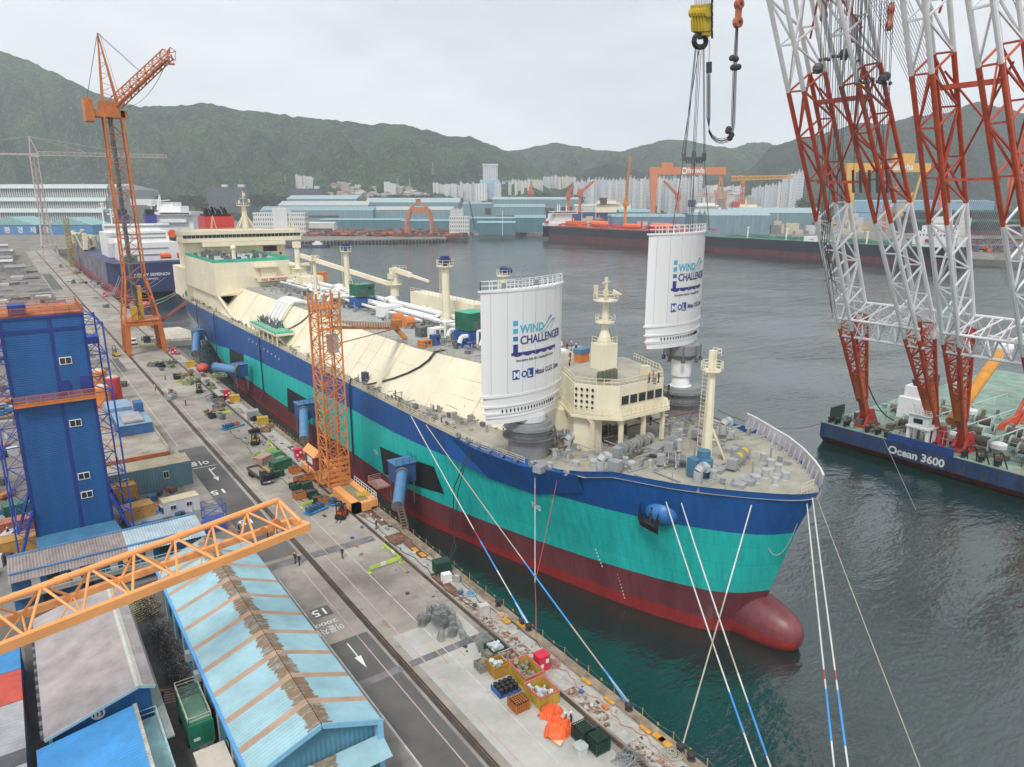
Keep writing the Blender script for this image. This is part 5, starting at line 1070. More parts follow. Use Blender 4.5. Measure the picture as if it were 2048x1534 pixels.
for y in (92.5, 90.8, 88.5, 83, 80.6, 78.4, 68, 64.4, 61.6, 58.2, 55): obj('mooring_bitt', MB().lathe((163.4, y, 5.25), [(.5, 0), (.42, .1), (.42, 1.1), (.6, 1.15), (.6, 1.35)], 8).lathe((164.8, y + .1, 5.25), [(.5, 0), (.42, .1), (.42, 1.1), (.6, 1.15), (.6, 1.35)], 8), black, fc)
mb = MB(); mb.box(165, 171, 93.2, 93.6, 5.3, 8.6).box(214, 222, 93.2, 93.6, 5.3, 9); obj('wind_screen', mb, mat('dark_green_board', (.03, .08, .06), .6), fc)
mb = MB(); clutter(mb, 164, 205, 46, 92, 5.25, 420, 1.5, .55, 3); obj('deck_gear', mb, [greyd, gm, mat('mud_brown', (.2, .16, .1), .8)], fc)['kind'] = 'stuff'
mb = MB()
for y in (58.8, 60.6, 55.4):
    mb.path([(163.2, y, 5.3), (162.6, y + .2, 8), (162.9, y - 1.2, 8.4), (163.2, y - 2.4, 5.3)], .14, 6)
obj('fairlead_frame', mb, black, fc)
tag(obj('hose', MB().path(cat((170, 88, 16), (178, 84, 5.4), 2.0), .16, 6), cab), 'black hose sagging from the first red crane leg to the barge deck', 'hose')
# hoist ropes, hooks and slings (each tackle block is a thing of its own)
hook = Vector(aty(1398, 60, 84)); top_y = 84
def wires(mb, pairs, r=.045):
    for a, b in pairs: mb.tube(a, b, r, n=4, cap=False)
yb_ = mat('block_yellow', (.52, .38, .03), .5, var=.15); ob_ = mat('block_orange', (.42, .13, .07), .6, var=.2)
yh = aty(1403, 35, 83); sc_ = 1 / 9.6
def bp(px, py, y=83): return Vector(aty(px, py, y))
t = T('hook_block', 'large yellow multi-sheave hook block at the top of the picture', 'hook block', bp(1403, 40))
mb = MB()
for k in range(5): a = bp(1388 + k * 6.0, 10, 83 - k * .35); b = bp(1392 + k * 5.6, 62, 83 - k * .35); mb.beam(a, b, .24, 1.5); mb.tube(a.lerp(b, .3) - Vector((.25, .5, 0)), a.lerp(b, .3) - Vector((.25, -.5, 0)), .7, n=10)
mb.ext([bp(1385, 38), bp(1400, 38), bp(1406, 55), bp(1398, 68), bp(1386, 62)], (0, .4, 0)); mb.ext([bp(1408, 8, 81.6), bp(1424, 6, 81.6), bp(1424, 38, 81.6), bp(1410, 45, 81.6)], (0, .4, 0)); mb.cb(bp(1409, 55, 82.4), (1.6, 1.6, 2.6)); obj('sheave_housing', mb, yb_, t)
mb = MB().tube(bp(1401, 66, 82.6), bp(1400, 78, 82.6), .42); 
for s in (-1, 1): mb.path([bp(1400, 94, 82.6), bp(1400 + s * 8, 93, 82.6), bp(1400 + s * 12, 85, 82.6), bp(1400 + s * 11, 76, 82.6), bp(1400 + s * 7.5, 71, 82.6)], .42, 6)
obj('hook', mb, black, t)
tag(obj('chain', MB().path([bp(1424, y, 81) + Vector((R.uniform(-.08, .08), 0, 0)) for y in range(-40, 80, 3)], .17, 5), black), 'dark chain hanging beside the yellow hook block', 'chain')
mb = MB(); wires(mb, [(bp(1390 + k * 3.2, 12, 83), bp(1391 + k * 3.6, -120, 82)) for k in range(11)], .05); tag(obj('hoist_rope', mb, wire), 'hoist ropes running up from the yellow hook block', 'hoist rope', 'hoist rope bundles')
SPR = [bp(1368, 312, 84), bp(1388, 308, 84), bp(1408, 312, 84)]
mb = MB(); wires(mb, [(bp(1391, 92, 82.6), SPR[0]), (bp(1393, 92, 82.8), SPR[0] + Vector((.3, 0, 0))), (bp(1399, 92, 82.6), SPR[0] + Vector((0, .5, 0))), (bp(1399, 92, 82.6), SPR[1]), (bp(1403, 92, 82.6), SPR[1] + Vector((.3, 0, 0))), (bp(1396, 92, 82.6), SPR[1] + Vector((-.3, 0, 0))), (bp(1406, 92, 82.6), SPR[2]), (bp(1408, 92, 82.6), SPR[2] + Vector((.3, 0, 0)))], .06)
tag(obj('lifting_sling', mb, wire), 'slings from the hook down to the spreader beam', 'sling', 'lifting slings')
mb = MB().beam(bp(1366, 316, 84), bp(1411, 316, 84), .3, .35).beam(bp(1386, 318, 82.5), bp(1390, 318, 86), .3, .3)
for p_ in SPR: mb.cb(p_ + Vector((0, 0, -.2)), (.5, .5, 1.2))
for x in (1373, 1378, 1383, 1394, 1399, 1404): mb.cb(bp(x, 322, 84), (.22, .22, .8))
tag(obj('spreader_beam', mb, greyd), 'thin steel spreader beam above the hanging white sail', 'spreader beam')
mb = MB(); wires(mb, [(SPR[0], (91, 82.5, 54)), (SPR[1], (96, 82.4, 54)), (SPR[1] + Vector((.35, 0, 0)), (96.6, 83.5, 54)), (SPR[1] + Vector((-.3, 0, 0)), (95.6, 83, 54)), (SPR[2], (101, 83, 54))], .08); tag(obj('lifting_sling', mb, wire), 'slings from the spreader beam down to the hanging sail', 'sling', 'lifting slings')
# the looped bundle of spare slings
mb = MB()
for k in range(13):
    o_ = R.uniform(-5, 5); dy = R.uniform(-.5, .5); mb.path([bp(1419 + o_ * .4, 128, 80)] + [bp(1417 + o_ * .7, y, 80 + dy) for y in (150, 200, 235)] + [bp(1443 + o_ * .1 + 27 * cos(pi + a * pi / 8) * (1 + o_ * .012), 246 + 34 * sin(a * pi / 8) * (1 + o_ * .03) + 3, 80 + dy) for a in range(1, 7)] + [bp(1466 + o_ * .8, 250, 80), bp(1470 + o_ * .8, 132, 80), bp(1474 + o_ * .5, 52, 80)], .042, 4)
mb.tube(bp(1418, 124, 80), bp(1418, 146, 80), .45, n=6); mb.tube(bp(1419, 80, 80), bp(1418, 124, 80), .04, n=4)
for x, y in ((1464, 116), (1472, 118), (1466, 135), (1473, 135), (1477, 134), (1457, 258), (1463, 270), (1456, 262), (1460, 276)): mb.ball(bp(x, y, 80), .5, 6)
tag(obj('sling_bundle', mb, mat('sling_black', (.035, .035, .035), .6)), 'looped bundle of dark slings hanging in a big U beside the hook', 'sling bundle')
tb = None
for i, (px, py, lab) in enumerate(((1477, 25, 'leftmost red-orange tackle block, above the looped sling bundle'), (1649, 14, 'red-orange tackle block cut by the top edge over the first boom'), (1707, 58, 'red-orange tackle block alone against the sky, lower of the middle pair'), (1701, 2, 'small tackle block at the top edge in the middle'), (1780, 34, 'red-orange tackle block just left of the second boom'))):
    a = bp(px, py, 80 - i * 1.5)
    if tb is None:
        mb = MB().cb((0, 0, .8), (.9, .6, 3.0)).tube((0, -.4, -1.4), (0, .4, -1.4), .85, n=12).tube((0, -.45, 1.2), (0, .45, 1.2), .75, n=12); tb = T('tackle_block', lab, 'tackle block', a, 'red-orange tackle blocks'); obj('cheek', mb, ob_, tb, inv=False); obj('pin', MB().tube((0, -.55, -1.4), (0, .55, -1.4), .25).tube((0, -.55, 1.2), (0, .55, 1.2), .25), black, tb, inv=False)
    else: dup(tb, a, .2 * i, lab)
q = random.Random(21)
for nm, lab, xs0, n, yt, yb2, yy in (('a', 'sheaf of hoist ropes hanging in front of the first boom', 1645, 20, -60, 420, 74), ('b', 'second sheaf of hoist ropes between the two booms', 1715, 18, -60, 330, 70), ('c', 'slings hanging low within the first boom down to the white truss', 1650, 9, 330, 640, 76)):
    mb = MB()
    for k in range(n):
        x = xs0 + k * 4.2 + q.uniform(-1.5, 1.5); l = q.uniform(.5, 1); y2 = yt + (yb2 - yt) * l
        if nm == 'c': x = xs0 + k * 1.6; mb.path([bp(x, yt + q.uniform(0, 120), yy), bp(x - 6 + q.uniform(-3, 3), (yt + yb2) / 2, yy), bp(x + 12 + q.uniform(-2, 2), y2, yy)], .055, 4)
        else: mb.tube(bp(x + 14 * (1 - l), yt, yy), bp(x - 12 * l, y2, yy), .055, n=4, cap=False)
        if k % 2 == 0: mb.ball(bp(x - (3 if nm != 'c' else 0), (118 if nm == 'a' else 162) + q.uniform(-6, 6) if nm != 'c' else y2 - 60, yy), .32 if nm != 'c' else .22, 6)
        if nm == 'b' and k % 4 == 0: mb.beam(bp(x - 10, 340, yy), bp(x - 9, 385, yy), .35, .3)
    if nm == 'a': mb.ball(bp(1689, 108, yy), .9, 6); mb.ball(bp(1636, 137, yy), .9, 6)
    if nm == 'b': mb.ball(bp(1765, 158, yy), .8, 6); mb.ball(bp(1772, 153, yy), .8, 6)
    tag(obj('hoist_rope', mb, wire), lab, 'hoist rope', 'hoist rope bundles')
tag(obj('mooring_rope', MB().path(cat((164, 92.5, 5.9), (100.5, 78, 22.8), 3.0), .06, 4), wire), 'thin dark line from the barge corner to the far side of the bow', 'mooring rope', 'mooring ropes')
tag(obj('mooring_rope', MB().path([(163, 79, 5.3), at(1832, 1020, .0)], .06, 4), wirep), 'thin line from the barge bow into the water below the lettering', 'mooring rope', 'mooring ropes')
tag(obj('mooring_rope', MB().path([at(2048, 165, 84) if 0 else bp(2090, 100, 60), bp(2000, -40, 60)], .05, 4), wire), 'single thin wire crossing the upper right corner', 'wire')
# ================= cranes on the quay =================
jor = mat('jib_crane_orange', (.52, .15, .035), .5, var=.15, sc=.5, rust=.12, rcol=(.2, .07, .03)); bor = mat('boom_orange', (.82, .36, .12), .45, var=.06); lor = mat('lift_orange', (.62, .22, .06), .5, var=.12)
cpk = mat('pale_crane_pink', (.52, .42, .38), .6, var=.1); ylw = mat('machine_yellow', (.52, .32, .03), .5, var=.1)
t = T('jib_crane', 'tall orange jib crane standing on a portal at the ship stern', 'crane', (37.6, 284, 6))
mb = MB()
for x in (32, 43.5):
    for y in (278.5, 289.5): mb.beam((x, y, 7.2), (x + (.6 if x < 40 else -.6), y, 17), 1.3, 1.5); mb.cb((x, y, 6.6), (1.0, 3.6, 1.0))
    mb.beam((x + (.6 if x < 40 else -.6), 277.8, 17), (x + (.6 if x < 40 else -.6), 290.2, 17), 1.2, 1.6)
for y in (278.5, 289.5): mb.beam((32.2, y, 17), (43.3, y, 17), 1.2, 1.7)
mb.box(32, 43.6, 277.6, 290.4, 17.9, 18.1); mb.rail([(32, 277.6, 18.1), (43.6, 277.6, 18.1), (43.6, 290.4, 18.1)], 1.2, 1.5, .06); obj('portal', mb, jor, t)
mb = MB(); lat(mb, (37.6, 284, 18), (37.4, 284, 33), 11, 6.4, 11, 6.4, 2, .35, .16, up=(0, 1, 0)); lat(mb, (37.4, 284, 33), (37.2, 284, 86), 6.4, 5.6, 6.4, 5.6, 11, .30, .12, up=(0, 1, 0)); obj('tower', mb, jor, t)
mb = MB().tube((36.6, 284, 18), (36.4, 284, 86), .75, n=8); mb.k = 1; mb.box(34.4, 36.4, 279, 282, 18.2, 23).box(37.5, 38.6, 281, 283, 18.2, 30)
mb.k = 0
for k in range(18): z = 22 + k * 3.5; mb.beam((35.4 + (k % 2) * 3.2, 282.6, z), (38.6 - (k % 2) * 3.2, 282.6, z + 3.4), .5, .15)
obj('stair_shaft', mb, [greyd, ylw], t)
obj('machinery_deck', MB().box(30, 40.6, 281, 287.5, 86, 88.2).box(29, 31.6, 280.6, 287.8, 84.5, 91.5).box(33.5, 39.5, 281.4, 287, 88.2, 91).cb((40.4, 282, 87), (2, 2, 2.4)), jor, t)
ba, be = Vector((38.4, 282, 90.5)), Vector(aty(336, 108, 268)); mb = MB(); lat(mb, ba, be, 2.6, 2.4, 3.4, 3.0, 14, .22, .12, up=(0, .3, 1)); lat(mb, be + (be - ba).normalized() * 0, be + (be - ba).normalized() * 2 + Vector((0, 0, -1.2)), 1, 3, 1, 3, 1, .15, .1, up=(0, .3, 1))
mb.beam(ba + Vector((0, 0, -1.4)), ba.lerp(be, .97) + Vector((0, 0, -1.4)), 1.2, .25); mb.cb(be + Vector((.4, -.3, -3)), (2.4, 1.6, .4)); mb.tube(be, be + Vector((.4, -.3, -3)), .12); mb.tube(be + Vector((1, 0, 0)), be + Vector((1.4, -.3, -3)), .12); obj('jib', mb, jor, t)
mb = MB(); tp_ = Vector((36.0, 284, 112))
for x, y in ((34.8, 282.2), (34.8, 285.8), (39.2, 282.2), (39.2, 285.8)): mb.tube((x, y, 90.5), tp_, .3, .2)
for k in range(6):
    u = k / 6; a = Vector((34.8, 282.2, 90.5)).lerp(tp_, u); b = Vector((39.2, 282.2, 90.5)).lerp(tp_, u + .08); mb.tube(a, b, .1, n=4); mb.tube(b, a.lerp(tp_, .15), .1, n=4)
mb.tube((40, 282.2, 92), tp_ + Vector((.6, 0, 0)), .08, n=4); obj('mast', mb, jor, t)
mb = MB()
for o_ in (-.6, .6): mb.tube(tp_ + Vector((0, o_, 0)), ba.lerp(be, .52) + Vector((0, o_, 1.5)), .07, n=4); mb.tube(tp_ + Vector((0, o_, 0)), (30.2, 284 + o_, 91), .07, n=4); mb.path(cat(be + Vector((0, o_, -1)), ba + Vector((3, o_, -1)), 3.5), .05, 4)
obj('stay_rope', mb, wire, t)
mb = MB(); mb.beam((43, 281, 16.5), (52, 275, 24), .9, 1.0); obj('gangway', mb, mat('brown_steel', (.25, .08, .05), .6), t)
# pale crane far up the quay
t = T('hammerhead_crane', 'pale pinkish hammerhead crane on its portal far up the quay', 'crane', (39, 825, 6))
mb = MB()
for x in (32.4, 45.4):
    for y in (819, 832): mb.beam((x, y, 6), (38.2 + (x - 39) * .55, 825 + (y - 825) * .5, 41), .9, .9)
mb.beam((31.5, 819, 18), (46, 819, 18), 1.4, 1.4); mb.beam((32, 832, 18), (46, 832, 18), 1.4, 1.4); lat(mb, (38.5, 825, 20), (38.3, 825, 41), 10, 6.4, 10, 6.4, 2, .3, .3, up=(0, 1, 0)); obj('portal', mb, cpk, t)
mb = MB(); lat(mb, (38.3, 825, 41), (38.0, 825, 100), 6.4, 6.0, 6.4, 6.0, 9, .45, .25, up=(0, 1, 0)); mb.tube((38, 825, 20), (38, 825, 98), .9, n=6); obj('tower', mb, cpk, t)
mb = MB(); lat(mb, (42, 825, 102), (152, 822, 103), 3, 2.4, 3.4, 3.0, 26, .25, .2); mb.beam((38, 825, 101), (-60, 828, 100), 2.6, 1.4); mb.cb((38.5, 825, 100.5), (8, 6, 3)); obj('jib', mb, cpk, t)
mb = MB()
for x in (35.4, 42.4): mb.tube((x, 825, 100), (37, 825, 117), .5)
mb.tube((37, 825, 117), (118, 823, 105), .18, n=4); mb.tube((37, 825, 117), (80, 824, 105), .18, n=4); mb.tube((37, 825, 117), (-50, 828, 101), .18, n=4); obj('apex_frame', mb, cpk, t)
# yellow ladder tower
t = T('stair_tower', 'slim yellow scaffold stair tower leaning over the grey ship side', 'stair tower', (47.6, 700, 6)); mb = MB(); lat(mb, (47.5, 700, 6), (47.5, 700, 45), 3.6, 3.6, 3.6, 3.6, 12, .32, .3, up=(0, 1, 0)); obj('frame', mb, mat('ladder_yellow', (.36, .25, .05), .6), t); mb = MB()
for k in range(13): mb.beam((46.2, 699, 6.5 + 3 * k), (48.8, 699, 9.2 + 3 * k), 1.6, .3)
obj('stairs', mb, mat('ladder_olive', (.25, .19, .06), .7), t)
# lift tower with the gangway
t = T('lift_tower', 'orange lattice lift tower on the quay with a gangway to the ship', 'lift tower', (45.2, 121, 6))
mb = MB(); lat(mb, (45.2, 121, 7.6), (45.2, 121, 41.5), 4.1, 4.1, 4.1, 4.1, 14, .17, .07, up=(0, 1, 0), x2=True); lat(mb, (44.3, 121, 7.6), (44.3, 121, 41.5), 2.0, 2.0, 4.0, 4.0, 14, .12, .05, up=(0, 1, 0))
for x, y in ((43.1, 119), (47.3, 119), (43.1, 123), (47.3, 123), (44.6, 119), (46.0, 119), (43.1, 121)): mb.cb((x, y, 42.2), (.3, .3, 2.6))
for z in (37.2, 38.4, 39.6): mb.beam((43.2, 118.9, z), (47.2, 118.9, z), .2, .35)
mb.box(43.1, 47.3, 119, 123, 40.6, 40.8)
for z in range(8, 14): mb.beam((43.2, 118.9, z), (47.2, 118.9, z), .12, .5)
obj('mast_frame', mb, lor, t)
mb = MB().box(43.6, 45.1, 109, 118.6, 6.2, 7.8).box(47, 48.2, 109, 136, 6.6, 7.9).box(43.6, 47, 109, 110, 6.2, 7.8).box(43.8, 46.4, 124.5, 136, 6.3, 7.6); mb.k = 1; mb.box(45.1, 47, 110, 118.6, 7.5, 7.7); obj('bogie_base', mb, [bor, mat('olive_plate', (.25, .22, .13), .8)], t)
o = obj('cabin', MB().box(42.6, 44.4, 124.2, 129.5, 9.6, 12.2), mat('cabin_maroon', (.22, .05, .05), .6), t); obj('roof', MB().ext([(42.3, 123.9, 12.2), (44.7, 123.9, 12.2), (43.5, 123.9, 13.4)], (0, 6, 0)), bor, o); obj('window', MB().box(42.5, 42.58, 125.5, 128, 10.4, 11.6), whitep, o)
obj('support_leg', MB().tube((43, 124.4, 6.2), (43, 124.4, 9.6), .12).tube((43, 129.4, 6.2), (43, 129.4, 9.6), .12).tube((44.2, 129.4, 6.2), (43, 124.4, 9.6), .08).tube((44.2, 129.4, 6.2), (44.2, 129.4, 9.6), .12), lor, t)
obj('lift_cabin', MB().box(45.2, 46.8, 119.3, 120.9, 33.0, 36.0).box(45.1, 46.9, 119.2, 121, 32.8, 33.0), mat('lift_silver', (.45, .45, .47), .5), t)
ga = Vector((47.2, 121, 37.0)); gb = Vector(atx(792, 657, 65.5)); g2 = Vector(atx(812, 678, 66.8)); mb = MB(); mb.beam(ga, gb, 1.5, .45); mb.rail([ga + Vector((0, -.7, 0)), gb + Vector((0, -.7, 0))], 1.1, 1.0, .05, 3); mb.rail([ga + Vector((0, .7, 0)), gb + Vector((0, .7, 0))], 1.1, 1.0, .05, 3); mb.beam(gb, g2, 1.4, .5); mb.cb(gb + Vector((.3, .3, 1.0)), (1.8, 1.8, 1.6)); mb.tube(gb, ga + Vector((0, 0, -3)), .1); obj('gangway', mb, mat('gangway_brown', (.42, .17, .05), .6, var=.2), t)
mb = MB().rail([(47, 109.2, 7.9), (48.1, 109.2, 7.9), (48.1, 119, 7.9)], 1.1, 1, .05); obj('railing', mb, whitep, t)
# boom of a crane reaching in from the left, in front of everything
t = T('crane_boom', 'bright orange triangular truss boom reaching in from the left edge', 'crane boom', at(300, 1170, 26))
A1, B1 = Vector(at(0, 1297, 26)), Vector(at(618, 1053, 26)); A2, B2 = Vector(at(38, 1231, 26)), Vector(at(584, 1041, 26)); A3, B3 = Vector(at(0, 1203, 28.2)), Vector(at(556, 1000, 28.2))
ext = lambda a, b, k: a + (a - b).normalized() * k
A1, A2, A3 = ext(A1, B1, 12), ext(A2, B2, 13), ext(A3, B3, 12)
obj('lower_chord', MB().beam(A1, B1, .55, .8), bor, t); obj('lower_chord', MB().beam(A2, B2, .5, .6), bor, t); obj('upper_chord', MB().tube(A3, B3, .30, n=12), bor, t)
for u in (.30, .44, .72): c = A3.lerp(B3, u); obj('splice_flange', MB().tube(c - (B3 - A3).normalized() * .5, c + (B3 - A3).normalized() * .5, .36, n=12), bor, t)
n = 10
def LP(a, b, u): return a.lerp(b, u)
for k in range(n):
    u0, u1, um = k / n, (k + 1) / n, (k + .5) / n
    for A, B in ((A1, B1), (A2, B2)):
        obj('lattice_bar', MB().tube(LP(A3, B3, u0), LP(A, B, um), .12, n=8), bor, t); obj('lattice_bar', MB().tube(LP(A, B, um), LP(A3, B3, u1), .12, n=8), bor, t)
    obj('lattice_bar', MB().tube(LP(A1, B1, um), LP(A2, B2, um), .09, n=6), bor, t); obj('lattice_bar', MB().tube(LP(A1, B1, u0), LP(A2, B2, um), .06, n=6), bor, t)
obj('end_frame', MB().beam(B1, B2, .5, .7).tube(B3, B1.lerp(B2, .5) + Vector((0, 0, .3)), .22, n=8), bor, t)
o = obj('end_sheave', MB().tube(B2.lerp(A2, .05) + Vector((0, -.1, .5)), B2.lerp(A2, .05) + Vector((0, -.35, .5)), .45, n=14).tube(B2.lerp(A2, .1) + Vector((.3, -.4, .4)), B2.lerp(A2, .1) + Vector((.3, -.6, .4)), .3, n=12), lor, t)
hk = Vector(at(252, 1128, 24)); tag(obj('crane_hook', MB().path([hk + Vector((.25 * cos(a), 0, .25 * sin(a))) for a in (1.6, .6, -.6, -1.6, -2.6)], .09, 6).cb(hk + Vector((0, 0, .5)), (.45, .3, .5)).tube(hk + Vector((0, 0, .6)), (hk.x, hk.y, 27.4), .025, n=4), bor), 'small orange hook hanging beneath the near truss boom', 'hook')
# ================= far cranes =================
gor = mat('goliath_orange', (.60, .17, .05), .6, var=.08); gyl = mat('goliath_yellow', (.68, .36, .04), .6, var=.08)
def goliath(lab, D, m, gx0, gx1, gy0, gy1, lx0, lx1, ybase, ap, trolley, tx, tw):
    t = T('gantry_crane', lab, 'gantry crane', fp(gx0, ybase, D), 'goliath gantry cranes')
    def q(px, py, o=0): p = Vector(fp(px, py, D)); return p + Vector((sy_, cy_, 0)) * o
    mb = MB().ext([q(gx0, gy1), q(gx1, gy1), q(gx1, gy0), q(gx0, gy0)], Vector((sy_, cy_, 0)) * 9); obj('girder', mb, m, t)
    mb = MB().ext([q(lx0, ybase), q(lx0 + (lx1 - lx0) * .55, ybase), q(lx1, gy1), q(gx0, gy1)], Vector((sy_, cy_, 0)) * 9); obj('box_leg', mb, m, t)
    mb = MB(); 
    for x in ap[1:]: mb.beam(q(ap[0], gy1, 4), q(x, ybase + 4, 4), 3.2, 3.2)
    obj('hinged_leg', mb, m, t); a, b, c, d = trolley
    obj('trolley', MB().ext([q(a + 2, d), q(b - 3, d), q(b, c), q(a, c)], Vector((sy_, cy_, 0)) * 10), m, t)
    nn = -Vector((sy_, cy_, 0)); text('hanwha', (gy1 - gy0) * .95 / FPX * D, q(tx, (gy0 + gy1) / 2 + (gy1 - gy0) * .28, -.6), (cy_, -sy_, 0), (0, 0, 1), wm, t, bold=.03, sx=tw)
    r = (gy1 - gy0) * .42 / FPX * D; c0 = q(tx - 7, (gy0 + gy1) / 2, -.6); mb = MB()
    for k in range(14): 
        a0, a1 = 2 * pi * k / 14, 2 * pi * (k + 1) / 14; U_ = Vector((cy_, -sy_, 0)); Z_ = Vector((0, 0, 1)); mb.poly(c0 + U_ * r * cos(a0) + Z_ * r * sin(a0), c0 + U_ * r * cos(a1) + Z_ * r * sin(a1), c0 + (U_ * cos(a1) + Z_ * sin(a1)) * r * .55, c0 + (U_ * cos(a0) + Z_ * sin(a0)) * r * .55)
    obj('emblem', mb, wm, t)
goliath('orange goliath gantry crane with white lettering before the apartment rows', 1600, gor, 1300, 1452, 334, 349, 1303, 1316, 430, (1443, 1426, 1454), (1322, 1348, 325, 334), 1376, .78)
goliath('yellow goliath gantry crane with white lettering behind the red booms', 1350, gyl, 1694, 1862, 326, 344, 1692, 1712, 455, (1846, 1812, 1858), (1788, 1832, 307, 326), 1782, .8)
obj('foot_beam', MB().ext([fp(1672, 458, 1350), fp(1742, 458, 1350), fp(1722, 446, 1350), fp(1690, 446, 1350)], (sy_ * 9, cy_ * 9, 0)), gyl, [o for o in bpy.data.objects if o.get('label', '').startswith('yellow goliath')][0])
def jib(lab, px, pyb, pym, D, jx, jy, m, col=True, w=6):
    p = Vector(fp(px, pyb, D)); c = Vector(fp(px, pym, D)); e = Vector(fp(jx, jy, D)); s = D / 1400
    t = T('jib_crane', lab, 'crane', p, 'far jib cranes of the shipyard')
    obj('tower', MB().tube((p.x, p.y, 5), c, 3.2 * s, 2.6 * s, 8) if col else MB().tube((p.x, p.y, 5), c, 2.6 * s, 2.2 * s, 8), m, t)
    obj('cab', MB().cb(c + Vector((0, 0, 3 * s)), (9 * s, 8 * s, 7 * s)).cb(c + Vector((0, 0, 9 * s)), (5 * s, 5 * s, 7 * s)), m, t)
    mb = MB(); lat(mb, c + Vector((0, 0, 6 * s)), e, 4.5 * s, 2 * s, 3.5 * s, 2 * s, 9, .6 * s, .35 * s, up=(.3, .2, 1)); k = c + Vector((0, 0, 24 * s)) - (e - c).normalized() * 5 * s; mb.tube(c + Vector((0, 0, 10 * s)), k, .6 * s); mb.tube(k, e, .3 * s, n=4); mb.tube(k, c + Vector((0, 0, 4 * s)) - (e - c).normalized() * 9 * s, .5 * s); obj('jib', mb, m, t)
jo = mat('far_crane_orange', (.66, .24, .03), .6); jr = mat('far_crane_red', (.55, .13, .05), .6)
jib('tall bright orange jib crane standing behind the orange tanker deck', 1251, 445, 412, 1080, 1261, 312, jo); jib('pale red luffing crane over the teal hall, left of the tanker', 1137, 408, 396, 1500, 1146, 372, jr)
jib('pale red luffing crane with raised jib before the dense apartments', 1160, 410, 392, 1500, 1188, 362, jr); jib('red crane with wide jib framed inside the orange gantry', 1356, 432, 398, 1500, 1328, 362, jr)
jib('thin orange crane at the left edge of the pale apartment rows', 1061, 400, 388, 2000, 1063, 362, jr); jib('red crane right of the yellow gantry leg beneath the dark hill', 1790, 412, 386, 1500, 1776, 372, jr)
jib('orange crane with tall lattice jib above the yellow gantry girder', 1772, 430, 340, 1300, 1774, 284, jr); jib('orange crane behind the second boom right of the yellow gantry', 1880, 430, 385, 1300, 1898, 345, jr); jib('orange slender crane at the right edge behind the last boom', 2020, 425, 370, 1250, 2044, 345, jr)
jib('yellow crane leaning right behind the white tug funnel', 1800, 440, 432, 1150, 1826, 385, gyl)
t = T('hammerhead_crane', 'yellow hammerhead crane with long level jib right of the orange gantry', 'crane', fp(1485, 420, 1500)); p = Vector(fp(1485, 430, 1500)); c = Vector(fp(1486, 364, 1500)); mb = MB(); lat(mb, (p.x, p.y, 5), c, 7, 5, 7, 5, 6, .8, .5, up=(1, 0, 0)); obj('tower', mb, jr, t); mb = MB(); lat(mb, fp(1462, 357, 1500), fp(1585, 354, 1480), 5, 4, 8, 5, 16, .8, .6); mb.cb(c, (8, 8, 6)); mb.tube(fp(1486, 350, 1500), fp(1462, 355, 1500), .4); obj('jib', mb, gyl, t)
# orange floating crane frame on the far pier
t = T('pier_crane', 'four-legged orange crane frame with pointed top on the far pier', 'crane', at(836, 473, 5)); D = 1128
def q(px, py, o=0): return Vector(fp(px, py, D)) + Vector((sy_, cy_, 0)) * o
mb = MB()
for o in (0, 16):
    for sx in (-1, 1):
        dx = 2 * o / 16
        mb.beam(q(837 + sx * 26 + dx, 474, o), q(837 + sx * 25 + dx, 445, o), 3.4, 3.4); mb.beam(q(837 + sx * 25 + dx, 445, o), q(837 + sx * 17 + dx, 418, o), 3.2, 3.2)
    mb.beam(q(812, 470, o), q(862, 470, o), 2.5, 4)
mb.ext([q(818, 424), q(856, 424), q(854, 414), q(820, 414)], Vector((sy_, cy_, 0)) * 16); obj('leg_frame', mb, mat('pier_crane_orange', (.50, .17, .08), .6), t)
mb = MB()
for x in (822, 852):
    for o in (0, 16): mb.beam(q(x, 415, o), q(835, 401, 8), 1.6, 1.6)
mb.cb(q(835, 400, 8), (6, 5, 4)); mb.beam(q(806, 425, 2), q(870, 427, 2), 2, 1.2); obj('apex_frame', mb, mat('pier_crane_orange', (.50, .17, .08), .6), t)
t = T('crawler_crane', 'black crawler crane with a thin boom on the far quay', 'crane', fp(945, 462, 1150)); a = Vector(fp(950, 458, 1150)); b = Vector(fp(939, 403, 1150)); mb = MB(); lat(mb, a, b, 1.5, 1.5, 1.5, 1.5, 12, .3, .2); obj('boom', mb, steel_d, t); obj('body', MB().cb((a.x, a.y, 8), (9, 6, 4)).cb((a.x, a.y, 6.6), (10, 8, 1.4)), greyp, t)
for px, py, D, lab in ((1005, 421, 1140, 'slim light mast in front of the small bright-roofed shed'), (1164, 421, 1080, 'slim light mast behind the orange tanker bow deck')):
    p = Vector(fp(px, py, D)); t = T('light_mast', lab, 'light mast', (p.x, p.y, 6), 'light masts on the far quay'); obj('pole', MB().tube((p.x, p.y, 6), p, .5, .35), whitep, t); obj('lamp_head', MB().cb(p, (3.6, .8, .8)), greyp, t)
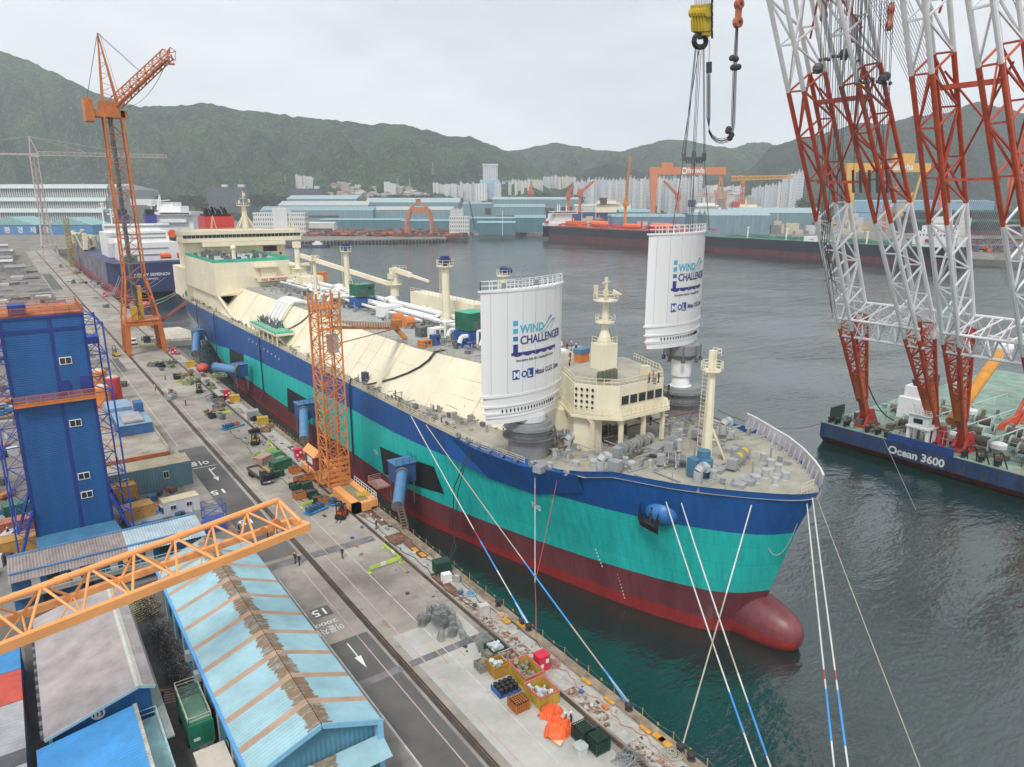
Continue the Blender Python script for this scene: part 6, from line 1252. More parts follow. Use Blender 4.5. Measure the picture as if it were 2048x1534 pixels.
# ================= other ships =================
def tanker(name, lab, ya, yb, zd, zb_, stern_hi, decm, hullm, redm, xx=690.0, bm=55.0):
    """hull from stern ya to bow yb, side at xx"""
    L_ = abs(ya - yb); sg = 1 if yb > ya else -1; t = T(name, lab, 'ship', (xx + bm / 2, (ya + yb) / 2, 0)); cx = xx + bm / 2
    def half(u, z):
        b = bm / 2; k = z / zd
        if u < .12: return b * (.55 + .45 * (u / .12) ** .6) * (1 if k > .6 else (.15 + .85 * min(1, u / .12)) ** (1 - k))
        if u > .86: v = (1 - u) / .14; return b * max(.02, v ** .55) * (1 - .12 * (1 - k) * (1 - v))
        return b
    us = [0, .01, .03, .06, .09, .12, .2, .4, .6, .8, .86, .9, .93, .96, .98, .995, 1]; mb = MB()
    for sd in (-1, 1):
        for i in range(len(us) - 1):
            for j, (z0, z1) in enumerate(((-2, zb_), (zb_, zd))):
                P_ = [(cx + sd * half(u, z), ya + sg * L_ * u, z) for u, z in ((us[i], z0), (us[i + 1], z0), (us[i + 1], z1), (us[i], z1))]; mb.k = j; mb.poly(*P_)
    mb.k = 1; mb.poly((cx - half(0, zd), ya, 4), (cx + half(0, zd), ya, 4), (cx + half(0, zd), ya, zd), (cx - half(0, zd), ya, zd)); obj('hull', mb, [redm, hullm], t)
    mb = MB(); mb.poly(*([(cx - half(u, zd), ya + sg * L_ * u, zd - .02) for u in us] + [(cx + half(u, zd), ya + sg * L_ * u, zd - .02) for u in reversed(us)])); obj('deck', mb, decm, t)
    return t, cx, sg
hblk = mat('hull_black', (.018, .020, .030), .55, var=.2); hrd = mat('hull_old_red', (.11, .03, .035), .7, var=.2, st=.2, rust=.3, rcol=(.12, .05, .05)); rdeck = mat('deck_red', (.32, .07, .05), .7, var=.3); gdeck = mat('deck_green', (.06, .17, .11), .8, var=.4, rust=.3, rcol=(.3, .28, .22), sc=.1)
t, cx, sg = tanker('tanker', 'black-hulled tanker with bright orange deck piping and white stern house', 905, 612, 21, 9.8, True, rdeck, hblk, hrd)
mb = MB().box(694, 740, 868, 896, 22, 26).box(698, 736, 870, 892, 26, 33).box(700, 734, 872, 890, 33, 40).box(692, 742, 868, 878, 40, 44); 
for x, y in ((705, 872), (712, 876), (722, 872)): mb.tube((x, y, 44), (x, y, 55), .8, .4); mb.box(x - 3, x + 3, y - .4, y + .4, 50, 50.6)
g = obj('deckhouse', mb, whitep, t); obj('window_band', MB().box(691.8, 691.95, 868.5, 877.5, 41.4, 43).box(693.8, 740, 867.8, 867.95, 41.4, 43), glass, g); obj('funnel', MB().box(706, 722, 893, 902, 22, 44), mat('funnel_black', (.05, .02, .02), .5), t); obj('lifeboat', MB().tube((693, 880, 28), (693, 888, 28), 1.8, n=8), redp, t)
mb = MB(); q = random.Random(4)
for k in range(130): x, y = q.uniform(694, 735), q.uniform(600, 862); mb.tube((x, y, 23 + q.uniform(0, 3)), (x + q.uniform(-6, 6), y + q.uniform(-22, 22), 23 + q.uniform(0, 5)), q.uniform(.3, .9), n=5)
for y in (845, 780, 700, 640): mb.tube((712, y, 22), (712, y, 36), 1.2, n=6)
obj('deck_piping', mb, redp, t)['kind'] = 'stuff'
mb = MB()
for y in (640, 760): mb.lathe((706, y, 27), [(.5, 0), (4.4, 3), (4.4, 34), (.5, 38)], 12, 'y')
mb.box(696, 715, 815, 842, 22.2, 30); o = obj('deck_tank', mb, mat('orange_tank', (.80, .14, .03), .5), t)
obj('gas_tank', MB().lathe((700, 690, 26), [(.5, 0), (3.4, 3), (3.4, 30), (.5, 33)], 12, 'y'), mat('orange_tank', (.80, .14, .03), .5), t)
t, cx, sg = tanker('tanker', 'black-hulled tanker with green deck moored ahead of the orange tanker', 300, 600, 18, 6.6, True, gdeck, hblk, hrd)
mb = MB().box(700, 742, 306, 336, 18, 32).box(702, 738, 308, 330, 32, 37).box(704, 716, 310, 322, 37, 45); g = obj('deckhouse', mb, whitep, t); mb = MB()
for z in (30, 34): 
    for k in range(8): mb.box(703 + 4 * k, 704.4 + 4 * k, 305.8, 305.95, z, z + 1.3); mb.box(699.8, 699.95, 308 + 3 * k, 309.2 + 3 * k, z - 2, z - .8)
obj('window', mb, glass, g); obj('funnel', MB().box(718, 730, 300.5, 305, 18, 44).tube((722, 303, 44), (722, 303, 48), 1.6), mat('tug_funnel', (.62, .62, .6), .5), t)
text('AG', 3.2, (720, 300.4, 39), (1, 0, 0), (0, 0, 1), black, t, bold=.02); obj('lifeboat', MB().tube((699, 318, 24), (699, 324, 24), 1.5, n=8), redp, t)
mb = MB(); q = random.Random(6)
for k in range(200): x, y = q.uniform(694, 740), q.uniform(345, 540); mb.tube((x, y, 18.6 + q.uniform(0, 2)), (x + q.uniform(-4, 4), y + q.uniform(-20, 20), 18.6 + q.uniform(0, 3)), q.uniform(.2, .5), n=5)
obj('deck_piping', mb, mat('pipe_green', (.05, .20, .13), .6), t)['kind'] = 'stuff'
for y in (380, 430, 470, 520): obj('vent_post', MB().tube((700, y, 18), (700, y, 30), .9, n=6).cb((700, y, 30), (5, 1, 1)), whitep, t)
obj('manifold_house', MB().box(694, 704, 425, 445, 18, 23), whitep, t)
# blue gas carrier astern of ours
nav = mat('hull_navy', (.02, .032, .12), .5, var=.12); pgr = mat('hull_primer_grey', (.16, .15, .18), .7, var=.3, rust=.3, rcol=(.22, .08, .08), sc=.1); pnk = mat('hull_pink_red', (.33, .10, .12), .7, var=.25)
t = T('gas_carrier', 'white and navy gas carrier moored stern-on behind ours', 'ship', (76, 640, 0))
mb = MB(); xs_, xe = 53.0, 98.0
for a, b in ((500, 520), (520, 560), (560, 760), (760, 800)):
    f = lambda y: (1 - .25 * max(0, (520 - y) / 20), 1 - .9 * max(0, (y - 760) / 40))
    for sd in (-1, 1):
        cx = 76; w0 = 22.8 * min(f(a)); w1 = 22.8 * min(f(b))
        for z0, z1, k, i0 in ((-2, 8, 2, .55), (8, 21.5, 1 if sd < 0 and a > 505 else 0, .8)):
            k0 = i0 if a == 500 else 1; mb.k = k; mb.poly((cx + sd * w0 * k0, a, z0), (cx + sd * w1, b, z0), (cx + sd * w1, b, z1), (cx + sd * w0 * (1 if z1 > 10 else .8 if a == 500 else 1), a, z1))
mb.k = 0; mb.poly((60, 500, 3), (92, 500, 3), (96, 500, 21.5), (56, 500, 21.5)); mb.poly((56, 500, 21.5), (96, 500, 21.5), (98.8, 520, 21.5), (98.8, 760, 21.5), (76, 800, 21.5), (53.2, 760, 21.5), (53.2, 520, 21.5))
obj('hull', mb, [nav, pgr, pnk], t)
text('NIKOLAY SEMENOV', 2.5, (63, 499.9, 13.2), (1, 0, 0), (0, 0, 1), wm, t, bold=.02, sx=1.05); text('LIMASSOL', 1.5, (73, 499.9, 10.9), (1, 0, 0), (0, 0, 1), wm, t, bold=.02)
mb = MB().box(62, 96, 515, 545, 21.5, 33).box(66, 92, 520, 560, 33, 40).box(58, 98, 548, 556, 40, 44).box(60, 70, 560, 600, 21.5, 38).box(72, 100, 600, 640, 21.5, 36)
for x, y, z in ((64, 600, 58), (68, 590, 54), (72, 604, 52), (90, 560, 60)): mb.tube((x, y, 36), (x, y, z), .7, .4); mb.cb((x, y, z - 4), (5, 1, .8)); mb.cb((x, y, z - 1), (3, 1, .6))
for k in range(26): x, y = R.uniform(58, 96), R.uniform(540, 640); mb.cb((x, y, R.uniform(30, 42)), (R.uniform(2, 7), R.uniform(2, 7), R.uniform(2, 5)))
g = obj('deckhouse', mb, whitep, t); mb = MB()
for z in (25, 29, 35.5, 38): mb.box(64, 90, 514.7 if z < 33 else 519.7, 514.95 if z < 33 else 519.95, z, z + .8)
mb.box(58.2, 97.8, 547.7, 547.95, 41.6, 43); obj('window_band', mb, mat('soft_glass', (.25, .28, .3), .4), g)
for x in (71.5, 88.5): obj('funnel', MB().box(x - 3.5, x + 3.5, 556, 564, 40, 50), mat('funnel_navy', (.03, .035, .22), .5), t); obj('exhaust_pipe', MB().box(x - 3, x + 2.6, 557, 563, 50, 53.5), black, t)
for x in (86, 96): obj('lifeboat', MB().tube((x - 3, 505, 25), (x + 3, 505, 25), 1.9, n=8), mat('lifeboat_orange', (.75, .13, .04), .5), t)
obj('winch_gear', MB().cb((66, 506, 23.5), (7, 4, 4)), greenp, t); obj('rope_reel', MB().tube((90.5, 499, 39), (90.5, 501, 39), 2.6, n=10), mat('orange_tank', (.80, .14, .03), .5), t)
mb = MB(); 
for k in range(40): x, y = R.uniform(54, 66), R.uniform(640, 780); mb.tube((x, y, 22), (x + R.uniform(-3, 3), y + R.uniform(-9, 9), 22 + R.uniform(2, 12)), R.uniform(.5, 2.4), n=6)
obj('deck_gear', mb, mat('cream_gear', (.50, .46, .34), .7), t)['kind'] = 'stuff'
for k, (a, b) in enumerate((((58, 501, 15), (47.8, 470, 6.3)), ((59, 501, 14), (47.8, 466, 6.3)), ((80, 501, 12), (48, 452, 6.3)), ((84, 501, 12), (48.2, 440, 6.3)))):
    tag(obj('mooring_rope', MB().path(cat(a, b, 2.0), .16, 5), wirep), 'pale stern line of the navy ship, %s from the left, running to the quay' % ORD[k], 'mooring rope', 'mooring ropes')
t = T('gas_carrier', 'white superstructure of another ship beyond the navy gas carrier', 'ship', fp(340, 450, 760)); D = 760
def bx(px0, px1, y0, y1, d0, dep): a = Vector(fp(px0, y1, d0)); b = Vector(fp(px1, y0, d0)); v = Vector((cy_, -sy_, 0)); w = (b - a).dot(v); o = Vector((sy_, cy_, 0)) * dep; return MB().ext([a, a + v * w, Vector((a.x, a.y, b.z)) + v * w, Vector((a.x, a.y, b.z))], o)
g = obj('deckhouse', bx(302, 384, 424, 470, 760, 30), whitep, t)
for z0, z1, x0, x1, d in ((404, 424, 316, 345, 764), (412, 424, 318, 360, 762), (424, 430, 298, 381, 754), (438, 445, 320, 372, 756), (398, 410, 262, 300, 765)): obj('upper_deckhouse', bx(x0, x1, z0, z1, d, 20), whitep, t)
obj('window_band', bx(320, 378, 425.5, 428, 753.5, .3), glass, g); obj('lattice_mast', MB().tube(fp(316, 420, 762), fp(319, 390, 762), 1.6, .8).tube(fp(322, 420, 764), fp(319, 390, 762), 1.6, .8).beam(fp(312, 402, 762), fp(340, 400, 762), .8, .8), whitep, t)
obj('hull', bx(290, 430, 462, 520, 770, 60), nav, t)
# far ships behind the quay on the right
for lab, px0, px1, yh, m, fm, fx in (('white ship with a dark blue funnel under the orange gantry', 1378, 1442, 418, whitep, mat('far_navy', (.03, .05, .15), .6), 1384), ('cream gas carrier with a red funnel behind the blue shed', 1462, 1556, 421, cream, redp, 1472), ('distant cream-decked ship below the dense apartment rows', 1180, 1262, 413, cream, mat('far_darkred', (.08, .03, .03), .6), 1206)):
    t = T('distant_ship', lab, 'ship', fp(px0, 440, 1400), 'ships docked beyond the far quay'); obj('hull', bx(px0 - 40, px1 + 30, yh + 12, 455, 1400, 40), mat('far_navy', (.03, .05, .15), .6), t)
    g = obj('deckhouse', bx(px0 + 10, px1, yh - 3, yh + 12, 1396, 30), m, t); obj('bridge', bx(px0 + 16, px0 + 52, yh - 12, yh - 3, 1394, 20), m, t); obj('bridge_deck', bx(px0 + 12, px0 + 60, yh - 8, yh - 5, 1392, 20), m, t); obj('mast', MB().tube(fp(px0 + 30, yh - 10, 1394), fp(px0 + 30, yh - 22, 1394), 1.5), m, t)
    obj('funnel', bx(fx - 6, fx + 8, yh - 18, yh - 4, 1392, 12), fm, t)
for lab, a, b, yt, yb_2, D in (('dark hull in the far dock right of the second boom', 1810, 2100, 424, 448, 1150), ('second dark hull lying in front on the far right', 1812, 2100, 444, 462, 1000)):
    t = T('distant_ship', lab, 'ship', fp(a, yb_2, D), 'ships docked beyond the far quay'); obj('hull', bx(a, b, yt, yb_2, D, 40), hblk, t); obj('boot_topping', bx(a + 2, b, yb_2 - 1, yb_2 + 8, D, 38), hrd, t); obj('deck_piping', bx(a + 20, b - 10, yt - 4, yt - .4, D + 8, 20), gdeck, t)
for lab, px, py, w in (('long blue covered container row beside the scrap heaps', 1880, 487, 70), ('bright blue container row at the water behind the second boom', 1960, 502, 78)):
    p = at(px, py, 6); t = T('container_row', lab, 'container', p, 'blue containers on the scrap quay', -YAW); obj('body', MB().box(-w / 2, w / 2, 0, 8, 0, 6), mcorr('blue_container_far', (.04, .17, .50), .3, axis=2), t, inv=False); obj('roof', MB().box(-w / 2, w / 2, -.2, 8.2, 6.02, 6.4), mat('blue_roof_far', (.08, .26, .6), .6), t, inv=False)
# barge by the pier and the moored work boats
def workboat(lab, px, py, L_, B_, rz, m, house=True, z0=0):
    p = at(px, py, 0); t = T('work_boat', lab, 'boat', p, 'small craft in the basin', rz); mb = MB().prism([(-L_ / 2, -B_ * .3), (-L_ / 2 + 2, -B_ / 2), (L_ / 2 - 4, -B_ / 2), (L_ / 2, 0), (L_ / 2 - 4, B_ / 2), (-L_ / 2 + 2, B_ / 2), (-L_ / 2, B_ * .3)], -.5, 2.6); obj('hull', mb, m, t, inv=False)
    obj('deck', MB().box(-L_ / 2 + 2, L_ / 2 - 5, -B_ / 2 + .4, B_ / 2 - .4, 2.61, 2.8), redst, t, inv=False)
    if house: obj('deckhouse', MB().box(L_ * .15, L_ * .35, -B_ * .3, B_ * .3, 2.8, 5.4).box(L_ * .2, L_ * .3, -B_ * .2, B_ * .2, 5.4, 7.6), whitep, t, inv=False)
workboat('blue flat barge with a white house moored off the far pier', 612, 494, 62, 14, -.55, bargeb); workboat('small dark pontoon just right of the blue barge', 648, 494, 16, 7, -.55, black, False)
# cream roofed float and red balls between the two ships
t = T('work_float', 'white-topped work float lying between both ship sterns', 'float', (56, 330, 0)); obj('hull', MB().prism([(50, 322), (62, 318), (66, 330), (62, 352), (50, 352)], 0, 2.2), greyp, t); obj('deck', MB().prism([(50.3, 322.4), (61.6, 318.6), (65.6, 330), (61.7, 351.5), (50.3, 351.5)], 2.2, 3.1), mat('float_cream', (.62, .56, .46), .8, rust=.3), t)
for i, (px, py) in enumerate(((268, 607), (290, 608), (405, 733))):
    p = at(px, py, 8) if i < 2 else at(px, py, 8); tag(obj('fender_ball', MB().ball((p[0], p[1], 7.6), 2.4 if i < 2 else 2.0, 14, .75), mat('buoy_pink', (.50, .08, .07), .6, var=.15), smooth=True), ('left red dome tent between the orange crane legs', 'right red dome tent between the orange crane legs', 'red dome by the second gangway at the quay edge')[i], 'dome')
# ================= buildings and stores of the yard on the left =================
def corrug(mb, a, b, c, d, pitch, amp, kf=None):
    """pressed sheet: ribs run from edge a-d to edge b-c; a->b is the slope, a->d the length"""
    a, b, c, d = map(Vector, (a, b, c, d)); n = int((d - a).length / pitch); nr = (b - a).cross(d - a).normalized() * amp
    if nr.z < 0: nr = -nr
    for i in range(n):
        mb.k = kf(i) if kf else 0
        for j in range(2):
            t0, t1 = (i + j * .5) / n, (i + j * .5 + .5) / n; o0 = nr * (j == 1); o1 = nr * (j == 0)
            mb.poly(a.lerp(d, t0) + o0, b.lerp(c, t0) + o0, b.lerp(c, t1) + o1, a.lerp(d, t1) + o1)
    mb.k = 0
def mroof_rust(name, col, rcol, x0, w):
    m = mat(name, col, .6, var=.10, sc=.35, rust=.10, rcol=(.62, .60, .55), st=1); t = m.node_tree; p = t.nodes['Principled BSDF']; old = p.inputs['Base Color'].links[0].from_socket
    tc = N(t, 'ShaderNodeTexCoord'); sp = N(t, 'ShaderNodeSeparateXYZ'); t.links.new(tc.outputs['Object'], sp.inputs[0])
    a = N(t, 'ShaderNodeMath', operation='SUBTRACT'); a.inputs[1].default_value = x0; t.links.new(sp.outputs[0], a.inputs[0]); b0 = N(t, 'ShaderNodeMath', operation='ABSOLUTE'); t.links.new(a.outputs[0], b0.inputs[0]); b = N(t, 'ShaderNodeMath', operation='MULTIPLY'); b.inputs[1].default_value = .62; t.links.new(b0.outputs[0], b.inputs[0])
    mq = N(t, 'ShaderNodeMapping'); mq.inputs['Scale'].default_value = (.7, 2.6, .7); t.links.new(tc.outputs['Object'], mq.inputs[0]); n = N(t, 'ShaderNodeTexNoise', Scale=.7, Detail=8.0, Roughness=.6); t.links.new(mq.outputs[0], n.inputs['Vector'])
    n2 = N(t, 'ShaderNodeTexNoise', Scale=1.1, Detail=9.0, Roughness=.8); t.links.new(mq.outputs[0], n2.inputs['Vector'])
    c = N(t, 'ShaderNodeMath', operation='MULTIPLY_ADD'); c.inputs[1].default_value = 1.1; c.inputs[2].default_value = -.55; t.links.new(n.outputs['Fac'], c.inputs[0])
    d = N(t, 'ShaderNodeMath', operation='SUBTRACT'); t.links.new(b.outputs[0], d.inputs[0]); t.links.new(c.outputs[0], d.inputs[1])
    r = N(t, 'ShaderNodeValToRGB'); r.color_ramp.elements[0].position = w; r.color_ramp.elements[0].color = (1, 1, 1, 1); r.color_ramp.elements[1].position = w + .08; r.color_ramp.elements[1].color = (0, 0, 0, 1); t.links.new(d.outputs[0], r.inputs[0])
    r3 = N(t, 'ShaderNodeValToRGB'); r3.color_ramp.elements[0].position = .50; r3.color_ramp.elements[0].color = (1, 1, 1, 1); r3.color_ramp.elements[1].position = .62; r3.color_ramp.elements[1].color = (.3, .3, .3, 1); t.links.new(n2.outputs['Fac'], r3.inputs[0])
    mu = N(t, 'ShaderNodeMath', operation='MULTIPLY'); t.links.new(r.outputs[0], mu.inputs[0]); t.links.new(r3.outputs[0], mu.inputs[1])
    mx = N(t, 'ShaderNodeMix', data_type='RGBA'); t.links.new(mu.outputs[0], mx.inputs[0]); t.links.new(old, mx.inputs[6]); mx.inputs[7].default_value = (*rcol, 1); t.links.new(mx.outputs[2], p.inputs['Base Color']); return m
sb = mroof_rust('shed_sheet_blue', (.28, .46, .52), (.20, .125, .065), 16.9, .62); sbr = mat('shed_sheet_brown', (.40, .27, .19), .7, var=.12); cyanw = mcorr('shed_wall_blue', (.085, .24, .34), 2.2, axis=2, rust=.12, st=.2); cyl = mat('cyan_trim', (.22, .48, .66), .6, var=.08); bright = mat('bright_blue_trim', (.10, .34, .68), .5)
t = T('long_shed', 'long light blue shed with rusty ridge and brown roof stripes beside the road', 'shed', (16.5, 74, 6))
mb = MB().box(11.0, 22.0, 53.3, 95.5, 6, 12.3); mb.ext([(11, 53.3, 12.3), (22, 53.3, 12.3), (16.9, 53.3, 14.4)], (0, .3, 0)); mb.ext([(11, 95.2, 12.3), (22, 95.2, 12.3), (16.9, 95.2, 14.4)], (0, .3, 0)); obj('wall', mb, cyanw, t)
mb = MB(); kf = lambda i: 1 if (i % 11) in (8, 9) else 0
corrug(mb, (16.9, 52.6, 14.75), (22.5, 52.6, 12.45), (22.5, 96.2, 12.45), (16.9, 96.2, 14.75), .40, .13, kf); corrug(mb, (16.9, 52.6, 14.75), (10.7, 52.6, 12.45), (10.7, 96.2, 12.45), (16.9, 96.2, 14.75), .40, .13, kf); obj('roof', mb, [sb, sbr], t)
obj('eave_trim', MB().box(10.4, 10.75, 52.5, 96.2, 12.15, 12.5).box(22.35, 22.6, 52.5, 96.2, 12.1, 12.42), bright, t)
mb = MB(); mb.beam((10.6, 52.5, 12.3), (16.9, 52.5, 14.6), .12, .5); mb.beam((16.9, 52.5, 14.6), (22.6, 52.5, 12.3), .12, .5); mb.box(22.05, 22.6, 52.4, 53.2, 6, 12.3); obj('gable_trim', mb, cyl, t)
mb = MB(); mb.poly((11, 52.9, 10.8), (22.6, 52.9, 10.8), (22.6, 50.6, 9.9), (11, 50.6, 9.9)); obj('canopy', mb, sb, t)
for k in range(7): y = 56 + k * 5.6; obj('window', MB().box(10.9, 10.98, y, y + 1.1, 8.2, 9.3), glass, t)
for k in range(8): obj('downpipe', MB().box(10.85, 10.97, 55 + k * 5.4, 55.25 + k * 5.4, 6.2, 12.2), mat('grey_light', (.42, .43, .44), .5), t)
for y in (72.5, 76.8): obj('cooling_unit', MB().box(10.3, 10.9, y, y + .9, 9.4, 10.4), mat('grey_light', (.42, .43, .44), .5), t)
grr = mat('grey_sheet', (.34, .31, .31), .75, var=.14, sc=.4, rust=.15, rcol=(.25, .19, .16), rsc=.6); bwall = mcorr('blue_sheet_wall', (.02, .13, .34), 2.6, axis=2)
t = T('workshop', 'grey-roofed workshop with a blue gable marked 113 in a white disc', 'workshop', (1.6, 80, 6))
mb = MB().box(-2.7, 5.9, 70.6, 93.4, 6, 10.7); mb.ext([(-2.7, 70.6, 10.7), (5.9, 70.6, 10.7), (5.9, 70.6, 12.6), (4.9, 70.6, 12.9)], (0, .3, 0)); obj('wall', mb, bwall, t)
mb = MB(); corrug(mb, (4.9, 70.0, 13.0), (-3.2, 70.0, 10.75), (-3.2, 94, 10.75), (4.9, 94, 13.0), .42, .14); corrug(mb, (4.9, 70.0, 13.0), (6.3, 70.0, 12.45), (6.3, 94, 12.45), (4.9, 94, 13.0), .42, .14); obj('roof', mb, grr, t)
obj('ridge_cap', MB().ext([(4.6, 69.9, 13.0), (4.9, 69.9, 13.25), (5.3, 69.9, 13.0)], (0, 24.2, 0)), mat('ridge_pale', (.50, .50, .44), .7), t)
mb = MB(); mb.beam((-3.2, 69.95, 10.75), (4.9, 69.95, 13.0), .1, .3); mb.beam((4.9, 69.95, 13.0), (6.3, 69.95, 12.45), .1, .3); mb.box(-2.9, -2.6, 70.3, 70.6, 6, 10.7); obj('gable_trim', mb, mat('trim_pale_blue', (.36, .50, .54), .6), t)
d_ = obj('number_disc', MB().lathe((1.25, 70.5, 11.25), [(.6, -.03), (.6, .03)], 28, 'y'), whitep, t); text('113', .72, (.70, 70.44, 11.0), (1, 0, 0), (0, 0, 1), black, t, bold=.03, sx=.92)
for k in range(14): y = 71 + k * 1.6; obj('drain_bracket', MB().box(-3.5, -3.1, y, y + .7, 10.2, 10.75), greyd, t)
obj('ledge', MB().box(5.95, 7.0, 66, 93, 9.0, 9.15), mat('ledge_concrete', (.32, .36, .33), .9), t)
t = T('blue_workshop', 'bright blue ribbed roof building in the bottom left corner', 'workshop', (0, 58, 6)); obj('wall', MB().box(-3.6, 3.9, 40, 69.3, 6, 10.2), bwall, t); mb = MB(); corrug(mb, (4.2, 40, 11.4), (-3.9, 40, 10.3), (-3.9, 69.7, 10.3), (4.2, 69.7, 11.4), .42, .13); obj('roof', mb, mat('roof_blue', (.035, .26, .58), .55, var=.1), t)
obj('roof_edge', MB().box(4.15, 4.5, 40, 69.8, 11.1, 11.45), mat('edge_dirty', (.45, .42, .36), .8, var=.3), t)
mb = MB().box(4.5, 6.2, 50, 70.2, 8.9, 9.05); o = obj('balcony', mb, mat('balcony_cyan', (.30, .52, .54), .6, var=.2), t); mb = MB().rail([(4.6, 70.1, 9.05), (6.1, 70.1, 9.05), (6.1, 50, 9.05)], 1.1, 1.4, .04, 2).box(6.05, 6.15, 50, 70.2, 8.6, 9.4); obj('railing', mb, mat('rail_cyan', (.42, .62, .64), .5), o)
t = T('row_house', 'two-storey blue building with long grey-brown corrugated roof and walkway', 'building', (0, 110, 6))
obj('wall', MB().box(-5.2, 18.4, 106.6, 112.2, 6, 10.3), mat('blue_row_wall', (.035, .14, .30), .6, var=.15), t); mb = MB(); kk = lambda i: 1 if i > 36 else 0
corrug(mb, (-5.4, 112.6, 11.4), (-5.4, 105.4, 10.7), (19, 105.4, 10.7), (19, 112.6, 11.4), .38, .11, kk); obj('roof', mb, [mat('brown_grey_sheet', (.29, .245, .235), .8, var=.14, sc=.5), mat('pale_blue_sheet', (.40, .50, .55), .6, var=.12)], t)
obj('roof_beam', MB().box(-5.4, 19, 107.4, 107.7, 11.05, 11.2).box(-5.4, 19, 112.4, 112.7, 11.45, 11.65), mat('beam_blue', (.10, .22, .40), .6), t)
mb = MB().box(-5.3, 18.6, 104.9, 106.6, 8.4, 8.55); o = obj('walkway', mb, concrete, t); obj('railing', MB().rail([(-5.3, 105, 8.55), (18.5, 105, 8.55)], 1.1, 2, .045, 2), mat('rail_cyan', (.42, .62, .64), .5), o)
for k in range(4): x = -3 + k * 4.6; obj('door', MB().box(x, x + 1.0, 106.5, 106.58, 8.56, 10.5), whitep, t); obj('window', MB().box(x + 1.8, x + 3.2, 106.5, 106.58, 9.2, 10.3), glass, t)
for k in range(4): obj('window', MB().box(-2 + k * 4.8, -.8 + k * 4.8, 106.5, 106.58, 6.4, 7.8), glass, t)
# containers at the left edge
for lab, y0, y1, c in (('blue container roof at the left edge just under the boom', 85.4, 91.5, (.05, .24, .52)), ('red container roof at the left edge between blue and grey ones', 79.3, 85.3, (.50, .08, .05)), ('upper grey container roof at the left edge', 71.2, 79.2, (.36, .36, .38)), ('dark narrow container roof between the two grey ones', 69.1, 71.1, (.10, .10, .11)), ('lower grey container roof in the bottom left corner', 58, 69, (.38, .38, .41))):
    t = T('container', lab, 'container', (-8, (y0 + y1) / 2, 6), 'containers at the left edge'); n = lab.split()[0] + '_sheet_' + str(int(y0)); mb = MB().box(-12, -4.7, y0, y1, 6, 9.9); obj('body', mb, mat(n, c, .6, var=.12, sc=.5, rust=.12), t); mb = MB(); corrug(mb, (-12, y0, 9.95), (-4.7, y0, 9.95), (-4.7, y1, 9.95), (-12, y1, 9.95), .5, .06); obj('roof', mb, mat(n, c), t)
sheet('pavement', -4.6, 25.4, 40, 105, 6.004, mat('dark_concrete', (.115, .105, .095), .95, var=.3, sc=.25, rust=.2, rcol=(.17, .15, .13), bump=.3))
sheet('pavement', -40, 25.4, 105.01, 128, 6.004, mat('yard_concrete', (.22, .21, .20), .95, var=.2, sc=.2))
mb = MB()
for k in range(9): mb.poly((7.2, 94 - k * 0, 6.01), (7.2, 94, 6.01), (7.25, 94, 6.01))
hz_ = MB()
for k in range(6): hz_.poly((7.4, 78.6 - k * .5, 6.012), (9.2, 78.0 - k * .5, 6.012), (9.2, 77.75 - k * .5, 6.012), (7.4, 78.35 - k * .5, 6.012))
struct('road_marking', hz_, mat('hatch_red', (.45, .22, .16), .8))
hz_ = MB()
for k in range(10): hz_.poly((7.0, 100 - k * .6, 6.012), (10.4, 101.6 - k * .6, 6.012), (10.4, 101.45 - k * .6, 6.012), (7.0, 99.85 - k * .6, 6.012))
struct('road_marking', hz_, ly)
# green genset trailer
t = T('generator_trailer', 'green generator unit with roof fans and pale rail between the sheds', 'generator', (9.4, 70, 6)); obj('body', MB().box(8.3, 10.5, 66.4, 73.2, 6.6, 9.1).box(8.22, 10.58, 66.3, 66.4, 6.6, 9.12), mat('genset_green', (.02, .20, .12), .5, var=.12), t)
obj('top_panel', MB().box(8.45, 10.35, 66.6, 71, 9.12, 9.2), mat('genset_top', (.12, .24, .17), .7, var=.2), t)
for x in (8.95, 9.85):
    for y in (71.5, 72.5): obj('fan', MB().lathe((x, y, 9.12), [(.42, 0), (.42, .08), (.3, .09), (.3, .02)], 14).tube((x, y, 9.1), (x, y, 9.22), .14), greyd, t)
obj('roof_rail', MB().rail([(8.35, 66.5, 9.15), (10.45, 66.5, 9.15), (10.45, 73.1, 9.15), (8.35, 73.1, 9.15), (8.35, 66.5, 9.15)], .75, 1.1, .035, 2), mat('rail_cream', (.62, .56, .42), .5), t)
obj('chassis', MB().box(8.4, 10.4, 66.2, 73, 6.25, 6.6).box(9, 9.8, 65.2, 66.2, 6.3, 6.5), greyd, t)
for y in (67.6, 71.8):
    for x in (8.3, 10.5): obj('wheel', MB().tube((x - .12, y, 6.35), (x + .12, y, 6.35), .35, n=12), black, t)
obj('door', MB().box(9.5, 10.3, 66.24, 66.3, 6.9, 8.9), mat('genset_green2', (.015, .16, .09), .5), t); obj('sign', MB().box(8.6, 9.2, 66.24, 66.29, 7.3, 7.6), whitep, t)
t = T('site_box', 'cream steel box with rusty lid at the bottom edge between sheds', 'box', (9.4, 60, 6)); obj('body', MB().box(8.1, 10.7, 57, 63.2, 6, 8.4), mat('box_cream', (.60, .54, .44), .7, var=.12, rust=.2), t); obj('lid', MB().box(8.0, 10.8, 56.9, 63.3, 8.42, 8.55), mat('lid_cream', (.62, .57, .48), .7, var=.1, rust=.25, rcol=(.35, .2, .1)), t)
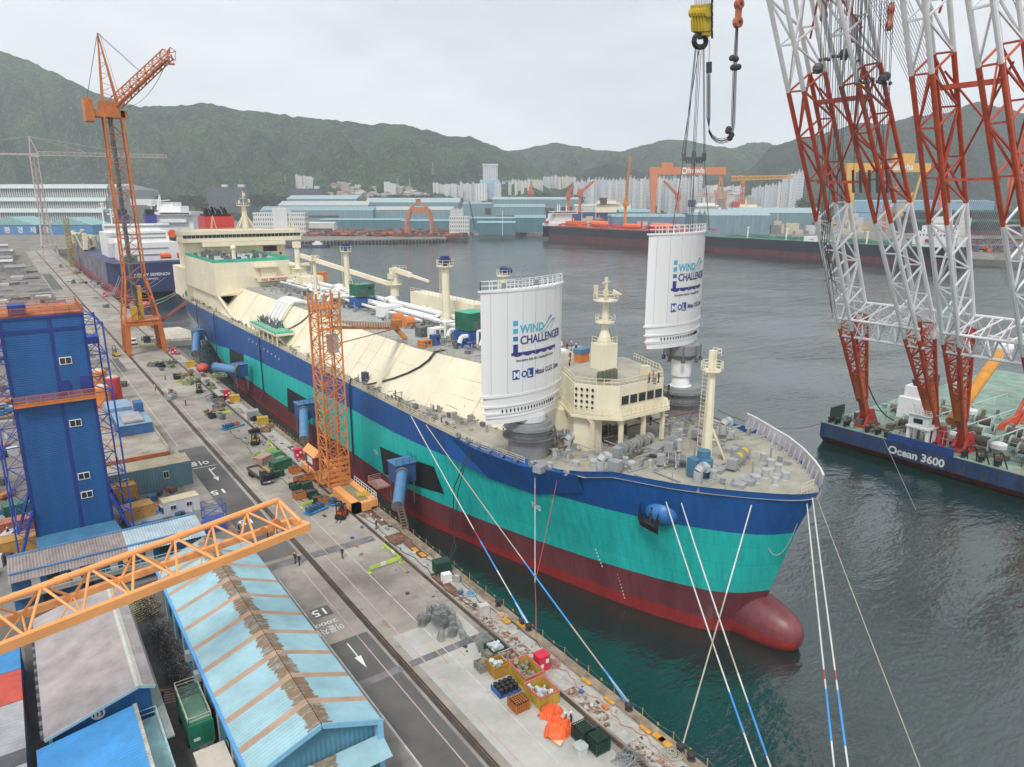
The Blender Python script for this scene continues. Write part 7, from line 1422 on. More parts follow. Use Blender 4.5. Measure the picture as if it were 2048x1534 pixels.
# bicycles
def wheel(mb, c, r): 
    for i in range(12): a, b = 2 * pi * i / 12, 2 * pi * (i + 1) / 12; mb.tube((c[0] + r * cos(a), c[1], c[2] + r * sin(a)), (c[0] + r * cos(b), c[1], c[2] + r * sin(b)), .028, n=4, cap=False)
    for i in range(6): a = pi * i / 6; mb.tube((c[0] + r * cos(a), c[1], c[2] + r * sin(a)), (c[0] - r * cos(a), c[1], c[2] - r * sin(a)), .006, n=3, cap=False)
bk = T('bicycle', 'x', 'bicycle', (0, 0, 6), 'bicycles parked along the long blue shed')
for x in (-.5, .5): mb = MB(); wheel(mb, (x, 0, .34), .33); obj('wheel', mb, black, bk, inv=False)
mb = MB().path([(-.5, 0, .34), (-.15, 0, .8), (.38, 0, .82), (-.05, 0, .32), (-.15, 0, .8)], .028, 5).path([(-.5, 0, .34), (-.05, 0, .32)], .025, 5).path([(.5, 0, .34), (.36, 0, .98)], .025, 5); obj('frame', mb, mat('bike_frame', (.05, .05, .055), .4), bk, inv=False)
obj('saddle', MB().cb((-.18, 0, .95), (.26, .14, .07)).tube((-.16, 0, .8), (-.18, 0, .93), .02), black, bk, inv=False); obj('handlebar', MB().path([(.3, -.28, 1.02), (.38, 0, .98), (.3, .28, 1.02)], .022, 5), silver, bk, inv=False)
q = random.Random(17); nb = 0
for i in range(34):
    y = 100.5 - i * .72; 
    if 92.3 < y < 93.6: continue
    x = 9.0 + (i % 2) * 1.1 + q.uniform(-.2, .2) + (-.4 if y > 93 else 0); rz = q.uniform(-.35, .35) + (pi if q.random() < .5 else 0)
    lab = '%s bicycle counted from the back in the parked line by the blue shed' % ORD[nb]
    if nb == 0: bk['label'] = lab; settle(bk, (x, y, 6.02), rz)
    else: dup(bk, (x, y, 6.02), rz, lab)
    nb += 1
# blue tower
tb_ = mcorr('tower_blue', (.018, .105, .30), 3.0, axis=3, var=.12, contrast=.08); tbt = mat('tower_blue_trim', (.02, .04, .22), .5); orail = mat('rail_orange', (.62, .18, .04), .6)
TX0, TX1, TY, TZ = -1.7, 8.6, 122.6, 42.6
t = T('blue_tower', 'tall dark blue clad tower with orange balconies at the left', 'tower', (3.5, 127, 6))
obj('wall', MB().box(TX0, TX1, TY, 134, 9.5, TZ), tb_, t)
mb = MB()
for x in (TX0 - .12, TX1 - .28, 4.05): mb.box(x, x + .4, TY - .12, TY + .3, 9.5, TZ)
mb.box(TX0, TX1, TY - .14, TY - .01, 40.6, 41.0).box(TX0 - .2, TX1 + .2, TY - .2, 134.2, TZ, TZ + .3); mb.box(4.1, 5.6, TY - .25, TY - .01, 31.0, 33.0).box(7.0, 8.5, TY - .25, TY - .01, 31.0, 33.4); obj('corner_trim', mb, tbt, t)
for z in (36.0, 26.3, 17.7, 14.6):
    o = obj('window', MB().box(4.75, 6.35, TY - .12, TY - .01, z - .55, z + .55), whitep, t); obj('pane', MB().box(4.85, 5.5, TY - .15, TY - .125, z - .43, z + .43).box(5.6, 6.25, TY - .15, TY - .125, z - .43, z + .43), glass, o)
def net_rail(z, y, x0, x1, h=1.3):
    mb = MB().box(x0, x1, y - 1.4, y, z - .3, z); mb.rail([(x0, y - 1.4, z), (x1, y - 1.4, z)], h, 1.6, .05, 2); mb.rail([(x0, y, z), (x0, y - 1.4, z)], h, 1.4, .05, 2)
    n = int((x1 - x0) / .14)
    for i in range(n): x = x0 + (x1 - x0) * i / n; mb.tube((x, y - 1.4, z), (x, y - 1.4, z + h), .012, n=3, cap=False)
    for j in range(8): zz = z + h * j / 8; mb.tube((x0, y - 1.4, zz), (x1, y - 1.4, zz), .012, n=3, cap=False)
    return mb
o = obj('balcony', net_rail(30.3, TY, TX0, TX1 + .1), orail, t)
mb = net_rail(42.9, TY + 1.5, TX0 - .2, TX1 + .2, 1.2); mb.rail([(TX0, 133.8, 42.9), (TX1, 133.8, 42.9), (TX1, TY, 42.9)], 1.2, 1.2, .05, 3); mb.box(TX0, TX1, TY + .2, 133.9, 42.91, 43.1)
for k in range(22): x = TX0 + 4 + k * .3; mb.tube((x, TY + 2, 43), (x + .3, TY + 6, 44), .05, n=4)
obj('roof_rail', mb, mat('rust_orange', (.42, .13, .05), .7, var=.25), t); obj('roof_hatch', MB().box(-.4, 1.8, TY + .3, TY + 4, 43.1, 44.6), tbt, t)
mb = MB(); mb.poly((TX0 - .2, TY, 9.4), (TX1 + .2, TY, 9.4), (TX1 + .9, TY - 3.6, 8.4), (TX0 - .2, TY - 3.6, 8.4)); mb.box(TX0 - .2, TX1 + .9, TY - 3.7, TY - 3.55, 8.15, 8.45); obj('canopy', mb, mat('canopy_blue', (.05, .17, .30), .6, var=.12), t)
obj('base', MB().box(TX0, TX1, TY + .0, 134, 6, 9.49).box(TX0, TX0 + .3, TY - 3.5, TY, 6, 8.4).box(TX1 + .3, TX1 + .7, TY - 3.5, TY, 6, 8.4), mat('base_navy', (.012, .05, .16), .6), t)
mb = MB()
for k in range(4): mb.box(TX0 + .5 + k * 2.5, TX0 + 2.9 + k * 2.5, TY - .1, TY - .02, 6.1, 8.9)
obj('door', mb, mat('door_navy', (.012, .055, .16), .5, var=.2), t)
mb = MB()
for sx, xa in ((1, TX1), (-1, TX0)):
    xo = xa + sx * 2.3
    for y in (121.5, 133): mb.tube((xo + .3 * sx, y, 6), (xo, y, 41.5), .13)
    for z in (41.2, 36.6, 30.8, 24.2, 17.6, 11.0):
        for y in (121.5, 133): mb.tube((xa, y, z), (xo, y, z), .08); mb.tube((xa, y, z + 2.6), (xo, y, z), .06, n=4); mb.tube((xa, y, z - 2.6), (xo, y, z), .06, n=4); mb.tube((xa, y, z + 1.2), (xo, y, z), .05, n=4)
        mb.tube((xo, 121.5, z), (xo, 133, z), .08); mb.tube((xa, 127, z), (xo, 121.5, z), .06); mb.tube((xa, 127, z), (xo, 133, z), .06); mb.tube((xa, 127, z + 2), (xo, 121.5, z), .05)
    mb.tube((xa, 122, 14), (xo + sx * .4, 121.5, 6), .25); mb.tube((xa, 132, 14), (xo + sx * .4, 133, 6), .25)
mb.cb((9.4, 121.8, 39), (1.6, .9, 1.2), rx=.4); obj('outrigger_frame', mb, mat('frame_blue', (.03, .07, .33), .5), t)
# yard stores
def boxy(name, lab, cat_, px, py, z, w, l, h, m, rz=0.0, top=None, grp=None, extra=None):
    p = at(px, py, z); t = T(name, lab, cat_, (p[0], p[1], z), grp, rz); mb = MB().box(-w / 2, w / 2, -l / 2, l / 2, .02, h)
    for x in (-w / 2, w / 2):
        for y in (-l / 2, l / 2): mb.cb((x, y, h / 2 + .02), (.16, .16, h + .04))
    obj('body', mb, m, t, inv=False)
    obj('lid', MB().box(-w / 2 - .05, w / 2 + .05, -l / 2 - .05, l / 2 + .05, h + .03, h + .12), top or m, t, inv=False)
    if extra: extra(t, w, l, h)
    return t
def winx(t, w, l, h):
    for x in (-w * .25, w * .2): o = obj('window', MB().box(x - .5, x + .5, -l / 2 - .14, -l / 2 - .08, h * .45, h * .78), whitep, t, inv=False); obj('pane', MB().box(x - .42, x - .03, -l / 2 - .17, -l / 2 - .145, h * .49, h * .74).box(x + .03, x + .42, -l / 2 - .17, -l / 2 - .145, h * .49, h * .74), glass, o, inv=False)
ytank = mat('tank_ochre', (.52, .27, .07), .7, var=.14, rust=.35, rcol=(.22, .08, .05), sc=.4); crust = mat('roof_cream_rust', (.58, .50, .34), .8, var=.15, rust=.34, rcol=(.38, .20, .08), sc=.3, rsc=.5)
boxy('long_container', 'long teal site container with rusty cream roof right of the blue tower', 'container', 296, 975, 6, 15, 5.4, 4.6, mcorr('container_teal', (.14, .27, .33), 2.0, axis=2, rust=.15), 0, crust, extra=winx)
boxy('site_cabin', 'white site cabin with one window and flat cream roof', 'cabin', 362, 1022, 6, 5.8, 2.6, 2.6, mat('cabin_white', (.58, .58, .62), .6, var=.06), .06, crust, extra=winx)
boxy('steel_tank', 'ochre steel tank with rusty top at the foot of the blue tower', 'tank', 278, 1040, 6, 4.6, 2.8, 2.8, ytank, .1); boxy('steel_tank', 'ochre steel tank standing between tower and long container', 'tank', 250, 1000, 6, 3.8, 3.0, 3.0, ytank, .1)
boxy('steel_tank', 'ochre steel tank left of the tower foot at the picture edge', 'tank', 48, 1105, 6, 6.4, 3.0, 2.8, ytank, .05); boxy('skip', 'small navy skip with white marks and grey sacks on top', 'skip', 337, 1028, 6, 2.3, 1.9, 1.7, mat('skip_navy', (.02, .08, .22), .6), .1, mat('sacks', (.5, .5, .47), .9, var=.3))
boxy('steel_plate', 'pale blue steel plate platform with a white rail at the tower foot', 'platform', 292, 1010 + 28, 6, 6.5, 6, .6, mat('plate_blue_grey', (.26, .32, .38), .7, var=.15), .05)
boxy('skip', 'green skip at the left edge beside the tower scaffold', 'skip', 45, 1030, 6, 5, 2.5, 2.4, greenp, .1); boxy('steel_pallet', 'orange steel block with white pins at the left edge', 'block', 30, 1062, 6, 6, 2.5, 2.0, mat('block_orange', (.55, .17, .05), .7), .1)
t = T('assembly_deck', 'large rust-streaked steel deck on blue legs behind the long container', 'platform', (14, 164, 6)); obj('deck_plate', MB().box(4, 22.3, 153, 196, 8.9, 9.3), mat('deck_rust_plate', (.34, .31, .26), .8, var=.2, sc=.2, rust=.42, rcol=(.38, .15, .05), rsc=.25), t); obj('edge_beam', MB().box(4, 22.4, 152.7, 152.98, 8.6, 9.4), mat('edge_orange', (.50, .14, .05), .7), t)
for x in (5, 10.5, 16, 21.7):
    for y in (154, 174, 195): obj('leg', MB().cb((x, y, 7.45), (.5, .5, 2.9)), mat('leg_blue', (.06, .18, .30), .6), t)
mb = MB().rail([(22.3, 153, 9.3), (22.3, 196, 9.3)], 1.0, 2, .05); obj('railing', mb, mat('rail_cream', (.62, .56, .42), .5), t)
t = T('machinery_skid', 'blue machinery skid with roller bed standing on the rusty deck', 'machine', (18.6, 180, 9.3)); obj('base', MB().box(15.4, 22, 168.5, 181, 9.32, 11.6), mat('skid_blue', (.035, .12, .30), .6, var=.15), t); obj('top_plate', MB().box(15.3, 22.1, 168.4, 181.1, 11.62, 11.75).box(14.8, 20, 183, 191, 9.32, 12.2), mat('skid_top', (.22, .33, .46), .6), t); obj('roller_bed', MB().box(16.5, 20.5, 169.5, 177, 11.9, 12.3), mat('skid_roller', (.35, .33, .32), .6), t); obj('cabinet', MB().box(20, 21.8, 178, 181, 11.76, 14), mat('skid_blue', (.035, .12, .30)), t)
for lab, px, py, r, h, m in (('red upright tank behind the machinery skid', 231, 803, 1.9, 6.6, redp), ('orange upright tank with cream top right of the blue tower', 208, 815, 2.0, 5.6, mat('tank_orange', (.72, .24, .03), .6)), ('second orange tank close to the tower scaffold', 200, 775, 2.2, 5, mat('tank_orange', (.72, .24, .03), .6))):
    p = at(px, py, 6); t = T('upright_tank', lab, 'tank', p); obj('shell', MB().lathe(p, [(r, 0), (r, h), (r * .8, h + .3)], 16), m, t); obj('top', MB().lathe((p[0], p[1], p[2] + h + .31), [(r * .8, 0), (r * .5, .3), (.3, .5)], 16), mat('tank_top', (.6, .5, .4), .7), t)
q = random.Random(33); YM = [mat('yard_grey', (.26, .26, .26), .8, var=.2), mat('yard_blue', (.04, .14, .32), .7), mat('yard_orange', (.50, .16, .04), .7), mat('yard_brown', (.17, .12, .09), .9, var=.3), mat('yard_white', (.55, .55, .53), .8), mat('yard_dark', (.07, .07, .07), .9)]
mb = MB()
for i in range(420):
    y = 205 + 520 * q.random() ** 1.2; x = 21 - q.random() * (30 + (y - 180) * .42); mb.k = q.choice((0, 0, 3, 3, 5, 4, 1, 2)) if y < 330 else q.choice((0, 0, 0, 3, 5, 4)); s = 1 + y / 400; mb.cb((x, y, 6 + q.uniform(.2, 1.0)), (q.uniform(1, 5) * s, q.uniform(.6, 2.4) * s, q.uniform(.3, 1.6)), rz=q.uniform(-.3, .3))
for i in range(70):
    x = q.uniform(9.5, 21); y = q.uniform(116, 150); mb.k = q.randrange(6); mb.cb((x, y, 6.4), (q.uniform(.4, 1.6), q.uniform(.4, 1.4), q.uniform(.3, 1.2)), rz=q.uniform(0, 3))
for i in range(40): x, y = q.uniform(-14, -4), q.uniform(118, 200); mb.k = q.randrange(6); mb.cb((x, y, 6.8), (q.uniform(.6, 4), q.uniform(.5, 3), q.uniform(.4, 2.2)), rz=q.uniform(0, 3))
struct('scrap_stores', mb, YM, 'stuff')
mb = MB()
for i in range(46): y = 640 + (i % 8) * 36 + q.uniform(-8, 8); x = 14 - (i // 8) * 26 - q.uniform(0, 8); w = q.uniform(12, 22); h = q.uniform(3, 9); mb.k = q.choice((0, 0, 0, 5, 4)); mb.box(x - w, x, y, y + q.uniform(10, 26), 6, 6 + h); mb.k = 4 if i % 2 else 0; mb.box(x - w - .4, x + .4, y - .5, y + 27, 6 + h + .02, 6.4 + h)
struct('plate_stacks', mb, YM, 'stuff')
mb = MB()
for i in range(10): p = at(20 + i * 26, 462, 6); mb.tube((p[0], p[1], 6), (p[0], p[1], 10 + i % 3), 3.4, 5, 8)
pc = mat('scaffold_blue', (.03, .10, .36), .5)
t = T('scaffold_cage', 'small blue scaffold cage at the road edge by the row house', 'scaffold', at(425, 1070, 6)); p = at(425, 1045, 6); mb = MB(); lat(mb, (p[0], p[1] - 2, 6), (p[0], p[1] - 2, 10.4), 2.6, 2.6, 3.4, 3.4, 3, .05, .04, up=(1, 0, 0), x2=True); mb.cb((p[0], p[1] - 2, 7.4), (2.8, 3.4, .1)).cb((p[0] - .4, p[1] - 2.8, 6.7), (3.2, 3, 1.2)); obj('frame', mb, pc, t); obj('ladder_rail', MB().rail([(p[0] + 1, p[1] - 3, 6), (p[0] + 2.4, p[1] - 8.5, 6)], 1.1, .9, .05), mat('rail_red', (.5, .16, .1), .6), t)
# ================= quay: gangways, vehicles, stores =================
gb = mat('gangway_blue', (.035, .09, .26), .5, var=.12); gt = mat('tube_blue', (.09, .22, .40), .4, var=.12)
def gangway(lab, bx_, by, bz, ex, ey, ez, r, side=False):
    t = T('gangway_tower', lab, 'gangway', (bx_, by, 6), 'covered gangways up to the ship side')
    mb = MB().box(bx_ - 1.6, bx_ + 2.2, by - 1.7, by + 1.7, bz - 3.6, bz); mb.k = 1; mb.box(bx_ - 1.8, bx_ + 2.4, by - 1.9, by + 1.9, bz + .01, bz + .15); mb.k = 0; mb.rail([(bx_ - 1.7, by - 1.8, bz + .15), (bx_ + 2.3, by - 1.8, bz + .15), (bx_ + 2.3, by + 1.8, bz + .15)], 1.0, 1.3, .045); obj('housing', mb, [gb, gt], t)
    a = Vector((bx_ - .6, by - 1.9, bz - 1.4)); e = Vector((ex, ey, ez)); d = (e - a).normalized(); mb = MB(); n = 14; u = d.cross(Vector((0, 0, 1))).normalized(); w = u.cross(d); L_ = (e - a).length; rows = []
    for k in (0, L_):
        rows.append([a + d * k + u * r * cos(th * pi / 10) + w * r * sin(th * pi / 10) for th in range(-5, 16)])
    mb.grid(rows); rows2 = [[p + (a + d * k - p) * .06 for p in row] for k, row in zip((0, L_), rows)]; mb.grid(rows2); mb.beam(a - w * r * .7, e - w * r * .7, r * 1.2, .1); obj('tube', mb, gt, t, smooth=False)
    obj('collar', MB().tube(a - d * .1, a + d * .5, r * 1.25, n=16).tube(e, e + d * .15, r * 1.1, n=16), greyd, t)
    if ez > 7: 
        mb = MB(); f = e + Vector((0, -.6, 0)); g_ = Vector((ex, ey - 2.6, 6.1))
        for s in (-.45, .45): mb.beam(f + u * s, g_ + u * s, .1, .25)
        for k in range(8): c = f.lerp(g_, k / 8); mb.beam(c - u * .45, c + u * .45, .3, .05)
        mb.rail([f + u * .5, g_ + u * .5], 1, .8, .035); mb.rail([f - u * .5, g_ - u * .5], 1, .8, .035); obj('stairs', mb, mat('stair_rust', (.20, .13, .09), .7), t)
    mb = MB()
    for x in (bx_ - 1.4, bx_ + 1.8): 
        for y in (by - 1.5, by + 1.5): mb.tube((x, y, max(1.5, bz - 8)), (x, y, bz - 3.5), .12, n=5)
    obj('support', mb, greyd, t)
gangway('nearest blue tube gangway with its housing against the black panel', 53.6, 110.5, 13.2, 48.2, 101, 9.4, 1.0); mb = MB().cb((50.6, 113.6, 8.6), (2.6, 4, .3)); mb.rail([(49.4, 111.8, 8.7), (49.4, 115.5, 8.7), (51.8, 115.5, 8.7)], 1.1, 1, .05, 3)
tag(obj('work_platform', mb, mat('platform_pink', (.38, .20, .18), .7)), 'railed work platform beside the nearest gangway housing', 'platform')
gangway('middle blue tube gangway behind the orange lift tower', 53.4, 161, 12.6, 48.2, 146.5, 8.4, 1.0); gangway('farther blue gangway with a white panel along its tube', 53.2, 216, 11.8, 47.5, 221.0, 10.8, 1.3); gangway('farthest blue tube gangway at the stern of the gas carrier', 53.6, 272, 14, 49.2, 256, 8.6, 1.2)
# vehicles
tyre = mat('tyre', (.02, .02, .02), .9)
def forklift(lab, px, py, rz, m, g='forklifts on the quay'):
    p = at(px, py, 6); t = T('forklift', lab, 'forklift', (p[0], p[1], 6.02), g, rz)
    obj('chassis', MB().box(-.75, .75, -1.4, 1.0, .35, 1.05).ext([(-.75, -1.7, .4), (.75, -1.7, .4), (.75, -1.2, 1.35), (-.75, -1.2, 1.35)], (0, .7, 0)), m, t, inv=False)
    obj('mast', MB().box(-.55, -.4, 1.05, 1.25, .1, 3.6).box(.4, .55, 1.05, 1.25, .1, 3.6).box(-.5, .5, 1.1, 1.2, 3.4, 3.6).box(-.5, .5, 1.1, 1.2, 1.6, 1.75).box(-.7, .7, 1.26, 1.34, .3, 1.1), black, t, inv=False)
    obj('overhead_guard', MB().box(-.7, .7, -.9, .6, 2.25, 2.33).tube((-.65, -.9, 1), (-.65, -.9, 2.3), .05).tube((.65, -.9, 1), (.65, -.9, 2.3), .05).tube((-.65, .8, 1), (-.65, .5, 2.3), .05).tube((.65, .8, 1), (.65, .5, 2.3), .05), black, t, inv=False)
    obj('seat', MB().cb((0, -.2, 1.2), (.6, .6, .25)).cb((0, -.5, 1.55), (.6, .15, .6)), greyd, t, inv=False); obj('fork', MB().box(-.4, -.25, 1.3, 2.4, .08, .14).box(.25, .4, 1.3, 2.4, .08, .14), greyd, t, inv=False)
    for x in (-.72, .72):
        for y, r in ((-1.0, .36), (.75, .42)): obj('wheel', MB().tube((x - .14, y, r), (x + .14, y, r), r, n=14), tyre, t, inv=False)
forklift('red-orange forklift with tall dark mast beside blue racks', 683, 1035, 2.5, mat('forklift_red', (.66, .12, .03), .45)); forklift('yellow forklift with raised black mast near the green barrier', 511, 888, 2.7, ylw); forklift('yellow forklift with tall mast on the road near the jib crane', 232, 712, .2, ylw); forklift('black and lime forklift among the pallets farther up the quay', 399, 785, 2.9, mat('lime', (.35, .45, .03), .6))
p = at(522, 958, 6); t = T('crane_truck', 'dark truck with flatbed and small yellow crane on the quay', 'truck', p, None, pi - .52 + .62)
navyt = mat('truck_navy', (.012, .015, .035), .35)
obj('cab', MB().ext([(-1.15, 2.4, .9), (-1.15, 4.0, .9), (-1.15, 3.9, 1.9), (-1.15, 3.4, 2.75), (-1.15, 2.4, 2.75)], (2.3, 0, 0)), navyt, t, inv=False); obj('windscreen', MB().ext([(-.98, 3.93, 1.95), (-.98, 3.5, 2.65), (.98, 3.5, 2.65), (.98, 3.93, 1.95)], (0, .05, .03)), glass, t, inv=False)
obj('flatbed', MB().box(-1.2, 1.2, -4, 1.3, 1.05, 1.2).box(-1.2, -1.12, -4, 1.3, 1.2, 1.65).box(1.12, 1.2, -4, 1.3, 1.2, 1.65).box(-1.2, 1.2, -4.08, -4, 1.05, 1.65), mat('bed_grey', (.10, .09, .08), .7), t, inv=False); obj('chassis', MB().box(-.5, .5, -4, 3.8, .65, 1.04).box(-1.1, 1.1, 3.6, 4.05, .45, .9), greyd, t, inv=False)
obj('bed_floor', MB().box(-1.1, 1.1, -3.95, 1.25, 1.21, 1.25), mat('bed_floor', (.28, .25, .2), .8), t, inv=False); obj('loader_crane', MB().tube((0, 1.8, 1.1), (0, 1.8, 2.9), .22).beam((0, 1.8, 2.9), (.2, 5.2, 3.2), .35, .4), ylw, t, inv=False); obj('roof_plate', MB().box(-1.1, 1.1, 2.5, 3.4, 2.77, 2.86), mat('roof_lilac', (.10, .11, .22), .5), t, inv=False)
obj('number_plate', MB().box(-.3, .3, 4.06, 4.1, .55, .75), whitep, t, inv=False)
for x in (-.8, .8): obj('headlight', MB().box(x - .2, x + .2, 4.06, 4.1, .62, .85), silver, t, inv=False)
for x in (-1, 1):
    for y in (-3, -2, 3.1): obj('wheel', MB().tube((x - .18, y, .5), (x + .18, y, .5), .5, n=14), tyre, t, inv=False)
def truck(lab, px, py, rz, m, L_=7):
    p = at(px, py, 6); t = T('parked_truck', lab, 'truck', p, 'vehicles under the crane portal', rz); obj('cab', MB().ext([(-1.1, L_ / 2 - 1.8, .8), (-1.1, L_ / 2, .8), (-1.1, L_ / 2 - .1, 1.7), (-1.1, L_ / 2 - .5, 2.6), (-1.1, L_ / 2 - 1.8, 2.6)], (2.2, 0, 0)), m, t, inv=False); obj('cargo_bed', MB().box(-1.1, 1.1, -L_ / 2, L_ / 2 - 2, .9, 1.6), greyd, t, inv=False); obj('windscreen', MB().box(-.9, .9, L_ / 2 - .25, L_ / 2 - .02, 1.75, 2.3), glass, t, inv=False)
    for x in (-1, 1):
        for y in (-L_ / 2 + 1.2, L_ / 2 - 1): obj('wheel', MB().tube((x - .15, y, .45), (x + .15, y, .45), .45, n=10), tyre, t, inv=False)
truck('white truck parked left under the orange crane portal', 265, 688, pi, whitep); truck('dark flatbed truck parked right under the orange crane portal', 292, 683, pi, black, 8); truck('small white pickup far up the quay beside the dark goods', 140, 563, pi, whitep, 5); truck('dark van far up the quay under the pale crane', 122, 535, pi, greyd, 5)
# skips, crates, cages
def openbox(mb, w, l, h, t_=.08, z=0.05, rib=True):
    mb.box(-w / 2, w / 2, -l / 2, l / 2, z, z + .08); mb.box(-w / 2, -w / 2 + t_, -l / 2, l / 2, z + .08, h).box(w / 2 - t_, w / 2, -l / 2, l / 2, z + .08, h).box(-w / 2 + t_, w / 2 - t_, -l / 2, -l / 2 + t_, z + .08, h).box(-w / 2 + t_, w / 2 - t_, l / 2 - t_, l / 2, z + .08, h)
    if rib:
        n = max(2, int(l / .7))
        for i in range(n + 1): y = -l / 2 + l * i / n; mb.box(-w / 2 - .06, -w / 2 - .001, y - .04, y + .04, z, h).box(w / 2 + .001, w / 2 + .06, y - .04, y + .04, z, h)
        n = max(2, int(w / .7))
        for i in range(n + 1): x = -w / 2 + w * i / n; mb.box(x - .04, x + .04, -l / 2 - .06, -l / 2 - .001, z, h)
    return mb
def skip(lab, px, py, w, l, h, m, rz=0.0, fill=None, rim=None, nm='skip', cat_='skip', grp='open bins on the quay', z=6.0):
    p = at(px, py, z); t = T(nm, lab, cat_, (p[0], p[1], z + .02), grp, rz); obj('bin', openbox(MB(), w, l, h), m, t, inv=False)
    if rim: mb = MB(); obj('rim', mb.box(-w / 2 - .08, w / 2 + .08, -l / 2 - .08, -l / 2 + .1, h + .001, h + .1).box(-w / 2 - .08, w / 2 + .08, l / 2 - .1, l / 2 + .08, h + .001, h + .1).box(-w / 2 - .08, -w / 2 + .1, -l / 2 + .1, l / 2 - .1, h + .001, h + .1).box(w / 2 - .1, w / 2 + .08, -l / 2 + .1, l / 2 - .1, h + .001, h + .1), rim, t, inv=False)
    if fill:
        mb = MB(); qq = random.Random(int(px))
        for k in range(26): s = qq.uniform(.15, .5); mb.cb((qq.uniform(-w / 2 + .3, w / 2 - .3), qq.uniform(-l / 2 + .3, l / 2 - .3), h * qq.uniform(.45, .9)), (s, s * qq.uniform(.6, 1.6), s), rz=qq.uniform(0, 3), rx=qq.uniform(-.5, .5))
        obj('contents', mb, fill, t, inv=False)
    return t
ybin = mat('bin_yellow', (.46, .31, .045), .6, var=.15, rust=.15); obin = mat('bin_orange', (.48, .16, .035), .6, var=.15, rust=.15); gbin = mat('bin_green', (.012, .055, .04), .6, var=.2); grbin = mat('bin_grey', (.22, .21, .19), .8, var=.15); sacks = mat('white_sacks', (.55, .58, .60), .85, var=.3); pinkr = mat('rim_pink', (.50, .12, .12), .6)
A_ = -.05
skip('large yellow bin with pink rim, nearly empty, in the foreground row', 1052, 1358, 2.5, 3.6, 1.6, ybin, A_, mat('bin_dirt', (.25, .22, .18), .9), pinkr); skip('yellow bin full of white sacks beside the orange tarpaulin', 1083, 1398, 2.5, 3.0, 1.5, ybin, A_, sacks, pinkr)
skip('orange bin with pale rim beside the crane rail', 1020, 1330, 1.9, 2.1, 1.3, obin, A_, mat('bin_dirt', (.25, .22, .18)), silver); skip('ochre bin with white bags on the landward side of the row', 995, 1345, 1.9, 2.0, 1.5, mat('bin_ochre', (.42, .22, .03), .7, var=.2), A_, sacks)
skip('dark green bin heaped with white bags at the head of the row', 992, 1308, 2.0, 2.2, 1.2, gbin, A_, sacks); skip('upper grey wooden crate beside the green bin', 980, 1318, 1.4, 1.4, 1.0, grbin, A_, mat('bin_dirt', (.25, .22, .18)), nm='crate', cat_='crate'); skip('lower grey wooden crate left of the ochre bin', 965, 1338, 1.4, 1.4, 1.0, grbin, A_, mat('bin_dirt', (.25, .22, .18)), nm='crate', cat_='crate')
for lab, px, py, m in (('orange bin behind the lift tower base, upper left of the cluster', 590, 945, obin), ('orange bin with chains in the middle of the cluster by the lift tower', 600, 965, obin), ('orange bin under the lift tower, close to the rail', 618, 960, obin), ('dark green bin in front of the orange bins near the lift tower', 592, 978, gbin), ('lone orange bin at the lower end of the cluster', 599, 996, obin), ('dark green bin right of the lone orange bin', 622, 992, gbin), ('dark green bin with scrap beside the blue racks', 633, 1004, gbin), ('dark green bin near the rail beneath the lift tower', 612, 976, gbin), ('small orange bin at the end of the green bins', 648, 1006, obin), ('dark green open bin left of the orange ones', 556, 952, gbin)):
    skip(lab, px, py, 1.9, 1.7, 1.2, m, .1, mat('bin_scrap', (.13, .10, .08), .9, var=.4))
boxy('green_container', 'dark green closed waste container near the lift tower', 'container', 562, 938, 6, 4.0, 1.8, 1.9, mat('cont_green', (.02, .12, .06), .6), .25); boxy('pallet_stack', 'pinkish stack of steel frames beside the green container', 'stack', 527, 925, 6, 3.4, 2.2, 1.4, mat('pink_steel', (.42, .27, .22), .8, var=.2), .6)
boxy('air_tank', 'green compressor unit beside the lime barrier', 'machine', 553, 912, 6, 1.8, 1.2, .9, mat('compressor_green', (.05, .30, .12), .5), .3)
def cage(lab, px, py, w, l, h, m, grp='wire cages in the foreground', n=6, solid=False):
    p = at(px, py, 6); t = T('wire_cage', lab, 'cage', (p[0], p[1], 6.03), grp, A_); mb = MB()
    for i in range(n + 1):
        x = -w / 2 + w * i / n; y = -l / 2 + l * i / n
        for yy in (-l / 2, l / 2): mb.tube((x, yy, 0), (x, yy, h), .03, n=4)
        for xx in (-w / 2, w / 2): mb.tube((xx, y, 0), (xx, y, h), .03, n=4)
        mb.tube((x, -l / 2, h), (x, l / 2, h), .035, n=4); mb.tube((-w / 2, y, h), (w / 2, y, h), .035, n=4)
        z = h * i / n; mb.path([(-w / 2, -l / 2, z), (w / 2, -l / 2, z), (w / 2, l / 2, z), (-w / 2, l / 2, z), (-w / 2, -l / 2, z)], .035, 4)
    obj('mesh', mb, m, t, inv=False); obj('contents', MB().box(-w / 2 + .08, w / 2 - .08, -l / 2 + .08, l / 2 - .08, .02, h - .12), mat('cage_dark', (.03, .035, .03), .9), t, inv=False)
    mb = MB()
    for x in (-w / 2, w / 2):
        for y in (-l / 2, l / 2): mb.cb((x, y, h / 2), (.09, .09, h + .1))
    obj('corner_post', mb, m, t, inv=False)
cage('orange wire crate in front of the black cylinders', 1037, 1415, 1.7, 1.7, 1.1, obin); cage('left dark green cage topped with white strap, bottom of the picture', 1167, 1478, 1.7, 1.8, 1.5, gbin); cage('right dark green cage at the bottom of the picture', 1195, 1496, 1.7, 1.8, 1.5, gbin)
p = at(1012, 1380, 6); t = T('bottle_pallet', 'blue pallet of black buckets with wire handles', 'pallet', p, None, A_); obj('pallet', MB().box(-1.4, 1.4, -1, 1, .05, .22).box(-1.4, -1.3, -1, 1, .22, .7), blue, t, inv=False); obj('yellow_skid', MB().box(1.45, 2.0, -1.1, .7, .05, .2), ylw, t, inv=False)
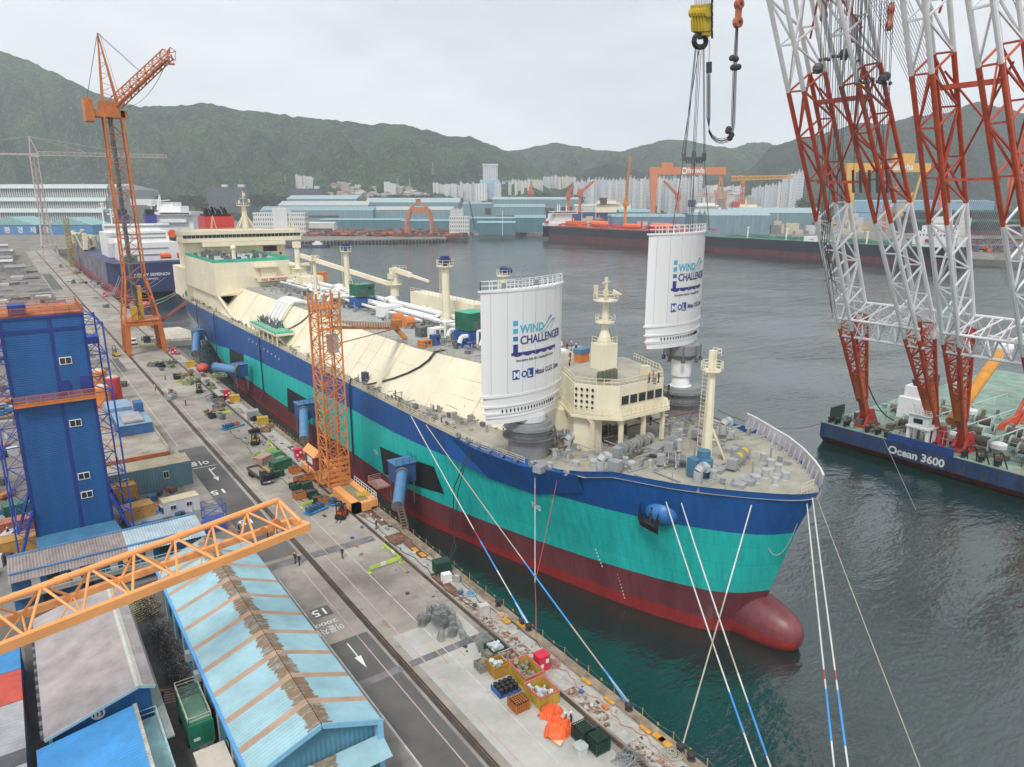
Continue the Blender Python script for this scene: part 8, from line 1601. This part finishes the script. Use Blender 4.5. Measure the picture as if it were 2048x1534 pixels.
for k in range(12): x, y = -1 + (k % 4) * .62, -.65 + (k // 4) * .62; o = obj('bucket', MB().lathe((x, y, .23), [(.26, 0), (.28, .7), (.2, .75)], 10), black, t, inv=False)
p = at(1161, 1505, 6); t = T('wash_basin', 'white plastic tub with grey lid in front of the cages', 'tub', p, None, A_); obj('body', MB().prism([(-.6, -.4), (-.4, -.6), (.4, -.6), (.6, -.4), (.6, .4), (.4, .6), (-.4, .6), (-.6, .4)], .02, .75), mat('tub_white', (.50, .50, .49), .6), t, inv=False); obj('lid', MB().prism([(-.65, -.42), (-.42, -.65), (.42, -.65), (.65, -.42), (.65, .42), (.42, .65), (-.42, .65), (-.65, .42)], .76, .88), mat('tub_lid', (.42, .46, .44), .7), t, inv=False)
# orange tarpaulin heaps
def tarp(lab, px, py, rx_, ry_, h, sd, rz=0.0):
    p = at(px, py, 6.0); rows = []; n = 26
    for j in range(n + 1):
        row = []
        for i in range(n + 1):
            u, v = i / n * 2 - 1, j / n * 2 - 1; r = sqrt(u * u + v * v); k = max(0, 1 - (r / (1.0 + .25 * MN.noise(Vector((u * 1.3 + sd, v * 1.3, 0))))) ** 2.2)
            z = h * (k ** .7) * (.75 + .9 * abs(MN.noise(Vector((u * 2.6 + sd, v * 2.6, 1)))) + .35 * MN.noise(Vector((u * 6, v * 6, sd)))); x, y = u * rx_, v * ry_; row.append((p[0] + x * cos(rz) - y * sin(rz), p[1] + x * sin(rz) + y * cos(rz), 6.03 + max(0, z)))
        rows.append(row)
    mb = MB().grid(rows); mb.f = [f for f in mb.f if max(mb.v[i][2] for i in f) > 6.06]; mb.m = [0] * len(mb.f); o = obj('tarpaulin', mb, mat('tarp_orange', (.78, .13, .035), .55, var=.12, bump=.3, bsc=3)); tag(o, lab, 'tarpaulin', 'orange tarpaulins heaped on the quay')
tarp('larger heap of orange tarpaulin with a cream flap', 1116, 1462, 1.7, 1.4, 1.25, 2, .3); tarp('smaller crumpled orange tarpaulin against the yellow bin', 1102, 1428, 1.4, 1.0, 1.0, 7)
tag(obj('cloth', MB().poly(*[(c[0], c[1], 6.25) for c in (at(1105, 1485, 6), at(1128, 1484, 6), at(1120, 1497, 6))]), mat('cloth_cream', (.72, .50, .30), .8)), 'cream cloth flap at the foot of the larger tarpaulin', 'cloth')
# heap of nested galvanised cages
gs = None; q = random.Random(9)
p0 = at(890, 1262, 6)
for i in range(38):
    r = sqrt(q.random()) * 3.3; a = q.uniform(0, 2 * pi); x, y = p0[0] + r * cos(a) * .75, p0[1] + 1.0 + r * sin(a) * 1.25; z = 6.05 + max(0, (3.2 - r)) * .42 * q.random(); lab = 'one of many grey wire baskets stacked in a tangled heap'
    if gs is None:
        mb = MB()
        for k in range(7):
            rr = .50 - .025 * k
            for s in range(12): a0, a1 = 2 * pi * s / 12, 2 * pi * (s + 1) / 12; mb.tube((rr * cos(a0), rr * sin(a0), .1 + k * .17), (rr * cos(a1), rr * sin(a1), .1 + k * .17), .022, n=3, cap=False)
        for s in range(12): a0 = 2 * pi * s / 12; mb.tube((.5 * cos(a0), .5 * sin(a0), .0), (.34 * cos(a0), .34 * sin(a0), 1.25), .022, n=3, cap=False); mb.tube((.34 * cos(a0), .34 * sin(a0), 1.13), (-.34 * cos(a0 + .2), -.34 * sin(a0 + .2), 1.13), .015, n=3, cap=False)
        gs = tag(obj('wire_basket', mb, mat('galv_wire', (.36, .37, .38), .45, .4, var=.3)), lab, 'basket', 'wire baskets heaped on the quay'); settle(gs, (x, y, z), q.uniform(0, 6))
    else:
        c = dup(gs, (x, y, z), q.uniform(0, 6), lab); c.matrix_basis = c.matrix_basis @ Matrix.Rotation(q.uniform(-.45, .45), 4, 'X') @ Matrix.Rotation(q.uniform(-.3, .3), 4, 'Y')
p = at(962, 1290, 6); mb = MB()
for k in range(16): z = 6.1 + k * .03; a = k * .13; mb.beam((p[0] - 1.1 + a * .3, p[1] - 1.2 + a, z), (p[0] + 1.1 + a * .3, p[1] - .8 + a, z + .2), .05, .05)
for s in (-1, 1): mb.path([(p[0] + s, p[1] - 1.1, 6.05), (p[0] + s, p[1] - 1.1, 7), (p[0] + s * 1.1, p[1] + 1.2, 7.1), (p[0] + s * 1.1, p[1] + 1.2, 6.05)], .05, 5)
tag(obj('pipe_rack', mb, mat('galv_wire', (.36, .37, .38))), 'grey tubular rack lying next to the wire basket heap', 'rack'); p = at(1255, 1525, 6); mb = MB()
for k in range(60): a = q.uniform(-.5, .5); mb.tube((p[0] + q.uniform(-1.6, .6), p[1] + q.uniform(-1, 1.2), 6.05 + q.uniform(0, .7)), (p[0] + q.uniform(-.6, 1.8), p[1] + q.uniform(-1.2, 1.2), 6.05 + q.uniform(0, .9)), .03, n=4)
tag(obj('scaffold_tubes', mb, mat('galv_wire', (.36, .37, .38))), 'tangle of pale scaffold tubes at the bottom edge of the quay', 'scaffold tubes')
# hydrant boxes, generators
hb_ = None
for lab, px, py, s in (('nearest red hydrant box with white signs at the quay edge', 1083, 1337, 1.0), ('red hydrant box beside the lift tower foot', 597, 915, 1.0), ('red hydrant box halfway up the quay by yellow gear', 455, 795, 1.1), ('red hydrant box near the farthest gangway', 348, 708, 1.1), ('red ring box far up the quay at the edge', 211, 594, 1.3)):
    p = at(px, py, 6.0)
    if hb_ is None:
        hb_ = T('hydrant_box', lab, 'hydrant box', p, 'red hydrant boxes along the quay'); obj('body', MB().box(-.75, .75, -.65, .65, .02, 1.9).box(-.8, .8, -.7, .7, 1.9, 2.02), mat('hydrant_red', (.60, .025, .06), .45, var=.05), hb_, inv=False)
        for x, z in ((-.35, .8), (.35, 1.3)): obj('sign', MB().box(x - .2, x + .2, -.69, -.66, z - .25, z + .25), whitep, hb_, inv=False)
        obj('sign', MB().box(.76, .79, -.3, .1, .7, 1.2), whitep, hb_, inv=False); settle(hb_, p, A_)
    else: dup(hb_, p, A_, lab, (s, s, s))
boxy('pump_unit', 'yellow generator beside a red box at the foot of the lift tower', 'generator', 727, 1008, 6, 2.2, 1.8, 1.9, ylw, -.3); boxy('pump_unit', 'small red pump box just left of the yellow generator', 'pump', 717, 1018, 6, 1.1, .9, .9, redp, -.3)
for lab, px, py in (('yellow generator on the slabs beside the middle gangway', 526, 848), ('yellow generator by the second red hydrant box', 470, 803), ('yellow box behind the farther gangway foot', 382, 733)): boxy('generator_set', lab, 'generator', px, py, 6, 2.4, 1.8, 1.7, ylw, -.2, grp='yellow generators on the quay edge')
boxy('tool_rack', 'grey tool container between barrier and rail', 'container', 507, 838, 6, 2.6, 2.6, 2.2, greyp, -.2); boxy('winch_box', 'dark green cable drum crate with white cross', 'crate', 884, 1143, 6, 2.3, 1.6, 1.7, gbin, -.2)
boxy('switch_box', 'white electric cabinet with green front near the cable crate', 'cabinet', 893, 1163, 6, 1.2, .9, 1.2, whitep, -.2); boxy('welding_set', 'white and red welding set with coiled black cable', 'welder', 967, 1228, 6, 1.2, .9, 1.3, mat('welder_white', (.55, .5, .48), .6), -.2)
tag(obj('gas_drum', MB().lathe(at(915, 1163, 6), [(.5, .02), (.5, 1.1), (.3, 1.2)], 14), silver), 'round silver drum next to the electric cabinet', 'drum')
# blue racks
for lab, px, py, w in (('blue rack of upright clamps in front of the lime barrier', 632, 1022, 4.2), ('smaller blue rack between barrier and red forklift', 668, 1008, 2.0), ('long blue and orange rack on the open quay', 465, 855, 5.2)):
    p = at(px, py, 6); t = T('steel_rack', lab, 'rack', p, 'blue steel racks', .35); obj('bed', MB().box(-w / 2, w / 2, -.9, .9, .1, .35), mat('rack_blue', (.05, .22, .45), .6, var=.2), t, inv=False)
    for k in range(int(w * 1.3)): x = -w / 2 + .4 + k * .75; obj('clamp', MB().cb((x, 0, .8), (.25, 1.2, .9)), mat('clamp_blue', (.04, .12, .22), .6) if k < 4 or w < 5 else obin, t, inv=False)
# barriers
lime = mat('barrier_lime', (.50, .72, .05), .5)
def barrier(lab, pxa, pya, pxb, pyb):
    a, b = Vector(at(pxa, pya, 6)), Vector(at(pxb, pyb, 6)); d = b - a; L_ = d.length; t = T('barrier', lab, 'barrier', a, 'lime safety barriers on the quay', atan2(d.y, d.x)); obj('board', MB().box(0, L_ * .34, -.04, .04, .55, 1.0).box(L_ * .52, L_, -.04, .04, .55, 1.0), lime, t, inv=False); obj('sign_panel', MB().box(L_ * .345, L_ * .515, -.05, .05, .53, 1.02), whitep, t, inv=False)
    for x in (.05, L_ - .05): obj('foot', MB().cb((x, 0, .5), (.07, .07, 1.0)).cb((x, 0, .05), (.4, .5, .08)), lime, t, inv=False)
barrier('nearest lime barrier on the bare quay, long side', 739, 1146, 802, 1124); barrier('nearest lime barrier, short side running back to the rail', 802, 1126, 766, 1096); barrier('lime barrier in front of the blue racks', 603, 1016, 667, 998); barrier('lime barrier by the yellow forklift, long side', 506, 916, 551, 901); barrier('lime barrier by the yellow forklift, short side at the rail', 552, 905, 536, 888)
barrier('lime barrier row beside black and lime forklift', 353, 769, 392, 759); barrier('lime barrier under the orange crane portal', 278, 695, 312, 694); barrier('lime barrier with grey goods near the crane portal', 308, 728, 340, 722); barrier('lime barrier farther along by the dark machines', 422, 833, 462, 828)
q = random.Random(77); ms = [greyd, greyp, mat('goods_olive', (.22, .25, .12), .8), black, silver, mat('goods_brown', (.25, .15, .1), .8)]
k_ = 0
for (x0, y0, x1, y1, n, lab) in ((352, 744, 384, 770, 8, 'behind the farther gangway'), (405, 795, 445, 840, 14, 'among the lime barriers'), (330, 790, 345, 805, 3, 'on the open quay'), (305, 720, 350, 742, 6, 'near the crane portal'), (190, 560, 235, 620, 10, 'far up the quay'), (130, 540, 180, 570, 7, 'below the pale crane'), (500, 840, 560, 870, 5, 'on the slabs'), (395, 745, 450, 790, 8, 'at the foot of the ship')):
    for j in range(n):
        px, py = q.uniform(x0, x1), q.uniform(y0, y1); p = at(px, py, 6); s = 1 + p[1] / 500; mb = MB(); w = q.uniform(.8, 2.2) * s; h = q.uniform(.5, 1.3) * s; mb.box(-w / 2, w / 2, -w * .35, w * .35, .02, h * .6)
        for _ in range(4): mb.cb((q.uniform(-w / 2, w / 2), q.uniform(-w * .3, w * .3), h * q.uniform(.5, 1)), (q.uniform(.2, .7) * s, q.uniform(.2, .7) * s, q.uniform(.2, .6)), rz=q.random())
        o = obj('equipment_pallet', mb, ms[q.randrange(6)]); settle(o, p, q.uniform(0, 3)); tag(o, '%s goods pallet, %s of the pallets %s' % (q.choice(('loaded', 'piled')), ORD[j], lab), 'pallet', 'goods pallets ' + lab)
# bollards, rope coils, edge posts
ir = mat('bollard_iron', (.035, .03, .03), .6); bd = None
for lab, px, py in (('bollard holding the blue rope loop at mid quay', 1063, 1256), ('bollard with two blue rope ends near the yellow chocks', 1254, 1420), ('bollard with pale rope at the bottom of the quay', 1362, 1500), ('lowest bollard at the bottom edge', 1382, 1518), ('bollard beside the mid quay loop', 1052, 1245), ('dark bollard beyond the nearest gangway', 872, 1130), ('small bollard close to the rusty plate', 1010, 1205)):
    p = at(px, py, 6.2)
    if bd is None: bd = tag(obj('bollard', MB().lathe((0, 0, 0), [(.45, 0), (.28, .1), (.26, .5), (.48, .62), (.44, .78), (.2, .85)], 14), ir), lab, 'bollard', 'bollards on the quay edge'); settle(bd, (47.9, p[1], 6.14))
    else: dup(bd, (47.9, p[1], 6.14), 0, lab)
def coil(lab, px, py, r, m, n=7, cat_='rope coil'):
    p = at(px, py, 6.1); mb = MB(); qq = random.Random(int(px)); pts = []
    for k in range(n * 10): a = k * .63; rr = r * (.6 + .4 * sin(k * .37)); pts.append((p[0] + rr * cos(a) + qq.uniform(-.05, .05), p[1] + rr * sin(a) * 1.1, 6.12 + (k % 17) * .018))
    mb.path(pts, .04, 4); tag(obj('rope_coil', mb, m), lab, cat_, 'coiled ropes and hoses on the slabs')
coil('pale rope coil beside the bottom bollards', 1345, 1507, 1.0, mat('rope_pale', (.40, .37, .30), .9), 9); coil('pink hose coil beside the nearest hydrant box', 1108, 1328, .8, mat('hose_pink', (.48, .20, .17), .7)); coil('pale orange rope coil near the orange chocks', 1003, 1233, .8, mat('rope_peach', (.60, .44, .30), .9)); coil('blue and white rope coil near the cabinets', 942, 1188, .7, mat('rope_blue', (.20, .42, .60), .8)); coil('black cable coil on the welding set', 965, 1210, .5, cab)
ep = None
for i in range(34):
    y = 27 + i * 4.3; lab = '%s thin yellow-brown chain post along the quay edge, counted from the camera' % ORD[i]
    if ep is None:
        ep = T('chain_post', lab, 'post', (48.3, y, 6.14), 'chain posts along the quay edge'); obj('post', MB().cb((0, 0, .55), (.08, .08, 1.1)).cb((0, 0, .03), (.25, .25, .06)), mat('post_brown', (.42, .26, .10), .7), ep, inv=False); obj('tag_plate', MB().cb((0, 2.1, .62), (.05, .22, .3)), ylw, ep, inv=False); obj('chain', MB().path(cat((0, 0, .95), (0, 4.3, .95), .3, 6), .018, 3), greyd, ep, inv=False); settle(ep, (48.3, y, 6.14))
    else: dup(ep, (48.3, y, 6.14), 0, lab)
ck = None
for lab, px, py in (('orange chock beside the pale rope coil', 1012, 1243), ('orange chock at the bottom right of the quay', 1318, 1476), ('smaller orange chock below it at the bottom', 1330, 1486), ('yellow chock strip on the edge by the brown plate', 1172, 1363), ('yellow chock strip farther down the edge', 1218, 1402), ('yellow chock strip near the lowest coil', 1290, 1460), ('orange chock near the nearest gangway stairs', 830, 1100), ('orange chock just beyond it with red gear', 845, 1110), ('orange hatch near the mid bollard', 1042, 1250)):
    p = at(px, py, 6.15)
    if ck is None: ck = tag(obj('chock', MB().box(-.35, .35, -.6, .6, 0, .22).box(-.2, .2, -.1, .1, .22, .32), mat('chock_orange', (.62, .30, .04), .7)), lab, 'chock', 'orange and yellow chocks on the edge'); settle(ck, p)
    else: dup(ck, p, 0, lab, (.6 if 'strip' in lab else 1, 1.2, .6))
for k, (x0, ya, yb, m) in enumerate(((46.9, 60, 118, cab), (44.6, 70, 125, cab), (46.2, 36, 58, mat('hose_pink', (.48, .20, .17), .7)), (38.5, 118, 170, cab))):
    n = 40; tag(obj('cable', MB().path([(x0 + .35 * sin(i * .55 + k) + .2 * sin(i * 1.9), ya + (yb - ya) * i / n, 6.08) for i in range(n + 1)], .045, 4), m), ('black welding cable winding along the outer slabs', 'black cable winding beside the seaward crane rail', 'pink hose lying along the lower slabs', 'black cable across the open quay by the green bins')[k], 'cable', 'cables lying on the quay')
q = random.Random(90); mb = MB()
for i in range(150):
    y = 34 + 140 * q.random(); x = q.choice((q.uniform(44.4, 47), q.uniform(44.4, 47), q.uniform(38.5, 43))); mb.k = q.randrange(6); s = q.uniform(.12, .45); mb.cb((x, y, 6.05 + s * .3), (s * q.uniform(.6, 2.4), s, s * .6), rz=q.uniform(0, 3))
struct('loose_scraps', mb, YM, 'stuff')
# mooring ropes
rw = mat('rope_white', (.62, .62, .60), .7); rb_ = mat('rope_blue_band', (.05, .28, .66), .7); rr_ = mat('rope_red', (.42, .06, .07), .7); rbn = mat('rope_tan', (.42, .37, .30), .8)
def rope(lab, S_, E_, m, bands=(), r=.085, sag=.6, loop=0):
    P_ = cat(S_, E_, sag, 40); mb = MB()
    for i in range(40): mb.k = next((k for a, b, k in bands if a <= i / 40 < b), 0); mb.tube(P_[i], P_[i + 1], r * (1.25 if mb.k == 1 else 1), n=6, cap=False)
    if loop: mb.k = 1; e = Vector(E_); d = (Vector(S_) - e).normalized() * 5; mb.tube(e + d, e + Vector((0, .5, -.2)), r, n=5); mb.tube(e + d, e + Vector((.1, -.5, -.2)), r, n=5)
    tag(obj('mooring_rope', mb, [m, rb_, rr_, rbn]), lab, 'mooring rope', 'mooring ropes')
def sd(px, py, z): p = at(px, py, z); return (p[0], p[1], z)
rope('white line with red and blue bands ending at the mid quay bollard', sd(822, 832, 21.2), (47.9, 64.0, 6.9), rw, ((.62, .66, 2), (.66, .78, 1)), sag=.3, loop=1)
rope('tan and white line with blue band down to the double-loop bollard', sd(852, 850, 21.2), (47.9, 45.8, 6.9), rbn, ((.6, .78, 1), (.78, .92, 0)), sag=.3, loop=1)
rope('steep line from the bow hull opening to the bottom right, left one', sd(1320, 965, 21.5), (47.8, 27.5, 6.3), rw, ((.55, .6, 3), (.68, .80, 1))); rope('steep line from the bow hull opening to the bottom right, right one', sd(1352, 972, 21.5), (47.8, 25.5, 6.3), rw, ((.55, .62, 3), (.7, .82, 1)))
rope('single pale line from under the bow to the bottom bollard', sd(1508, 992, 22), (47.9, 38.4, 6.8), rw, ((.45, 1, 3),), sag=.2)
rope('white line from the stem straight down to the bottom, left of the pair', (79.2, 46.6, 21.6), (47.8, 21.2, 6.3), rw, ((.54, .57, 2), (.58, .72, 1)), sag=.2); rope('white line from the stem straight down to the bottom, right of the pair', (79.7, 46.3, 22.6), (47.8, 19.6, 6.3), rw, ((.54, .57, 2), (.58, .72, 1)), sag=.2)
rope('thin tan line from the bow tip slanting to the bottom right', (80.4, 46.2, 22.6), (47.8, 9, 6.3), rbn, sag=.4, r=.05)
P1 = Vector(sd(1070, 920, 21.2)); mb = MB(); e1 = Vector(atx(1070, 1165, 53.0)); mb.tube(P1, P1.lerp(e1, .25), .06, n=5); mb.k = 2; mb.tube(P1.lerp(e1, .25), P1.lerp(e1, .4), .07, n=5); mb.k = 0; mb.tube(P1.lerp(e1, .4), e1, .06, n=5); mb.k = 1; q2 = Vector(sd(1118, 940, 21)); mb.path(cat(q2, e1, .4, 8), .05, 5); mb.path([e1, Vector(atx(1072, 1215, 50)), Vector(at(1072, 1272, 6.2))], .06, 5)
tag(obj('hose', mb, [rw, rr_, mat('rope_orange_band', (.62, .24, .12), .6)]), 'red hose and white line hanging in front of the hull to the quay', 'hose')
mb = MB(); mb.path(cat(sd(1515, 992, 21.8), (79.6, 47.8, 18.5), 6.5, 14), .045, 5); mb.k = 1; mb.path([Vector(atx(1518, 995, 78.6)), Vector(atx(1519, 1060, 78.3))], .05, 5)
tag(obj('rope', mb, [rbn, rr_]), 'slack rope looping under the bow from a red line to the stem', 'rope')
mb = MB(); mb.path([Vector(sd(945, 880, 21.3)), Vector(atx(925, 935, 55.6)), Vector(atx(908, 975, 55.4)), Vector(atx(905, 1060, 54.5)), Vector(atx(912, 1095, 51)), Vector(at(890, 1140, 7.2))], .10, 5); mb.path([Vector(sd(948, 882, 21.3)), Vector(atx(928, 938, 55.4)), Vector(atx(915, 985, 55.2)), Vector(atx(912, 1065, 54.3)), Vector(at(893, 1142, 7.2))], .08, 5)
tag(obj('cable', mb, cab), 'black cable pair sagging from the near sail to the cable crate', 'cable', 'cable bundles over the hull side')
for i, (a, b) in enumerate((((60.2, 341, 20), (48, 420, 6.4)), ((62, 342, 20), (48, 400, 6.4)))): rope('stern line of our gas carrier to the far quay, %s of two' % ORD[i], a, b, rw, r=.1, sag=2)
# ================= people =================
skinm = mat('skin', (.45, .28, .20), .6); PCOL = {}
def person_mesh(walk):
    me = bpy.data.meshes.new('person'); s = walk
    V_ = [(0, 0, .95), (0, 0, 1.15), (0, .01, 1.38), (0, .02, 1.5), (0, .03, 1.56), (0, .03, 1.70),
          (-.10, 0, .92), (-.11, s * .5, .5), (-.12, s * .38 - .02, .08), (-.12, s * .38 + .13, .04), (.10, 0, .92), (.11, -s * .25, .5), (.12, -s * .55, .10), (.12, -s * .55 + .13, .06),
          (-.19, 0, 1.42), (-.26, -s * .15, 1.16), (-.27, -s * .15 + .14, .94), (.19, 0, 1.42), (.26, s * .15, 1.16), (.27, s * .2 + .12, .94), (-.27, -s * .15 + .17, .86), (.27, s * .2 + .15, .86)]
    E_ = [(0, 1), (1, 2), (2, 3), (3, 4), (4, 5), (0, 6), (6, 7), (7, 8), (8, 9), (0, 10), (10, 11), (11, 12), (12, 13), (2, 14), (14, 15), (15, 16), (16, 20), (2, 17), (17, 18), (18, 19), (19, 21)]
    RD = [.13, .13, .15, .07, .06, .10, .09, .065, .045, .04, .09, .065, .045, .04, .07, .05, .035, .07, .05, .035, .035, .035]
    me.from_pydata(V_, E_, []); o = bpy.data.objects.new('person', me); C.objects.link(o); mo = o.modifiers.new('s', 'SKIN')
    for i, v in enumerate(me.skin_vertices[0].data): v.radius = (RD[i], RD[i] * (.75 if i in (1, 2) else 1)); v.use_root = (i == 0)
    sb_ = o.modifiers.new('b', 'SUBSURF'); sb_.levels = 1; sb_.render_levels = 1
    dg = bpy.context.evaluated_depsgraph_get(); m2 = bpy.data.meshes.new_from_object(o.evaluated_get(dg)); bpy.data.objects.remove(o)
    m2.polygons.foreach_set('use_smooth', [True] * len(m2.polygons)); return m2
PM = [person_mesh(.45), person_mesh(.05)]
def person(lab, p, rz, top, legs, helmet, walk=0, grp=None):
    me = PM[walk].copy(); me.materials.clear()
    for n, c in (('cloth_', top), ('cloth_', legs), ('', None)): me.materials.append(skinm if c is None else mat(n + '%02d%02d%02d' % tuple(int(v * 99) for v in c), c, .85, var=.1))
    for f in me.polygons: z = f.center.z; f.material_index = 2 if z > 1.50 or (abs(f.center.x) > .22 and z < .92) else (0 if z > .95 else 1)
    o = bpy.data.objects.new('person', me); C.objects.link(o); tag(o, lab, 'person', grp); settle(o, p, rz)
    if helmet: obj('helmet', MB().lathe((0, .03, 1.69), [(.14, -.01), (.135, .06), (.09, .13), (.02, .155)], 10).cb((0, .14, 1.69), (.2, .08, .02)), mat('helmet_%02d' % int(helmet[1] * 99), helmet, .4), o, inv=False)
    obj('boots', MB().cb((-.12, .17 * (1 - walk) + .05, .06), (.12, .28, .12)).cb((.12, -.20 * (1 - walk) + .05, .07), (.12, .28, .12)), black, o, inv=False); return o
dkc = (.02, .022, .035); hy = (.75, .42, .03); hw_ = (.7, .7, .66)
for lab, px, py, z, rz, tp_, lg, hc, wk in (('left worker of the pair walking in dark overalls beside the twin rail', 591, 1126, 6, 2.2, dkc, dkc, hy, 0), ('right worker of the pair walking in dark overalls beside the twin rail', 599, 1130, 6, 2.2, dkc, dkc, hy, 0), ('worker in dark overalls walking alone across the bare quay', 685, 1116, 6, 2.6, dkc, dkc, hy, 0),
    ('worker standing on the brown plates near the nearest gangway', 753, 1058, 6, .5, (.08, .09, .10), (.08, .09, .10), hw_, 1), ('worker walking between sheds next to the green generator, toward the camera', 311, 1462, 6, 3.0, (.03, .035, .06), dkc, hy, 0), ('worker standing by the red floor hatching', 326, 1408, 6, .2, (.05, .045, .04), dkc, (.7, .25, .03), 1), ('worker at the balcony of building 113 with a yellow helmet', 301, 1392, 6, .6, (.02, .04, .12), dkc, hy, 1),
    ('worker in dark clothes under the boom, partly hidden by its bars', 479, 1066, 6, 1, dkc, dkc, hy, 1), ('worker hidden behind the end of the orange boom', 536, 1075, 6, 1, dkc, dkc, hy, 1), ('small figure alone on the open far quay', 331, 760, 6, 1, dkc, dkc, (.7, .3, .05), 1), ('figure in a lime vest standing on the landward rail', 311, 781, 6, 1, (.5, .6, .35), dkc, hw_, 1), ('figure in dark clothes near the grey goods', 372, 811, 6, 1, dkc, dkc, hy, 1), ('tiny figure by the far forklift', 213, 700, 6, 1, dkc, dkc, None, 1),
    ('worker in navy bending by the orange tarpaulin', 1142, 1452, 6, 1.2, (.03, .04, .14), (.03, .04, .14), (.7, .7, .7), 1), ('worker in red and navy beside the tarpaulin', 1131, 1454, 6, .4, (.45, .05, .05), (.03, .04, .10), (.7, .7, .7), 1), ('worker beside the tower foot at the left edge', 18 + 0, 1075, 6, 1, dkc, dkc, hw_, 1),
    ('worker in orange jacket, leftmost of the group on the bow house roof', 1298, 765, 31.94, .3, (.62, .15, .06), dkc, hw_, 1), ('worker in orange jacket, second of the group on the bow house roof', 1306, 763, 31.94, .3, (.60, .14, .06), (.3, .3, .32), (.62, .1, .1), 1), ('worker in grey, third of the group on the bow house roof', 1310, 768, 31.94, 2, (.33, .34, .36), dkc, hw_, 1), ('man in dark suit, rightmost on the bow house roof', 1317, 765, 31.94, 1.2, (.05, .06, .09), dkc, hw_, 1),
    ('worker in orange top behind the right edge of the near sail', 1134, 697, 31.52, 0, (.6, .13, .04), dkc, (.6, .1, .05), 1), ('worker in blue bending behind the near sail', 1143, 701, 31.52, 1, (.06, .14, .35), (.1, .12, .2), hw_, 1), ('worker in black right of the blue one', 1152, 706, 31.52, 0, dkc, dkc, hw_, 1), ('worker in red top near the sail edge', 1140, 722, 31.52, 0, (.5, .06, .06), dkc, hw_, 1), ('worker in pink and dark crouched at the sail edge', 1139, 736, 31.52, .5, (.55, .15, .2), dkc, hw_, 1),
    ('worker in black on the deck beneath the bow house', 1301, 850, 22, 0, dkc, dkc, None, 1), ('worker in black climbing on the far sail pedestal', 1337, 786, 26.3, 0, dkc, dkc, None, 1)):
    p = at(px, py, z); person(lab, p, rz, tp_, lg, hc, wk, 'workers')
t = T('control_booth', 'blue and orange control booth behind the signal mast', 'booth', at(1163, 722, 31.52), None, .2); obj('body', MB().box(-1.2, 1.2, -.8, .8, .02, 2.1), orange, t, inv=False); obj('roof', MB().box(-1.3, 1.3, -.9, .9, 1.5, 2.3), mat('booth_blue', (.08, .2, .35), .6), t, inv=False)
# ---------------- the air
mb = MB().box(-3200, 7400, -760, 6700, -4, 1150)
hz = struct('haze', mb, [], 'stuff')
m = bpy.data.materials.new('air'); m.use_nodes = True; t = m.node_tree; t.nodes.clear()
pv = N(t, 'ShaderNodeVolumePrincipled', Density=0.00011, Anisotropy=0.0); pv.inputs['Color'].default_value = (0.86, 0.93, 1.0, 1)
oo = N(t, 'ShaderNodeOutputMaterial'); t.links.new(pv.outputs[0], oo.inputs['Volume'])
hz.data.materials.append(m)
